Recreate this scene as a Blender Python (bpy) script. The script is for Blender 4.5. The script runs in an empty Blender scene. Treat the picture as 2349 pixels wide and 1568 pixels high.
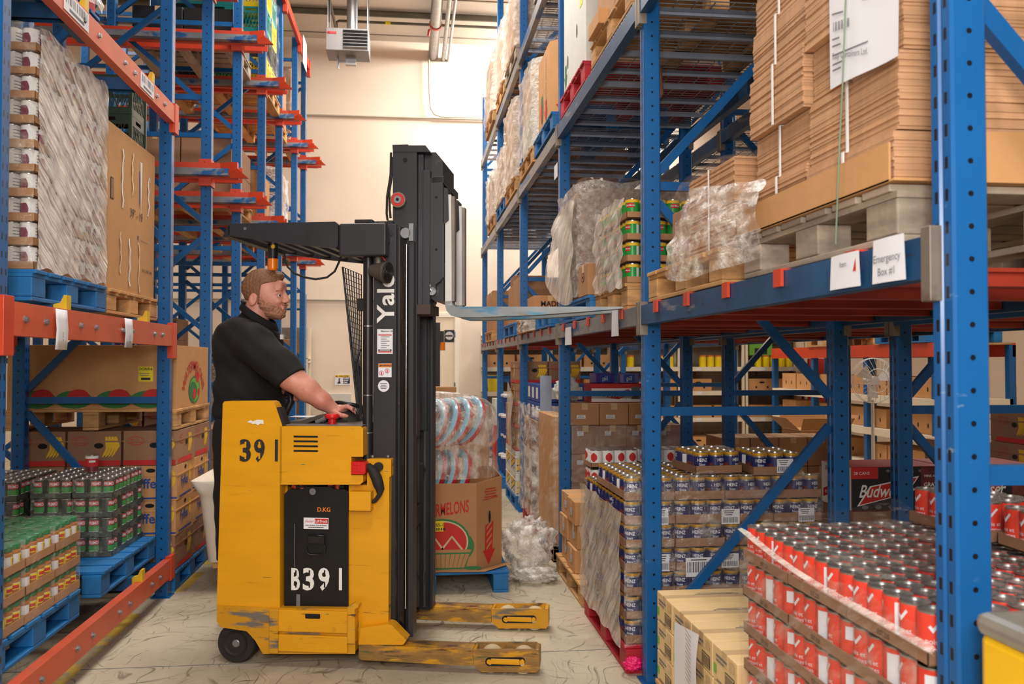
import bpy, math, random
import numpy as np
from mathutils import Vector, Matrix
random.seed(11)
S = bpy.context.scene
C = S.collection
R = math.radians
# ------------------------------------------------------------------ camera
FPX = 2000.0
YAW, PITCH, CAMZ = R(6.6), R(1.32), 1.54
cam_d = bpy.data.cameras.new('camera')
cam = bpy.data.objects.new('camera', cam_d)
C.objects.link(cam)
cam.location = (0, 0, CAMZ)
cam.rotation_euler = (R(90) + PITCH, 0, -YAW)
cam_d.sensor_width = 36.0
cam_d.lens = 36.0 * FPX / 2349.0
cam_d.clip_start = 0.05
cam_d.dof.use_dof = True
cam_d.dof.focus_distance = 4.9
cam_d.dof.aperture_fstop = 4.5
S.camera = cam
# ------------------------------------------------------------------ exposure, world, lights
S.view_settings.view_transform = 'Standard'
S.view_settings.look = 'None'
S.view_settings.gamma = 1.0
S.view_settings.use_curve_mapping = False
S.view_settings.exposure = 0.2
W = bpy.data.worlds.new('world')
S.world = W
W.use_nodes = True
W.node_tree.nodes['Background'].inputs[0].default_value = (1.0, 0.93, 0.84, 1)
W.node_tree.nodes['Background'].inputs[1].default_value = 0.10
S.cycles.max_bounces = 7
S.cycles.diffuse_bounces = 4
S.cycles.glossy_bounces = 3
S.cycles.transparent_max_bounces = 24
S.cycles.transmission_bounces = 4
S.cycles.caustics_reflective = False
S.cycles.caustics_refractive = False
S.cycles.sample_clamp_indirect = 4.0


def area(name, loc, target, sx, sy, watts, col):
    d = bpy.data.lights.new(name, 'AREA')
    d.shape = 'RECTANGLE'
    d.size, d.size_y = sx, sy
    d.energy = watts
    d.color = col
    o = bpy.data.objects.new(name, d)
    C.objects.link(o)
    o.location = loc
    o.rotation_euler = (Vector(target) - Vector(loc)).to_track_quat('-Z', 'Y').to_euler()
    return o


area('high_bay_light', (-0.2, 1.5, 6.6), (-0.2, 1.5, 0), 1.6, 1.6, 120, (1, 0.95, 0.88))
area('high_bay_light', (-0.2, 6.2, 6.6), (-0.2, 6.2, 0), 1.6, 1.6, 170, (1, 0.95, 0.88))
area('high_bay_light', (-0.2, 10.4, 6.6), (-0.2, 10.4, 0), 1.6, 1.6, 150, (1, 0.93, 0.84))
area('skylight', (2.9, 13.6, 6.7), (0.6, 15.2, 3.2), 1.6, 0.7, 560, (1, 0.97, 0.93))
area('storage_aisle_light', (5.6, 8.5, 4.4), (5.6, 9.5, 0), 2.0, 2.5, 110, (1, 0.93, 0.82))
area('storage_aisle_light', (-5.4, 10.5, 6.4), (-5.0, 10.5, 0), 2.0, 2.5, 160, (1, 0.93, 0.82))
area('bounce_flash', (0.1, -1.6, 3.6), (0.1, 4.6, 1.2), 2.6, 1.8, 120, (1, 0.96, 0.91))
area('fill_flash', (-0.15, -0.5, 2.0), (0.35, 5.0, 2.1), 0.5, 0.4, 62, (1, 0.97, 0.94))  # direct flash added beside the bounced one to fill under the decks

# ------------------------------------------------------------------ pixel -> place helpers
_sy, _cy, _sp, _cp = math.sin(YAW), math.cos(YAW), math.sin(PITCH), math.cos(PITCH)
FWD = Vector((_sy * _cp, _cy * _cp, _sp))
RGT = Vector((_cy, -_sy, 0))
UPV = Vector((-_sy * _sp, -_cy * _sp, _cp))
EYE = Vector((0, 0, CAMZ))


def ray(x, y):
    return FWD + RGT * ((x - 1174.5) / FPX) + UPV * ((784 - y) / FPX)


def PX(x, y, X):
    d = ray(x, y)
    return EYE + d * (X / d.x)


def PY(x, y, Y):
    d = ray(x, y)
    return EYE + d * (Y / d.y)


def PZ(x, y, Z):
    d = ray(x, y)
    return EYE + d * ((Z - CAMZ) / d.z)


# ------------------------------------------------------------------ mesh builder
_TXT = {}


def text_geo(s, bold, shear):
    k = (s, bold, shear)
    if k not in _TXT:
        cu = bpy.data.curves.new('t', 'FONT')
        cu.body = s
        cu.size = 1.0
        cu.offset = bold
        cu.shear = shear
        cu.resolution_u = 3
        cu.align_x = 'CENTER'
        ob = bpy.data.objects.new('t', cu)
        C.objects.link(ob)
        bpy.context.view_layer.update()
        me = bpy.data.meshes.new_from_object(ob.evaluated_get(bpy.context.evaluated_depsgraph_get()))
        vs = [v.co.copy() for v in me.vertices]
        fs = [tuple(p.vertices) for p in me.polygons]
        bpy.data.objects.remove(ob)
        bpy.data.curves.remove(cu)
        bpy.data.meshes.remove(me)
        _TXT[k] = (vs, fs)
    return _TXT[k]


class MB:
    def __init__(s):
        s.v, s.f, s.m, s.s = [], [], [], []

    def add(s, vs, fs, m=0, sm=False):
        b = len(s.v)
        s.v.extend([tuple(v) for v in vs])
        for f in fs:
            s.f.append(tuple(i + b for i in f))
            s.m.append(m)
            s.s.append(sm)
        return s

    def box(s, a, b, m=0):
        x0, x1 = sorted((a[0], b[0])); y0, y1 = sorted((a[1], b[1])); z0, z1 = sorted((a[2], b[2]))
        vs = [(x0, y0, z0), (x1, y0, z0), (x1, y1, z0), (x0, y1, z0), (x0, y0, z1), (x1, y0, z1), (x1, y1, z1), (x0, y1, z1)]
        return s.add(vs, [(3, 2, 1, 0), (4, 5, 6, 7), (0, 1, 5, 4), (1, 2, 6, 5), (2, 3, 7, 6), (3, 0, 4, 7)], m)

    def bar(s, p, q, w, h, m=0, up=(0, 0, 1)):
        p, q = Vector(p), Vector(q)
        d = (q - p).normalized()
        u = Vector(up)
        if abs(d.dot(u)) > 0.97:
            u = Vector((1, 0, 0))
        a = d.cross(u).normalized() * (w / 2)
        b = a.cross(d).normalized() * (h / 2)
        vs = [p - a - b, p + a - b, p + a + b, p - a + b, q - a - b, q + a - b, q + a + b, q - a + b]
        return s.add(vs, [(0, 1, 2, 3), (7, 6, 5, 4), (0, 4, 5, 1), (1, 5, 6, 2), (2, 6, 7, 3), (3, 7, 4, 0)], m)

    def cyl(s, p, q, r, n=16, m=0, r2=None, mc=None, caps=True, sm=True):
        p, q = Vector(p), Vector(q)
        r2 = r if r2 is None else r2
        d = (q - p).normalized()
        a = d.orthogonal().normalized()
        b = d.cross(a)
        vs = []
        for c, rr in ((p, r), (q, r2)):
            for i in range(n):
                t = 2 * math.pi * i / n
                vs.append(c + (a * math.cos(t) + b * math.sin(t)) * rr)
        s.add(vs, [(i, (i + 1) % n, n + (i + 1) % n, n + i) for i in range(n)], m, sm)
        if caps:
            s.add(vs[:n], [tuple(range(n - 1, -1, -1))], m if mc is None else mc)
            s.add(vs[n:], [tuple(range(n))], m if mc is None else mc)
        return s

    def tube(s, pts, r, n=8, m=0, closed=False):
        pts = [Vector(p) for p in pts]
        k = len(pts)
        vs = []
        a = None
        for i, p in enumerate(pts):
            if closed:
                d = (pts[(i + 1) % k] - pts[i - 1]).normalized()
            else:
                d = (pts[min(i + 1, k - 1)] - pts[max(i - 1, 0)]).normalized()
            if a is None:
                a = d.orthogonal().normalized()
            a = (a - d * a.dot(d)).normalized()
            b = d.cross(a)
            rr = r[i] if isinstance(r, (list, tuple)) else r
            for j in range(n):
                t = 2 * math.pi * j / n
                vs.append(p + (a * math.cos(t) + b * math.sin(t)) * rr)
        fs = []
        for i in range(k if closed else k - 1):
            i2 = (i + 1) % k
            for j in range(n):
                fs.append((i * n + j, i * n + (j + 1) % n, i2 * n + (j + 1) % n, i2 * n + j))
        s.add(vs, fs, m, True)
        if not closed:
            s.add(vs[:n], [tuple(range(n - 1, -1, -1))], m)
            s.add(vs[-n:], [tuple(range(n))], m)
        return s

    def lathe(s, prof, c=(0, 0, 0), n=20, cap=True):
        """prof: list of (r, z, material of the band that starts here)"""
        c = Vector(c)
        vs = []
        for r, z, _ in prof:
            for i in range(n):
                t = 2 * math.pi * i / n
                vs.append(c + Vector((r * math.cos(t), r * math.sin(t), z)))
        for k in range(len(prof) - 1):
            s.add(vs[k * n:(k + 2) * n], [(i, (i + 1) % n, n + (i + 1) % n, n + i) for i in range(n)], prof[k][2], abs(prof[k][0] - prof[k + 1][0]) < 0.3 * abs(prof[k][1] - prof[k + 1][1]) + 1e-6)
        if cap:
            s.add(vs[:n], [tuple(range(n - 1, -1, -1))], prof[0][2])
            s.add(vs[-n:], [tuple(range(n))], prof[-1][2])
        return s

    def prism(s, poly, fn, m=0, sides=None):
        n = len(poly)
        vs = [fn(u, w, 0) for u, w in poly] + [fn(u, w, 1) for u, w in poly]
        s.add(vs, [tuple(range(n)), tuple(range(2 * n - 1, n - 1, -1))], m)
        s.add(vs, [(i, n + i, n + (i + 1) % n, (i + 1) % n) for i in range(n)], m if sides is None else sides)
        return s

    def grid(s, P, m=0, sm=True):
        """P: rows of points"""
        r, c = len(P), len(P[0])
        s.add([p for row in P for p in row], [(i * c + j, i * c + j + 1, (i + 1) * c + j + 1, (i + 1) * c + j) for i in range(r - 1) for j in range(c - 1)], m, sm)
        return s

    def quad(s, o, xd, yd, w, h, m=0):
        """rectangle centred on o"""
        o, xd, yd = Vector(o), Vector(xd).normalized() * w / 2, Vector(yd).normalized() * h / 2
        return s.add([o - xd - yd, o + xd - yd, o + xd + yd, o - xd + yd], [(0, 1, 2, 3)], m)

    def text(s, t, o, xd, yd, size, m=0, bold=0.0, sx=1.0, shear=0.0, arc=0.0, width=None):
        vs, fs = text_geo(t, bold, shear)
        o, xd, yd = Vector(o), Vector(xd).normalized(), Vector(yd).normalized()
        if width:
            ww = max(v.x for v in vs) - min(v.x for v in vs)
            sx = width / (ww * size)
        out = []
        for v in vs:
            x, y = v.x * size * sx, (v.y - 0.35) * size
            if arc:
                a = x / arc
                x, y = (arc + y) * math.sin(a), (arc + y) * math.cos(a) - arc
            out.append(o + xd * x + yd * y)
        return s.add(out, fs, m)

    def textcyl(s, t, c, r, ang, z, size, m=0, bold=0.0, sx=1.0):
        vs, fs = text_geo(t, bold, 0)
        c = Vector(c)
        out = []
        for v in vs:
            a = ang + v.x * size * sx / r
            out.append(c + Vector((r * math.cos(a), r * math.sin(a), z + (v.y - 0.35) * size)))
        return s.add(out, fs, m)

    def arcpatch(s, c, r, a0, a1, z0, z1, m=0, n=5):
        c = Vector(c)
        P = [[c + Vector((r * math.cos(a0 + (a1 - a0) * i / n), r * math.sin(a0 + (a1 - a0) * i / n), z)) for i in range(n + 1)] for z in (z0, z1)]
        return s.grid(P, m, True)

    def build(s, name, mats, parent=None, bevel=0, loc=None, rotz=None, seg=2):
        me = bpy.data.meshes.new(name)
        me.from_pydata(s.v, [], s.f)
        for mm in (mats if isinstance(mats, (list, tuple)) else [mats]):
            me.materials.append(mm)
        me.polygons.foreach_set('material_index', s.m)
        me.polygons.foreach_set('use_smooth', s.s)
        me.update()
        o = bpy.data.objects.new(name, me)
        C.objects.link(o)
        if parent:
            o.parent = parent
        if loc is not None:
            o.location = loc
        if rotz is not None:
            o.rotation_euler = (0, 0, rotz)
        if bevel:
            b = o.modifiers.new('edge', 'BEVEL')
            b.width = bevel
            b.segments = seg
            b.limit_method = 'ANGLE'
        return o


def tag(o, label, cat, group=None):
    o['label'] = label
    o['category'] = cat
    if group:
        o['group'] = group
    return o


def thing(name, label, cat, loc=(0, 0, 0), rotz=0, group=None):
    o = bpy.data.objects.new(name, None)
    o.empty_display_size = 0.1
    C.objects.link(o)
    o.location = loc
    o.rotation_euler = (0, 0, rotz)
    return tag(o, label, cat, group)


def struct(o):
    o['kind'] = 'structure'
    return o


KIDS = {}


def kids(o):
    if o.name not in KIDS:
        KIDS[o.name] = [c for c in bpy.data.objects if c.parent == o]
    return KIDS[o.name]


def copy_tree(o, parent=None):
    c = o.copy()
    C.objects.link(c)
    if parent:
        c.parent = parent
    for ch in kids(o):
        copy_tree(ch, c)
    return c


def place(proto, used, loc, rotz, label, group=None):
    """the first time the proto itself, later a copy of it with its parts"""
    if used:
        o = copy_tree(proto)
    else:
        o = proto
    o.location = loc
    o.rotation_euler = (0, 0, rotz)
    o['label'] = label
    if group:
        o['group'] = group
    return o


ORD = 'lowest second third fourth fifth sixth seventh eighth ninth tenth eleventh twelfth'.split()
NTH = 'first second third fourth fifth sixth seventh eighth ninth tenth eleventh twelfth'.split()


# ------------------------------------------------------------------ materials
def lin(c):
    return tuple(((x / 255) / 12.92 if x / 255 <= 0.04045 else ((x / 255 + 0.055) / 1.055) ** 2.4) for x in c[:3]) + (1,)


def nd(nt, typ, **kw):
    n = nt.nodes.new(typ)
    for k, v in kw.items():
        setattr(n, k, v)
    return n


def noise(nt, co, scale, stretch=(1, 1, 1), detail=4, rough=0.55):
    mp = nd(nt, 'ShaderNodeMapping')
    mp.inputs['Scale'].default_value = stretch
    nt.links.new(co, mp.inputs['Vector'])
    n = nd(nt, 'ShaderNodeTexNoise')
    n.inputs['Scale'].default_value = scale
    n.inputs['Detail'].default_value = detail
    n.inputs['Roughness'].default_value = rough
    nt.links.new(mp.outputs[0], n.inputs['Vector'])
    return n.outputs['Fac']


def ramp(nt, fac, lo, hi, v0=0.0, v1=1.0):
    n = nd(nt, 'ShaderNodeMapRange')
    n.inputs['From Min'].default_value = lo
    n.inputs['From Max'].default_value = hi
    n.inputs['To Min'].default_value = v0
    n.inputs['To Max'].default_value = v1
    nt.links.new(fac, n.inputs['Value'])
    return n.outputs[0]


def mixc(nt, fac, a, b):
    n = nd(nt, 'ShaderNodeMix', data_type='RGBA')
    if isinstance(fac, (int, float)):
        n.inputs[0].default_value = fac
    else:
        nt.links.new(fac, n.inputs[0])
    for i, x in ((6, a), (7, b)):
        if isinstance(x, tuple):
            n.inputs[i].default_value = x
        else:
            nt.links.new(x, n.inputs[i])
    return n.outputs[2]


def mth(nt, op, a, b=None, c=None):
    n = nd(nt, 'ShaderNodeMath', operation=op)
    for i, x in enumerate((a, b, c)):
        if x is None:
            continue
        if isinstance(x, (int, float)):
            n.inputs[i].default_value = x
        else:
            nt.links.new(x, n.inputs[i])
    return n.outputs[0]


def mat(name, col, rough=0.5, metal=0.0, var=0.12, scale=6, stretch=(1, 1, 1), bump=0.0, bscale=40, bstretch=(1, 1, 1), scuffs=(), spec=0.5, rnd=0.0, emit=None, hook=None, coat=0):
    m = bpy.data.materials.new(name)
    m.use_nodes = True
    nt = m.node_tree
    b = nt.nodes['Principled BSDF']
    co = nd(nt, 'ShaderNodeTexCoord').outputs['Object']
    c0 = lin(col)
    f = noise(nt, co, scale, stretch)
    lo = tuple(x * (1 - var) for x in c0[:3]) + (1,)
    hi = tuple(min(1, x * (1 + var)) for x in c0[:3]) + (1,)
    cc = mixc(nt, ramp(nt, f, 0.3, 0.7), lo, hi)
    if rnd:
        oi = nd(nt, 'ShaderNodeObjectInfo')
        hs = nd(nt, 'ShaderNodeHueSaturation')
        nt.links.new(ramp(nt, oi.outputs['Random'], 0, 1, 1 - rnd, 1 + rnd), hs.inputs['Value'])
        nt.links.new(cc, hs.inputs['Color'])
        cc = hs.outputs[0]
    for (sc, ss, st, lo_, hi_) in scuffs:      # colour, scale, stretch, threshold window
        cc = mixc(nt, ramp(nt, noise(nt, co, ss, st, 5, 0.6), lo_, hi_), cc, lin(sc))
    if hook:
        cc = hook(nt, co, cc)
    nt.links.new(cc, b.inputs['Base Color'])
    b.inputs['Roughness'].default_value = rough
    b.inputs['Metallic'].default_value = metal
    b.inputs['Specular IOR Level'].default_value = spec
    if coat:
        b.inputs['Coat Weight'].default_value = coat
        b.inputs['Coat Roughness'].default_value = 0.15
    if emit:
        b.inputs['Emission Color'].default_value = lin(emit[0])
        b.inputs['Emission Strength'].default_value = emit[1]
    if bump:
        bp = nd(nt, 'ShaderNodeBump')
        bp.inputs['Strength'].default_value = bump
        bp.inputs['Distance'].default_value = 0.01
        nt.links.new(noise(nt, co, bscale, bstretch), bp.inputs['Height'])
        nt.links.new(bp.outputs[0], b.inputs['Normal'])
    return m


def holes_hook(nt, co, cc):
    """punched holes down the side faces of a rack post, pairs of slots down its front faces"""
    sp = nd(nt, 'ShaderNodeSeparateXYZ')
    nt.links.new(co, sp.inputs[0])
    ge = nd(nt, 'ShaderNodeTexCoord')
    sn = nd(nt, 'ShaderNodeSeparateXYZ')
    nt.links.new(ge.outputs['Normal'], sn.inputs[0])
    z = mth(nt, 'MULTIPLY', mth(nt, 'SUBTRACT', mth(nt, 'FRACT', mth(nt, 'DIVIDE', sp.outputs[2], 0.0685)), 0.5), 0.0685)
    d = mth(nt, 'SQRT', mth(nt, 'ADD', mth(nt, 'POWER', mth(nt, 'ABSOLUTE', sp.outputs[0]), 2.0), mth(nt, 'POWER', mth(nt, 'ABSOLUTE', z), 2.0)))
    h1 = mth(nt, 'MULTIPLY', mth(nt, 'LESS_THAN', d, 0.0062), mth(nt, 'GREATER_THAN', mth(nt, 'ABSOLUTE', sn.outputs[1]), 0.6))
    yy = mth(nt, 'ABSOLUTE', mth(nt, 'SUBTRACT', mth(nt, 'ABSOLUTE', sp.outputs[1]), 0.018))
    h2 = mth(nt, 'MULTIPLY', mth(nt, 'MULTIPLY', mth(nt, 'LESS_THAN', yy, 0.0055), mth(nt, 'LESS_THAN', mth(nt, 'ABSOLUTE', z), 0.013)), mth(nt, 'GREATER_THAN', mth(nt, 'ABSOLUTE', sn.outputs[0]), 0.6))
    return mixc(nt, mth(nt, 'MAXIMUM', h1, h2), cc, (0.004, 0.006, 0.012, 1))


def film(name, col=(240, 232, 220), lo=0.40, hi=0.72, a0=0.10, a1=0.75, scale=9, stretch=(1, 1, 1), rough=0.12, bump=0.9, rx=0.0, cloud=0):
    """stretch film: clear with milky folds and glossy wrinkles"""
    m = bpy.data.materials.new(name)
    m.use_nodes = True
    nt = m.node_tree
    nt.nodes.clear()
    out = nd(nt, 'ShaderNodeOutputMaterial')
    co = nd(nt, 'ShaderNodeTexCoord').outputs['Object']
    p = nd(nt, 'ShaderNodeBsdfPrincipled')
    p.inputs['Base Color'].default_value = lin(col)
    p.inputs['Roughness'].default_value = rough
    p.inputs['Specular IOR Level'].default_value = 0.8
    if rx:
        mr = nd(nt, 'ShaderNodeMapping')
        mr.inputs['Rotation'].default_value = (rx, 0, 0)
        nt.links.new(co, mr.inputs['Vector'])
        co = mr.outputs[0]
    f1 = noise(nt, co, scale, stretch, 6, 0.62)
    fb = f1
    if cloud:
        f1 = mth(nt, 'ADD', mth(nt, 'MULTIPLY', f1, 0.6), mth(nt, 'MULTIPLY', noise(nt, co, cloud, (1, 0.6, 1.3), 3), 0.4))
    bp = nd(nt, 'ShaderNodeBump')
    bp.inputs['Strength'].default_value = bump
    bp.inputs['Distance'].default_value = 0.03
    nt.links.new(fb, bp.inputs['Height'])
    nt.links.new(bp.outputs[0], p.inputs['Normal'])
    g = nd(nt, 'ShaderNodeBsdfGlossy')
    g.inputs['Roughness'].default_value = rough
    nt.links.new(bp.outputs[0], g.inputs['Normal'])
    t = nd(nt, 'ShaderNodeBsdfTransparent')
    mg = nd(nt, 'ShaderNodeMixShader')
    mg.inputs[0].default_value = 0.10
    nt.links.new(t.outputs[0], mg.inputs[1])
    nt.links.new(g.outputs[0], mg.inputs[2])
    mx = nd(nt, 'ShaderNodeMixShader')
    nt.links.new(ramp(nt, f1, lo, hi, a0, a1), mx.inputs[0])
    nt.links.new(mg.outputs[0], mx.inputs[1])
    nt.links.new(p.outputs[0], mx.inputs[2])
    nt.links.new(mx.outputs[0], out.inputs[0])
    return m


BLUE_SCUFF = [((120, 150, 175), 9, (1, 1, 3), 0.69, 0.76)]
M = {}
M['blue'] = mat('blue_paint', (14, 86, 146), 0.32, 0, 0.08, 3, scuffs=BLUE_SCUFF)
M['post'] = mat('blue_post_paint', (14, 88, 150), 0.32, 0, 0.08, 3, scuffs=BLUE_SCUFF, hook=holes_hook)
M['dkblue'] = mat('worn_blue_paint', (26, 74, 116), 0.45, 0.2, 0.25, 5, scuffs=[((150, 150, 145), 7, (1, 0.3, 2), 0.62, 0.74), ((60, 40, 30), 12, (1, 0.5, 2), 0.66, 0.75)])
M['greybeam'] = mat('worn_grey_beam', (128, 132, 138), 0.42, 0.5, 0.25, 4, scuffs=[((30, 92, 150), 5, (1, 0.4, 2), 0.52, 0.6), ((90, 70, 55), 9, (1, 0.5, 1.5), 0.62, 0.72)])
M['orange'] = mat('orange_paint', (196, 62, 34), 0.42, 0, 0.12, 4, scuffs=[((120, 60, 40), 10, (1, 0.4, 1), 0.68, 0.76)])
M['beamorange'] = mat('orange_beam_paint', (200, 84, 52), 0.42, 0, 0.12, 3, scuffs=[((150, 110, 85), 6, (1, 0.3, 2), 0.64, 0.76)])
M['rust'] = mat('red_crossbar_paint', (150, 46, 26), 0.5, 0, 0.2, 4)
M['steel'] = mat('galvanised_steel', (150, 152, 156), 0.35, 0.8, 0.15, 8)
M['channel'] = mat('grey_deck_channel', (152, 162, 180), 0.45, 0.4, 0.12, 5)
M['greysteel'] = mat('dull_grey_plate', (128, 118, 108), 0.5, 0.4, 0.2, 8, scuffs=[((90, 70, 60), 5, (1, 1, 1), 0.6, 0.7)])
M['chrome'] = mat('bright_steel', (205, 205, 205), 0.2, 1.0, 0.1, 8)
M['black'] = mat('black_paint', (26, 26, 29), 0.4, 0, 0.2, 6, scuffs=[((75, 70, 68), 9, (1, 1, 2), 0.68, 0.78)])
M['mast'] = mat('charcoal_mast_paint', (36, 36, 42), 0.42, 0, 0.15, 4, scuffs=[((92, 82, 72), 10, (1, 1, 2), 0.66, 0.78), ((22, 20, 20), 3, (1, 1, 0.5), 0.58, 0.7)])
M['mastgrey'] = mat('worn_grey_channel', (84, 84, 86), 0.35, 0.5, 0.3, 12, (3, 3, 0.4), scuffs=[((30, 29, 30), 14, (3, 3, 0.5), 0.55, 0.65)])
M['grease'] = mat('greasy_rail', (42, 38, 36), 0.25, 0.6, 0.4, 14, (3, 3, 0.3), scuffs=[((110, 85, 62), 8, (2, 2, 0.2), 0.58, 0.7)])
M['rubber'] = mat('dark_rubber', (32, 28, 26), 0.75, 0, 0.2, 9)
M['dark'] = mat('dark_hole', (6, 6, 7), 0.8, 0, 0)
M['yellow'] = mat('truck_yellow_paint', (222, 156, 12), 0.38, 0, 0.07, 2.5, (1, 1, 4), scuffs=[((96, 84, 40), 7, (0.35, 1, 5), 0.672, 0.70), ((30, 110, 90), 6, (0.6, 1, 5), 0.69, 0.71), ((176, 112, 16), 9, (0.4, 1, 7), 0.64, 0.74)])
M['yellow2'] = mat('worn_yellow_paint', (205, 146, 22), 0.45, 0, 0.12, 3, scuffs=[((112, 104, 92), 6, (0.5, 1, 3), 0.53, 0.6), ((60, 44, 22), 9, (0.6, 1, 3), 0.6, 0.68)])
M['legpaint'] = mat('scraped_leg_paint', (150, 112, 60), 0.5, 0.2, 0.3, 5, (1, 1, 5), scuffs=[((208, 150, 30), 5, (1, 1, 4), 0.5, 0.58), ((70, 96, 60), 7, (0.7, 1, 7), 0.6, 0.66), ((86, 34, 28), 6, (0.5, 1, 6), 0.6, 0.68), ((78, 64, 52), 8, (0.6, 1, 4), 0.56, 0.66)])
M['cream'] = mat('cream_roller', (212, 190, 152), 0.5, 0, 0.15, 6)
M['white'] = mat('white_paint', (226, 224, 222), 0.45, 0, 0.06, 5)
M['forkwhite'] = mat('white_fork_paint', (215, 212, 210), 0.45, 0, 0.08, 5, scuffs=[((120, 90, 75), 14, (1, 1, 1.5), 0.66, 0.74)])
M['tine'] = mat('scraped_blue_steel', (128, 132, 134), 0.5, 0.4, 0.2, 6, scuffs=[((66, 120, 150), 5, (0.8, 1, 5), 0.5, 0.6), ((128, 108, 70), 8, (0.8, 1, 4), 0.6, 0.7)])
M['red'] = mat('red_plastic', (206, 24, 30), 0.35, 0, 0.06, 5)
M['amber'] = mat('amber_lens', (236, 120, 12), 0.15, 0, 0.1, 10, coat=0.5)
M['paper'] = mat('white_paper', (226, 226, 232), 0.7, 0, 0.03, 4)
M['ink'] = mat('black_ink', (30, 30, 32), 0.7, 0, 0)
M['greyink'] = mat('grey_ink', (110, 110, 116), 0.7, 0, 0)
M['redink'] = mat('red_ink', (196, 40, 36), 0.7, 0, 0)
M['greenink'] = mat('green_ink', (50, 120, 66), 0.7, 0, 0)
M['ltgreenink'] = mat('bright_green_ink', (112, 180, 60), 0.7, 0, 0)
M['blueink'] = mat('blue_ink', (36, 72, 150), 0.7, 0, 0)
M['yellowink'] = mat('yellow_ink', (232, 186, 40), 0.7, 0, 0)
M['orangeink'] = mat('orange_ink', (230, 128, 40), 0.7, 0, 0)
M['whiteink'] = mat('white_ink', (232, 230, 228), 0.6, 0, 0)
M['labelyellow'] = mat('yellow_sticker', (236, 216, 40), 0.6, 0, 0.03)
CARD = dict(rough=0.75, var=0.07, scale=5, bump=0.15, bscale=30)
M['card'] = mat('brown_cardboard', (176, 128, 86), rnd=0.07, **CARD)
M['card2'] = mat('tan_cardboard', (198, 146, 94), rnd=0.06, **CARD)
M['card3'] = mat('dull_cardboard', (150, 110, 82), rnd=0.08, **CARD)
M['cardedge'] = mat('corrugated_edge', (190, 144, 106), 0.8, 0, 0.14, 30, (1, 1, 2), rnd=0.10)
M['kraft'] = mat('pale_kraft_carton', (224, 192, 140), rnd=0.03, **CARD)
M['tape'] = mat('clear_tape', (206, 174, 132), 0.25, 0, 0.05)
M['whitebox'] = mat('white_carton', (214, 216, 208), 0.65, 0, 0.05)
GRAIN = dict(rough=0.8, var=0.28, scale=9, stretch=(1, 0.35, 3), rnd=0.15, bump=0.3, bscale=30)
M['wood'] = mat('raw_pallet_wood', (190, 144, 92), **GRAIN)
M['greywood'] = mat('weathered_pallet_wood', (156, 140, 122), **GRAIN)
M['bluewood'] = mat('blue_pallet_paint', (16, 104, 166), 0.6, 0, 0.2, 6, rnd=0.1, scuffs=[((120, 110, 90), 8, (1, 1, 1), 0.64, 0.74)])
M['redwood'] = mat('red_pallet_paint', (172, 22, 40), 0.6, 0, 0.2, 6, rnd=0.1)
M['pink'] = mat('pink_plastic', (232, 30, 110), 0.4, 0, 0.15, 30)
M['tin'] = mat('can_metal', (176, 174, 172), 0.28, 0.9, 0.05, 8)
M['goldlid'] = mat('gold_can_rim', (206, 154, 40), 0.35, 0.3, 0.05, 8)
M['navy'] = mat('navy_can_label', (36, 44, 98), 0.35, 0, 0.1, 30)
M['maroon'] = mat('maroon_can_label', (110, 50, 52), 0.35, 0, 0.3, 40)
M['brightred'] = mat('bright_red_label', (226, 66, 48), 0.35, 0, 0.04, 8)
M['dkgreen'] = mat('dark_green_label', (34, 54, 42), 0.4, 0, 0.15, 20)
M['green'] = mat('green_label', (44, 148, 60), 0.35, 0, 0.15, 20)
M['lid'] = mat('green_plastic_lid', (24, 122, 74), 0.35, 0, 0.08, 20)
M['peanut'] = mat('peanut_butter', (178, 116, 60), 0.3, 0, 0.1, 10)
M['purple'] = mat('purple_pack', (70, 40, 130), 0.35, 0, 0.2, 20)
M['teal'] = mat('teal_plastic', (8, 142, 140), 0.4, 0, 0.08, 6)
M['crateyellow'] = mat('yellow_plastic', (240, 214, 14), 0.4, 0, 0.05, 6)
M['crateblack'] = mat('black_plastic', (22, 23, 26), 0.4, 0, 0.1, 6)
M['crategreen'] = mat('green_plastic', (10, 110, 66), 0.4, 0, 0.08, 6)
M['bin'] = mat('white_bin_plastic', (226, 214, 196), 0.45, 0, 0.05, 4)
M['skin'] = mat('skin', (208, 142, 122), 0.5, 0, 0.10, 14, scuffs=[((196, 108, 94), 9, (1, 1, 1), 0.5, 0.75)])
M['hair'] = mat('reddish_hair', (132, 90, 60), 0.6, 0, 0.35, 60, (3, 3, 1), bump=0.8, bscale=120)
M['beard'] = mat('greying_beard', (172, 120, 92), 0.65, 0, 0.35, 60, bump=0.8, bscale=140)
M['shirt'] = mat('black_knit_shirt', (9, 8, 9), 0.85, 0, 0.2, 6, bump=0.25, bscale=14)
M['trouser'] = mat('black_trousers', (10, 10, 12), 0.85, 0, 0.2, 6)
M['wall'] = mat('cream_wall_paint', (228, 209, 188), 0.8, 0, 0.03, 1.2)
M['ceil'] = mat('pale_ceiling_panel', (206, 196, 182), 0.85, 0, 0.04, 1)
M['shelf'] = mat('cream_shelf_paint', (226, 212, 188), 0.5, 0, 0.06, 4)
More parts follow.
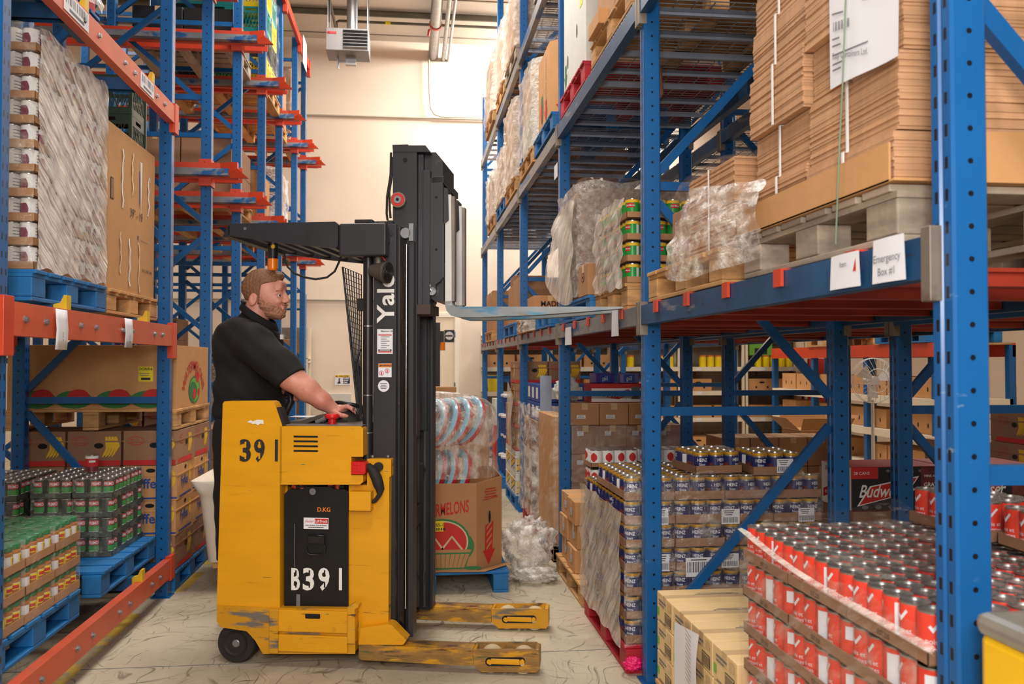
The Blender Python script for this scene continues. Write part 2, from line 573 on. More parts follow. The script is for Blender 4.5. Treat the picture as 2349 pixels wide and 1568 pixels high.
def floor_hook(nt, co, cc):
    """tyre scuffs and scratches running every way over the concrete"""
    for (ang, sc, st, col, lo_, hi_) in ((25, 4.5, (9, 0.5, 1), (82, 72, 60), 0.60, 0.67), (-40, 5.5, (10, 0.45, 1), (92, 82, 68), 0.615, 0.68), (80, 4, (8, 0.6, 1), (70, 62, 52), 0.62, 0.68),
                                       (5, 3.2, (6, 0.35, 1), (104, 94, 78), 0.60, 0.70), (55, 9, (6, 0.8, 1), (78, 70, 60), 0.64, 0.69)):
        mp = nd(nt, 'ShaderNodeMapping')
        mp.inputs['Rotation'].default_value = (0, 0, R(ang))
        nt.links.new(co, mp.inputs['Vector'])
        wv = nd(nt, 'ShaderNodeVectorMath', operation='ADD')
        nz = nd(nt, 'ShaderNodeTexNoise')
        nz.inputs['Scale'].default_value = 1.3
        nt.links.new(mp.outputs[0], nz.inputs['Vector'])
        nt.links.new(mp.outputs[0], wv.inputs[0])
        nt.links.new(nz.outputs['Color'], wv.inputs[1])
        cc = mixc(nt, ramp(nt, noise(nt, wv.outputs[0], sc, st, 5, 0.6), lo_, hi_, 0, 0.65), cc, lin(col))
    return cc


M['floor'] = mat('worn_concrete', (194, 183, 159), 0.40, 0, 0.10, 1.3, bump=0.06, bscale=60, hook=floor_hook, scuffs=[((156, 146, 124), 0.9, (1, 1, 1), 0.5, 0.72), ((206, 196, 172), 2.3, (1, 1, 1), 0.55, 0.75)])
M['wrap'] = film('stretch_wrap', a0=0.02, a1=0.5, lo=0.5, hi=0.8, stretch=(1, 0.5, 1.6), rx=0.5)
M['wrapthick'] = film('milky_stretch_wrap', a0=0.24, a1=0.9, lo=0.40, hi=0.64, scale=22, stretch=(1, 0.12, 2.0), rx=0.8, rough=0.1, cloud=5, bump=0.7)
M['wrapleft'] = film('diagonal_stretch_wrap', a0=0.14, a1=0.95, lo=0.41, hi=0.60, scale=30, stretch=(1, 0.05, 2.2), rx=0.55, rough=0.07, cloud=4, bump=0.8, col=(250, 245, 240))
M['wraploose'] = film('loose_clear_film', a0=0.08, a1=0.85, lo=0.42, hi=0.68, scale=13, stretch=(1, 0.6, 1), col=(244, 240, 234), bump=1.0, rough=0.06)
# ================================================================== the building
X_L, X_R, Y_B, Y_F, Z_C = -8.5, 9.5, 14.6, -5.0, 6.9
WY = Y_B


def slab(name, a, b, m):
    o = MB().box(a, b).build(name, m)
    return struct(o)


slab('floor', (X_L, Y_F, -0.2), (X_R, Y_B, 0), M['floor'])
slab('wall_back', (X_L, Y_B, 0), (X_R, Y_B + 0.2, Z_C), M['wall'])
slab('wall_left', (X_L - 0.2, Y_F, 0), (X_L, Y_B, Z_C), M['wall'])
slab('wall_right', (X_R, Y_F, 0), (X_R + 0.2, Y_B, Z_C), M['wall'])
slab('wall_front', (X_L, Y_F - 0.2, 0), (X_R, Y_F, Z_C), M['wall'])
slab('ceiling', (X_L, Y_F, Z_C), (X_R, Y_B, Z_C + 0.2), M['ceil'])
b = MB()
for y in np.arange(0.8, 14.4, 1.5):
    b.box((X_L, y, Z_C - 0.012), (X_R, y + 0.02, Z_C + 0.002))
struct(b.build('trim_1', M['greysteel']))       # ceiling panel joints
b = MB()
for y in (1.2, 4.62, 8.1, 11.6):
    b.box((X_L, y, 0), (X_R, y + 0.006, 0.0012))
struct(b.build('trim_2', M['greyink']))         # saw-cut floor joints
ylw = mat('worn_floor_yellow', (196, 160, 60), 0.6, 0, 0.2, 6, scuffs=[((150, 136, 108), 5, (1, 1, 1), 0.48, 0.6)])
b = MB()
for y0, y1 in ((3.0, 5.6),):
    b.box((-1.72, y0, 0), (-1.64, y1, 0.0014))
for k in range(9):
    b.box((-1.66 - 0.02, 6.1 + k * 0.8, 0), (-1.50, 6.1 + k * 0.8 + 0.55, 0.0014))
for k in range(9):
    b.box((-1.9, 3.3 + 0.3 * k, 0), (-1.74, 3.3 + 0.3 * k + 0.12, 0.0014))
struct(b.build('trim_3', ylw))                  # painted floor lines
# door in the far wall
p0, p1 = PY(968, 727, WY), PY(1043, 727, WY)
dx0, dx1, dz = p0.x, p1.x, p0.z
f = MB()
f.box((dx0 - 0.07, WY - 0.03, 0), (dx0, WY + 0.02, dz + 0.07)).box((dx1, WY - 0.03, 0), (dx1 + 0.07, WY + 0.02, dz + 0.07)).box((dx0, WY - 0.03, dz), (dx1, WY + 0.02, dz + 0.07))
dr = struct(MB().box((dx0, WY - 0.015, 0), (dx1, WY + 0.02, dz)).build('door_1', mat('door_paint', (232, 212, 186), 0.5, 0, 0.02)))
f.build('door_frame', mat('door_frame_paint', (240, 230, 214), 0.5, 0, 0.02), dr)
for z in (0.25, 1.1, 1.95):
    MB().box((dx1 - 0.012, WY - 0.03, z), (dx1 + 0.012, WY - 0.012, z + 0.1)).build('hinge', M['steel'], dr)
# conduits on the far wall
def wallpipe(pts, r, label, m='greysteel', off=0.03):
    q = [PY(x, y, WY - off) for x, y in pts]
    o = MB().tube(q, r, 8).build('conduit_pipe', M[m])
    return tag(o, label, 'pipe')


M['pipe'] = mat('painted_pipe', (176, 164, 146), 0.5, 0.2, 0.1, 5)
M['dkpipe'] = mat('dark_iron_pipe', (92, 90, 76), 0.5, 0.4, 0.15, 5)
wallpipe([(560, 259), (1180, 277)], 0.015, 'thin conduit running level along the cream wall above the lift mast', 'pipe')
wallpipe([(984, 132), (985, 215), (988, 248), (996, 262), (1012, 268), (1160, 272)], 0.014, 'thin conduit dropping down the cream wall and bending to the right', 'pipe', 0.08)
wallpipe([(380, 684), (980, 690)], 0.018, 'thin conduit running level along the wall behind the operator', 'pipe')
# runs under the ceiling
def run(x, y, y1, r, label, m, collar=None):
    a = PY(x, y, WY)
    t = MB().cyl((a.x, WY, a.z), (a.x, y1, a.z), r, 18)
    if collar:
        o = thing('ceiling_pipe', label, 'pipe', (a.x, WY, a.z))
        t = MB().cyl((0, 0, 0), (0, y1 - WY, 0), r, 18).build('pipe', M[m], o)
        MB().cyl((0, collar, 0), (0, collar - 0.06, 0), r * 1.15, 18).cyl((-r * 1.1, collar - 0.03, -r), (-r * 1.3, collar - 0.03, -r * 2.2), 0.02, 8).build('collar', M['orange'], o)
        return o
    return tag(t.build('ceiling_pipe', M[m]), label, 'pipe')


run(994, 128, 9.5, 0.085, 'thick grey pipe with an orange collar running under the ceiling to the wall', 'steel', -1.35)
run(1017, 137, 9.5, 0.035, 'narrow grey pipe beside the thick ceiling pipe', 'steel')
run(1028, 139, 9.5, 0.022, 'thinnest of the three grey pipes running to the cream wall', 'steel')
a, c = PY(640, 19, 13.3), PY(1260, 50, 13.3)
tag(MB().cyl((a.x - 4, a.y, 6.838), (c.x + 4, a.y, 6.838), 0.05, 14).build('sprinkler_pipe', M['dkpipe']), 'thick dark sprinkler main crossing under the ceiling above the heater', 'pipe')
a, c = PY(772, 46, 13.55), PY(1200, 62, 13.55)
gp = thing('gas_pipe', 'thin dark pipe with a yellow band feeding the unit heater', 'pipe', (0, 0, 0))
zz = 6.80
MB().tube([(a.x, 12.32, zz - 0.5), (a.x, 12.32, zz - 0.2), (a.x, 12.36, zz - 0.16), (a.x, 13.53, zz - 0.16), (a.x, 13.55, zz - 0.12), (a.x, 13.55, zz - 0.02), (a.x + 0.04, 13.55, zz), (c.x + 3, 13.55, zz)], 0.022, 8).build('pipe', M['dkpipe'], gp)
q = PY(890, 51, 13.55)
MB().cyl((q.x - 0.04, 13.55, zz), (q.x + 0.04, 13.55, zz), 0.03, 10).build('band', M['labelyellow'], gp)
# unit heater
a, c = PY(747, 62, 11.8), PY(846, 118, 11.8)
ht = thing('unit_heater', 'grey louvred unit heater hanging on rods under the ceiling', 'heater', ((a.x + c.x) / 2, 12.02, c.z))
w, h = (c.x - a.x) / 2, a.z - c.z
M['heater'] = mat('grey_heater_paint', (122, 120, 122), 0.45, 0.2, 0.05)
MB().box((-w, -0.22, 0), (w, 0.22, h)).build('casing', M['heater'], ht, bevel=0.01)
MB().box((-w * 0.2, -0.225, h * 0.1), (w * 0.94, -0.219, h * 0.9)).build('opening', M['dark'], ht)
for k in range(6):
    z = h * (0.12 + 0.145 * k)
    MB().bar((-w * 0.2, -0.235, z), (w * 0.94, -0.235, z), 0.05, 0.012, up=(0, 0.5, 1)).build('louvre', M['steel'], ht)
bb = MB().box((-w * 0.95, -0.226, h * 0.72), (-w * 0.5, -0.219, h * 0.82), 0)
bb.box((-w * 0.9, -0.228, h * 0.745), (-w * 0.8, -0.224, h * 0.795), 1)
bb.build('name_plate', [M['red'], M['ink']], ht)
for sx in (-0.92, 0.92):
    for sy in (-0.17, 0.17):
        MB().cyl((w * sx, sy, h), (w * sx, sy, Z_C - c.z), 0.006, 6).build('hanger_rod', M['steel'], ht)
MB().cyl((w * 0.15, 0.1, h), (w * 0.15, 0.1, Z_C - c.z), 0.075, 14).build('flue', M['steel'], ht)
MB().tube([(-w * 0.5, 0.05, 0), (-w * 0.5, 0.05, -0.16)], 0.014, 8).tube([(-w * 0.5, 0.05, -0.06), (0, 0.05, -0.06)], 0.012, 8).box((-0.04, 0, -0.11), (0.1, 0.08, -0.02)).build('gas_valve', M['steel'], ht)
# caution sign and wall panel
a = PY(786, 871, WY - 0.01)
sg = MB().box((a.x - 0.125, WY - 0.012, a.z - 0.085), (a.x + 0.125, WY, a.z + 0.085), 0)
sg.box((a.x - 0.122, WY - 0.014, a.z + 0.045), (a.x + 0.122, WY - 0.011, a.z + 0.082), 1)
sg.text('CAUTION', (a.x + 0.02, WY - 0.016, a.z + 0.063), (1, 0, 0), (0, 0, 1), 0.034, 2, 0.02)
sg.add([(a.x - 0.11, WY - 0.016, a.z + 0.05), (a.x - 0.08, WY - 0.016, a.z + 0.05), (a.x - 0.095, WY - 0.016, a.z + 0.076)], [(0, 1, 2)], 2)
sg.box((a.x + 0.01, WY - 0.014, a.z - 0.06), (a.x + 0.118, WY - 0.011, a.z + 0.036), 2)
for k in range(3):
    sg.box((a.x + 0.02, WY - 0.016, a.z + 0.012 - 0.03 * k), (a.x + 0.105 - 0.015 * k, WY - 0.013, a.z + 0.024 - 0.03 * k), 0)
sg.add([(a.x - 0.09, WY - 0.014, a.z - 0.06), (a.x - 0.03, WY - 0.014, a.z - 0.06), (a.x - 0.05, WY - 0.014, a.z + 0.0), (a.x - 0.035, WY - 0.014, a.z + 0.02), (a.x - 0.065, WY - 0.014, a.z + 0.03), (a.x - 0.065, WY - 0.014, a.z - 0.02)], [(0, 1, 2, 3, 4, 5)], 2)
tag(sg.build('caution_sign', [M['paper'], M['yellowink'], M['ink']]), 'small yellow and white CAUTION sign on the cream wall', 'sign')
a, c = PY(742, 902, WY - 0.05), PY(806, 1000, WY - 0.05)
tag(MB().box((a.x, WY - 0.09, c.z), (c.x, WY, a.z)).build('wall_box', mat('pale_grey_box', (206, 200, 190), 0.5, 0, 0.03), bevel=0.006), 'pale grey flat box on the cream wall below the caution sign', 'box')

# ================================================================== racks
PS = 0.08


def post_mesh(h, m='post'):
    """C-section post with rolled lips; local x across, open at the back"""
    b = MB()
    t = 0.004
    s = PS / 2
    poly = [(-s, -s), (s, -s), (s, s), (s - 0.018, s), (s - 0.018, s - t), (s - t, s - t), (s - t, -s + t), (-s + t, -s + t), (-s + t, s - t), (-s + 0.018, s - t), (-s + 0.018, s), (-s, s)]
    # a closed box section with a shallow groove reads the same from the aisle
    g = [(-s, -s + 0.006), (-s + 0.006, -s), (s - 0.006, -s), (s, -s + 0.006), (s, s - 0.006), (s - 0.006, s), (-s + 0.006, s), (-s, s - 0.006), (-s, 0.008), (-s + 0.006, 0.004), (-s + 0.006, -0.004), (-s, -0.008)]
    b.prism(g, lambda u, w, k: (u, w, h * k), 0)
    return b


def upright(label, y, xf, xr, h, group, zs=(0.18, 1.30, 2.40, 3.50, 4.60, 5.70), extra=(), first_up=True, name='upright_frame', m='post'):
    """front post at xf, rear post at xr (more posts in extra), horizontals at zs and zigzag diagonals between"""
    t = thing(name, label, 'rack upright', (xf, y, 0), 0, group)
    xs = [xf, xr, *extra]
    for x in xs:
        post_mesh(h, m).build('post', M[m], t, loc=(x - xf, 0, 0.008))
        MB().box((x - xf - 0.06, -0.06, 0), (x - xf + 0.06, 0.06, 0.008)).build('base_plate', M['blue'], t)
    for i in range(len(xs) - 1):
        a, c = sorted((xs[i] - xf, xs[i + 1] - xf))
        a += PS / 2; c -= PS / 2
        for z in zs:
            if z < h - 0.1:
                MB().bar((a, 0.005, z), (c, 0.005, z), 0.03, 0.042).build('brace', M['blue'], t)
        up = first_up
        for z0, z1 in zip(zs[:-1], zs[1:]):
            if z1 > h:
                break
            p, q = ((a, 0.01, z0 + 0.07), (c, 0.01, z1 - 0.08)) if up else ((a, 0.01, z1 - 0.08), (c, 0.01, z0 + 0.07))
            MB().bar(p, q, 0.03, 0.042).build('diagonal_brace', M['blue'], t)
            up = not up
    return t


FY = [1.73 + 2.41 * k for k in range(6)]
BAYN = ['nearest the camera', 'with the red cans below', 'behind the lift forks', 'beside the octagonal bin', 'past the banana boxes', 'at the far wall']
XF, XR, XF2, XR2 = 1.16, 2.115, 2.45, 3.40
for k, y in enumerate(FY):
    h = 6.6 if k < 5 else 5.75
    upright(f'blue perforated rack upright on the right of the aisle, {NTH[k]} from the camera', y, XF, XR, h, 'uprights along the right aisle', first_up=True)
    upright(f'blue rack upright in the row behind the right racks, {NTH[k]} from the camera', y, XF2, XR2, h, 'uprights of the second right row', first_up=False)

CONN = {}


def beam(label, x, y0, y1, z0, z1, m, group, side=-1, bolts=(), conn='greysteel', wd=0.05, cw=0.035, ch=0.05):
    """beam along the aisle between two uprights; connectors grip the posts on the aisle side"""
    t = thing('rack_beam', label, 'rack beam', (x, (y0 + y1) / 2, z0), 0, group)
    L = (y1 - y0) / 2 - 0.041
    H = z1 - z0
    b = MB().box((-wd / 2, -L, 0), (wd / 2, L, H))
    b.box((-wd / 2 * side * 0.1, -L, H - 0.014), (-wd / 2 * side * 0.1 + 0.001, L, H - 0.012))
    b.build('beam', M[m], t, bevel=0.004)
    for s in (-1, 1):
        MB().box((-wd / 2 - 0.004 if side < 0 else -0.01, s * L, -ch), (0.01 if side < 0 else wd / 2 + 0.004, s * (L + cw), H + 0.02)).build('end_connector', M[conn], t, bevel=0.002)
    for yb in bolts:
        xs = side * wd / 2
        MB().cyl((xs, yb - (y0 + y1) / 2, H * 0.5), (xs + side * 0.012, yb - (y0 + y1) / 2, H * 0.5), 0.011, 6, sm=False).cyl((xs, yb - (y0 + y1) / 2, H * 0.5), (xs + side * 0.003, yb - (y0 + y1) / 2, H * 0.5), 0.016, 12).build('bolt', M['steel'], t)
    return t


PLACE = ['in the bay with the red cans', 'in the bay of blue-label cans', 'beside the octagonal melon bin', 'in the bay with banana boxes', 'in the bay at the far wall']
for k in range(5):
    a, c = FY[k], FY[k + 1]
    beam(f'{"worn blue" if k == 0 else "scraped grey"} first-level aisle beam {PLACE[k]}', 1.125, a, c, 1.72, 1.812, 'dkblue' if k == 0 else 'greybeam', 'first level aisle beams')
    beam(f'dark blue first-level rear beam {PLACE[k]}', 2.14, a, c, 1.72, 1.812, 'dkblue', 'first level rear beams', 1)
    beam(f'worn second level beam facing the aisle {PLACE[k]}', 1.125, a, c, 3.235, 3.33, 'dkblue' if k < 2 else 'greybeam', 'second level aisle beams')
    beam(f'dark second level rear beam {PLACE[k]}', 2.14, a, c, 3.235, 3.33, 'dkblue', 'second level rear beams', 1)
    if k >= 2:
        beam(f'grey third level beam facing the aisle {PLACE[k]}', 1.125, a, c, 4.63, 4.73, 'greybeam', 'third level aisle beams')
        beam(f'third level rear beam {PLACE[k]}', 2.14, a, c, 4.63, 4.73, 'dkblue', 'third level rear beams', 1)
    beam(f'second-row front beam {PLACE[k]}', 2.415, a, c, 1.72, 1.812, 'dkblue', 'second row front beams')
    beam(f'second-row back beam {PLACE[k]}', 3.425, a, c, 1.72, 1.812, 'dkblue', 'second row back beams', 1)
    beam(f'upper beam of the second row {PLACE[k]}', 2.415, a, c, 3.235, 3.33, 'dkblue', 'second row upper beams')

# red crossbars under the first level loads, hooked over the aisle beam
cb = thing('crossbar', '', 'pallet support', (0, 0, 0))
MB().box((1.152, -0.03, 1.73), (2.112, 0.03, 1.775)).box((1.152, -0.045, 1.765), (2.112, 0.045, 1.775)).build('bar', M['rust'], cb)
MB().box((1.088, -0.027, 1.765), (1.098, 0.027, 1.818)).box((1.098, -0.027, 1.813), (1.16, 0.027, 1.818)).build('end_hook', M['orange'], cb)
n = 0
for k in range(5):
    for j in range(5):
        y = FY[k] + 0.33 + j * 0.44
        place(cb, n, (0, y, 0), 0, f'red pallet crossbar {PLACE[k]}, {NTH[j]} from its near upright', 'red first level crossbars')
        n += 1
for k in range(3):
    for j in range(4):
        y = FY[k] + 0.4 + j * 0.53
        o = place(cb, 1, (1.29, y, 0), 0, f'red second-row crossbar {PLACE[k]}, {NTH[j]} from its near upright', 'second row crossbars')

# wire decks of the upper levels
def wire_deck():
    t = thing('wire_deck', '', 'shelf deck', (0, 0, 0))
    for j in range(4):
        y = -0.46 + j * 0.305
        MB().box((0.03, y - 0.03, -0.026), (0.975, y + 0.03, -0.006)).box((0.03, y - 0.03, -0.04), (0.975, y - 0.025, -0.006)).build('channel', M['channel'], t)
    b = MB()
    for i in range(24):
        y = -0.565 + i * 0.049
        b.bar((0.0, y, 0.004), (0.985, y, 0.004), 0.005, 0.005)
    for i in range(11):
        x = 0.0 + i * 0.0985
        b.bar((x, -0.57, -0.002), (x, 0.57, -0.002), 0.005, 0.005)
    pts = []
    for i in range(47):
        pts.append((-0.012 + 0.008 * (i % 2), -0.565 + i * 0.0246, -0.012 + 0.02 * (i % 2)))
    b.tube(pts, 0.0035, 4)
    b.build('wire_mesh', M['steel'], t)
    return t


wd = wire_deck()
n = 0
for (lv, z, ks) in (('second', 3.345, range(5)), ('third', 4.745, range(2, 5))):
    for k in ks:
        for j in range(2):
            place(wd, n, (1.12, FY[k] + 0.62 + j * 1.17, z), 0, f'{lv}-level wire mesh deck {PLACE[k]}, {"nearer" if j == 0 else "farther"} half', 'wire mesh decks')
            n += 1
for k in range(3):
    for j in range(2):
        place(wd, 1, (2.42, FY[k] + 0.62 + j * 1.17, 3.345), 0, f'second-row wire mesh deck {PLACE[k]}, {"nearer" if j == 0 else "farther"} half', 'second row wire decks')

# ---- left rack
LX = -1.62
LY = [3.6, 6.0]
for k, y in enumerate(LY):
    upright(['blue perforated rack upright at the edge of the photo beside the peanut butter jars', 'blue rack upright on the left of the aisle between white-label cans and melon carton'][k], y, LX, -2.52, 6.2, 'left rack uprights', (0.2, 1.29, 2.3, 3.4, 4.5, 5.6), first_up=False)
bb_ = [3.75, 3.95, 4.35, 4.55, 4.95, 5.12, 5.55, 5.72]
beam('scraped orange bottom beam of the left rack just above the floor', -1.585, LY[0], LY[1], 0.13, 0.25, 'beamorange', 'orange beams of the left rack', 1, bb_, 'orange', 0.05, 0.09, 0.02)
beam('orange waist-high beam with white paper tags on the left rack', -1.585, LY[0], LY[1], 1.645, 1.78, 'beamorange', 'orange beams of the left rack', 1, bb_, 'orange', 0.05, 0.09, 0.08)
beam('orange upper beam with barcode strips above the wrapped cans', -1.585, LY[0], LY[1], 3.12, 3.235, 'beamorange', 'orange beams of the left rack', 1, bb_, 'orange', 0.05, 0.09, 0.06)
for z, lv in ((0.13, 'bottom'), (1.645, 'waist-high'), (3.12, 'upper')):
    beam(f'hidden rear beam behind the {lv} orange beam', -2.55, LY[0], LY[1], z, z + 0.12, 'orange', 'rear orange beams', -1, (), 'orange')
sb = thing('support_bar', '', 'pallet support', (0, 0, 0))
MB().box((-0.98, -0.035, 0), (-0.05, 0.035, 0.022)).box((-0.98, -0.035, -0.05), (-0.05, -0.03, 0)).box((-0.98, 0.03, -0.05), (-0.05, 0.035, 0)).build('bar', M['dkblue'], sb)
MB().prism([(-0.05, -0.045), (-0.05, 0.022), (-0.02, 0.03), (-0.005, 0.065), (0.008, 0.065), (0.008, -0.03), (0.0, -0.045)], lambda u, w, k: (u, -0.026 + 0.052 * k, w)).build('yellow_stop', mat('yellow_stop_paint', (214, 176, 30), 0.5, 0, 0.15, 9), sb)
n = 0
for z, ys, lv in ((0.252, (5.40,), 'bottom'), (1.782, (4.22, 5.45), 'waist-high'), (3.237, (4.4, 5.5), 'upper')):
    for j, y in enumerate(ys):
        place(sb, n, (-1.575, y, z), 0, f'support bar with yellow stop on the {lv} orange beam, {NTH[j]} from the camera', 'support bars with yellow stops')
        n += 1

# paper tags and barcode strips on beams
def beam_tag(x, y, z, w, h, face, label, lines, tilt=0.0, cat='label'):
    b = MB()
    P = [[(x + face * (0.002 + 0.006 * math.sin(3 * i / 4) ** 2), y + face * 0 + w * (j / 4 - 0.5), z + h * (0.5 - i / 4) + tilt * (j / 4 - 0.5)) for j in range(5)] for i in range(5)]
    b.grid(P, 0, True)
    for (t, dz, sz) in lines:
        b.text(t, (x + face * 0.012, y, z + dz), (0, -face, 0) if face < 0 else (0, 1, 0), (0, 0, 1), sz, 1)
    o = b.build('paper_tag', [M['paper'], M['greyink']])
    o.modifiers.new('thick', 'SOLIDIFY').thickness = 0.001
    return tag(o, label, cat)


beam_tag(-1.556, 4.1, 1.685, 0.13, 0.18, 1, 'white paper tag with an arrow on the orange waist-high beam, nearer the camera', [('|', -0.02, 0.03), ('v', -0.045, 0.024)])
beam_tag(-1.556, 5.03, 1.7, 0.13, 0.16, 1, 'white paper tag with an arrow on the orange waist-high beam, nearer the tall carton', [('|', -0.02, 0.03), ('v', -0.045, 0.024)])


def barcode_strip(y, z, w, label, x=-1.558):
    b = MB().box((x - 0.001, y - w / 2, z - 0.045), (x + 0.001, y + w / 2, z + 0.045), 0)
    random.seed(int(y * 50))
    yy = y - w / 2 + 0.02
    while yy < y + w / 2 - 0.02:
        ww = random.choice((0.004, 0.008, 0.012))
        b.box((x, yy, z - 0.005), (x + 0.0016, yy + ww, z + 0.036), 1)
        yy += ww + random.choice((0.006, 0.01, 0.016))
    b.box((x, y - w * 0.3, z - 0.034), (x + 0.0016, y + w * 0.3, z - 0.02), 1)
    tag(b.build('barcode_strip', [M['paper'], M['greyink']]), label, 'label')


barcode_strip(4.25, 3.178, 0.3, 'white barcode strip on the upper orange beam above the wrapped cans')
barcode_strip(5.35, 3.178, 0.26, 'white barcode strip on the upper orange beam near its far end')

# ---- drive-in rack further along the left
DY = [7.15, 8.35, 9.68, 10.92, 12.33, 13.35]
for k, y in enumerate(DY):
    t = upright(f'blue upright frame of the drive-in rack, {NTH[k]} beyond the orange beams', y, LX, -2.75, 6.05, 'drive-in rack uprights', (0.5, 1.55, 2.6, 3.65, 4.7, 5.75), (-3.9,), first_up=bool(k % 2), name='drive_in_upright')
    if k == 0:
        MB().prism([(0.0, 0.02), (0.26, 0.02), (0.1, 0.95), (0.0, 1.15)], lambda u, w, s: (-0.3 + u * 1.15, -0.05 + 0.1 * s, w + 0.02)).build('column_guard', M['blue'], t)
rl = thing('pallet_rail', '', 'pallet rail', (0, 0, 0))
MB().box((-2.4, -0.09, -0.012), (0.26, -0.075, 0.11)).box((-2.4, -0.09, -0.012), (0.26, -0.045, 0)).prism([(0.12, -0.012), (0.34, -0.012), (0.26, 0.06), (0.26, 0.11), (0.12, 0.11)], lambda u, w, k: (u, -0.09 - 0.05 * k * (u > 0.25), w)).build('rail_angle', M['orange'], rl)
MB().box((-2.4, -0.17, -0.002), (0.20, -0.09, 0.008)).box((-2.4, -0.17, -0.002), (0.2, -0.162, 0.05)).build('load_strip', M['greybeam'], rl)
MB().box((-0.045, -0.085, -0.07), (0.045, -0.041, 0.14)).box((0.041, -0.085, -0.07), (0.05, 0.06, 0.14)).build('bracket', M['orange'], rl)
MB().text('3', (0.0, -0.087, 0.1), (1, 0, 0), (0, 0, 1), 0.05).build('level_number', M['ink'], rl)
MB().box((-2.4, 0.075, -0.012), (0.26, 0.09, 0.11)).box((-2.4, 0.09, -0.002), (0.20, 0.17, 0.008)).build('far_rail_angle', M['orange'], rl)
n = 0
for k, y in enumerate(DY):
    for z, lv in ((3.0, 'lower'), (4.5, 'upper')):
        place(rl, n, (LX, y, z), 0, f'orange pallet rail on the {NTH[k]} drive-in upright, {lv} level', 'orange drive-in rails')
        n += 1
o = thing('rack_beam', 'orange tie beam along the top of the drive-in rack', 'rack beam', (LX + 0.062, 0, 5.95))
MB().box((-0.02, DY[0], 0), (0.02, DY[5] + 0.05, 0.12)).build('beam', M['orange'], o)
for y in DY:
    MB().box((-0.021, y - 0.05, -0.1), (0.03, y + 0.05, 0.13)).build('end_connector', M['orange'], o)
a = PX(701, 85, LX + 0.1)
tag(MB().box((LX + 0.094, a.y - 0.25, 5.75), (LX + 0.100, a.y + 0.15, 6.15)).build('lane_sign', M['paper']), 'white card sign on the orange tie beam near the far wall', 'sign')
# ================================================================== the reach truck
TYAW = -R(12.6)
TU = Vector((math.cos(TYAW), math.sin(TYAW), 0))
TV = Vector((-math.sin(TYAW), math.cos(TYAW), 0))
TO = PZ(1237, 1552, 0.0)


def T(x, y, v):
    """pixel -> truck coordinates (forward, across, up) on the upright plane `v` metres in from the near side"""
    d = ray(x, y)
    t = ((TO - EYE).dot(TV) + v) / d.dot(TV)
    p = EYE + d * t - TO
    return Vector((p.dot(TU), v, p.z))


def TR(mb, poly, v0, v1, m=0, ref=None):
    rf = v0 if ref is None else ref
    pts = [T(x, y, rf) for x, y in poly]
    return mb.prism([(p.x, p.z) for p in pts], lambda u, w, k: (u, v0 + (v1 - v0) * k, w), m)


def TB(mb, x0, y0, x1, y1, v0, v1, m=0, ref=None):
    rf = v0 if ref is None else ref
    a, c = T(x0, y0, rf), T(x1, y1, rf)
    return mb.box((a.x, v0, a.z), (c.x, v1, c.z), m)


tr = thing('reach_truck', 'yellow stand-up reach truck with black mast and raised forks, numbered 391', 'forklift', TO, TYAW)
TW = 0.82
UX, UZ = (1, 0, 0), (0, 0, 1)
# ---- yellow bodywork
b = MB()
TR(b, [(511, 925), (515, 920), (620, 919), (627, 922), (632, 930), (647, 974), (647, 1106), (642, 1111), (642, 1394), (497, 1388)], 0, 0.08)
for k, (t, x, wd_) in enumerate((('3', 563, 26), ('9', 595, 25), ('I', 634, 7))):
    p = T(x, 1032, -0.003)
    q = T(x + wd_, 1032, -0.003)
    b.text(t, p, UX, UZ, 0.152 if t != 'I' else 0.15, 1, 0.03, width=q.x - p.x)
    if t != 'I':
        for dy in (-0.03, 0.028):
            b.quad(p + Vector((0, -0.001, dy)), UX, UZ, 0.009, 0.03, 0)
pk = [(566, 968), (575, 963), (580, 966), (590, 962), (604, 963), (605, 972), (597, 971), (592, 975), (586, 971), (580, 972), (574, 969)]
pts = [T(x, y, -0.003) for x, y in pk]
b.add(pts, [tuple(range(len(pts)))], 2)
b.build('side_panel', [M['yellow'], M['ink'], M['whiteink']], tr, bevel=0.012)
b = MB()
TR(b, [(634, 934), (640, 934), (655, 975), (647, 977)], 0.002, 0.078)
b.build('edge_trim', M['rubber'], tr)
b = MB()
TR(b, [(642, 977), (827, 977), (833, 983), (833, 1047), (806, 1047), (806, 1089), (833, 1089), (833, 1104), (826, 1111), (642, 1111)], 0.0, 0.78)
hd = b.build('hood', M['yellow'], tr, bevel=0.012)
for y in (1001, 1012, 1023, 1034):
    b = MB()
    TB(b, 673, y - 2.5, 729, y + 2.5, -0.003, 0.03)
    b.build('vent_slot', M['dark'], hd, bevel=0.003)
b = MB()
TB(b, 642, 1111, 800, 1396, 0.70, 0.78)
TB(b, 497, 1111, 642, 1394, 0.72, 0.79, 0, 0)
TB(b, 500, 1330, 642, 1394, 0.08, 0.72, 0, 0)
TB(b, 630, 980, 645, 1394, 0.08, 0.72, 0, 0)
b.build('inner_bulkhead', M['yellow'], tr)
b = MB()
a = T(648, 977, 0); c = T(830, 977, 0)
b.box((a.x, 0.012, a.z), (c.x, 0.77, a.z + 0.008))
ds = b.build('console_top', mat('console_grey', (112, 104, 98), 0.4, 0.1, 0.12, 7), tr, bevel=0.003)
b = MB()
TR(b, [(652, 967), (690, 965), (735, 950), (742, 955), (700, 972), (652, 974)], 0.10, 0.5)
b.build('console_ridge', mat('console_plastic', (74, 68, 64), 0.35, 0, 0.15, 7), ds, bevel=0.004)
b = MB()
pod = []
for (x, y) in ((748, 972), (756, 955), (772, 938), (788, 932), (803, 938), (815, 955), (822, 973)):
    pod.append(T(x, y, 0.26))
P = []
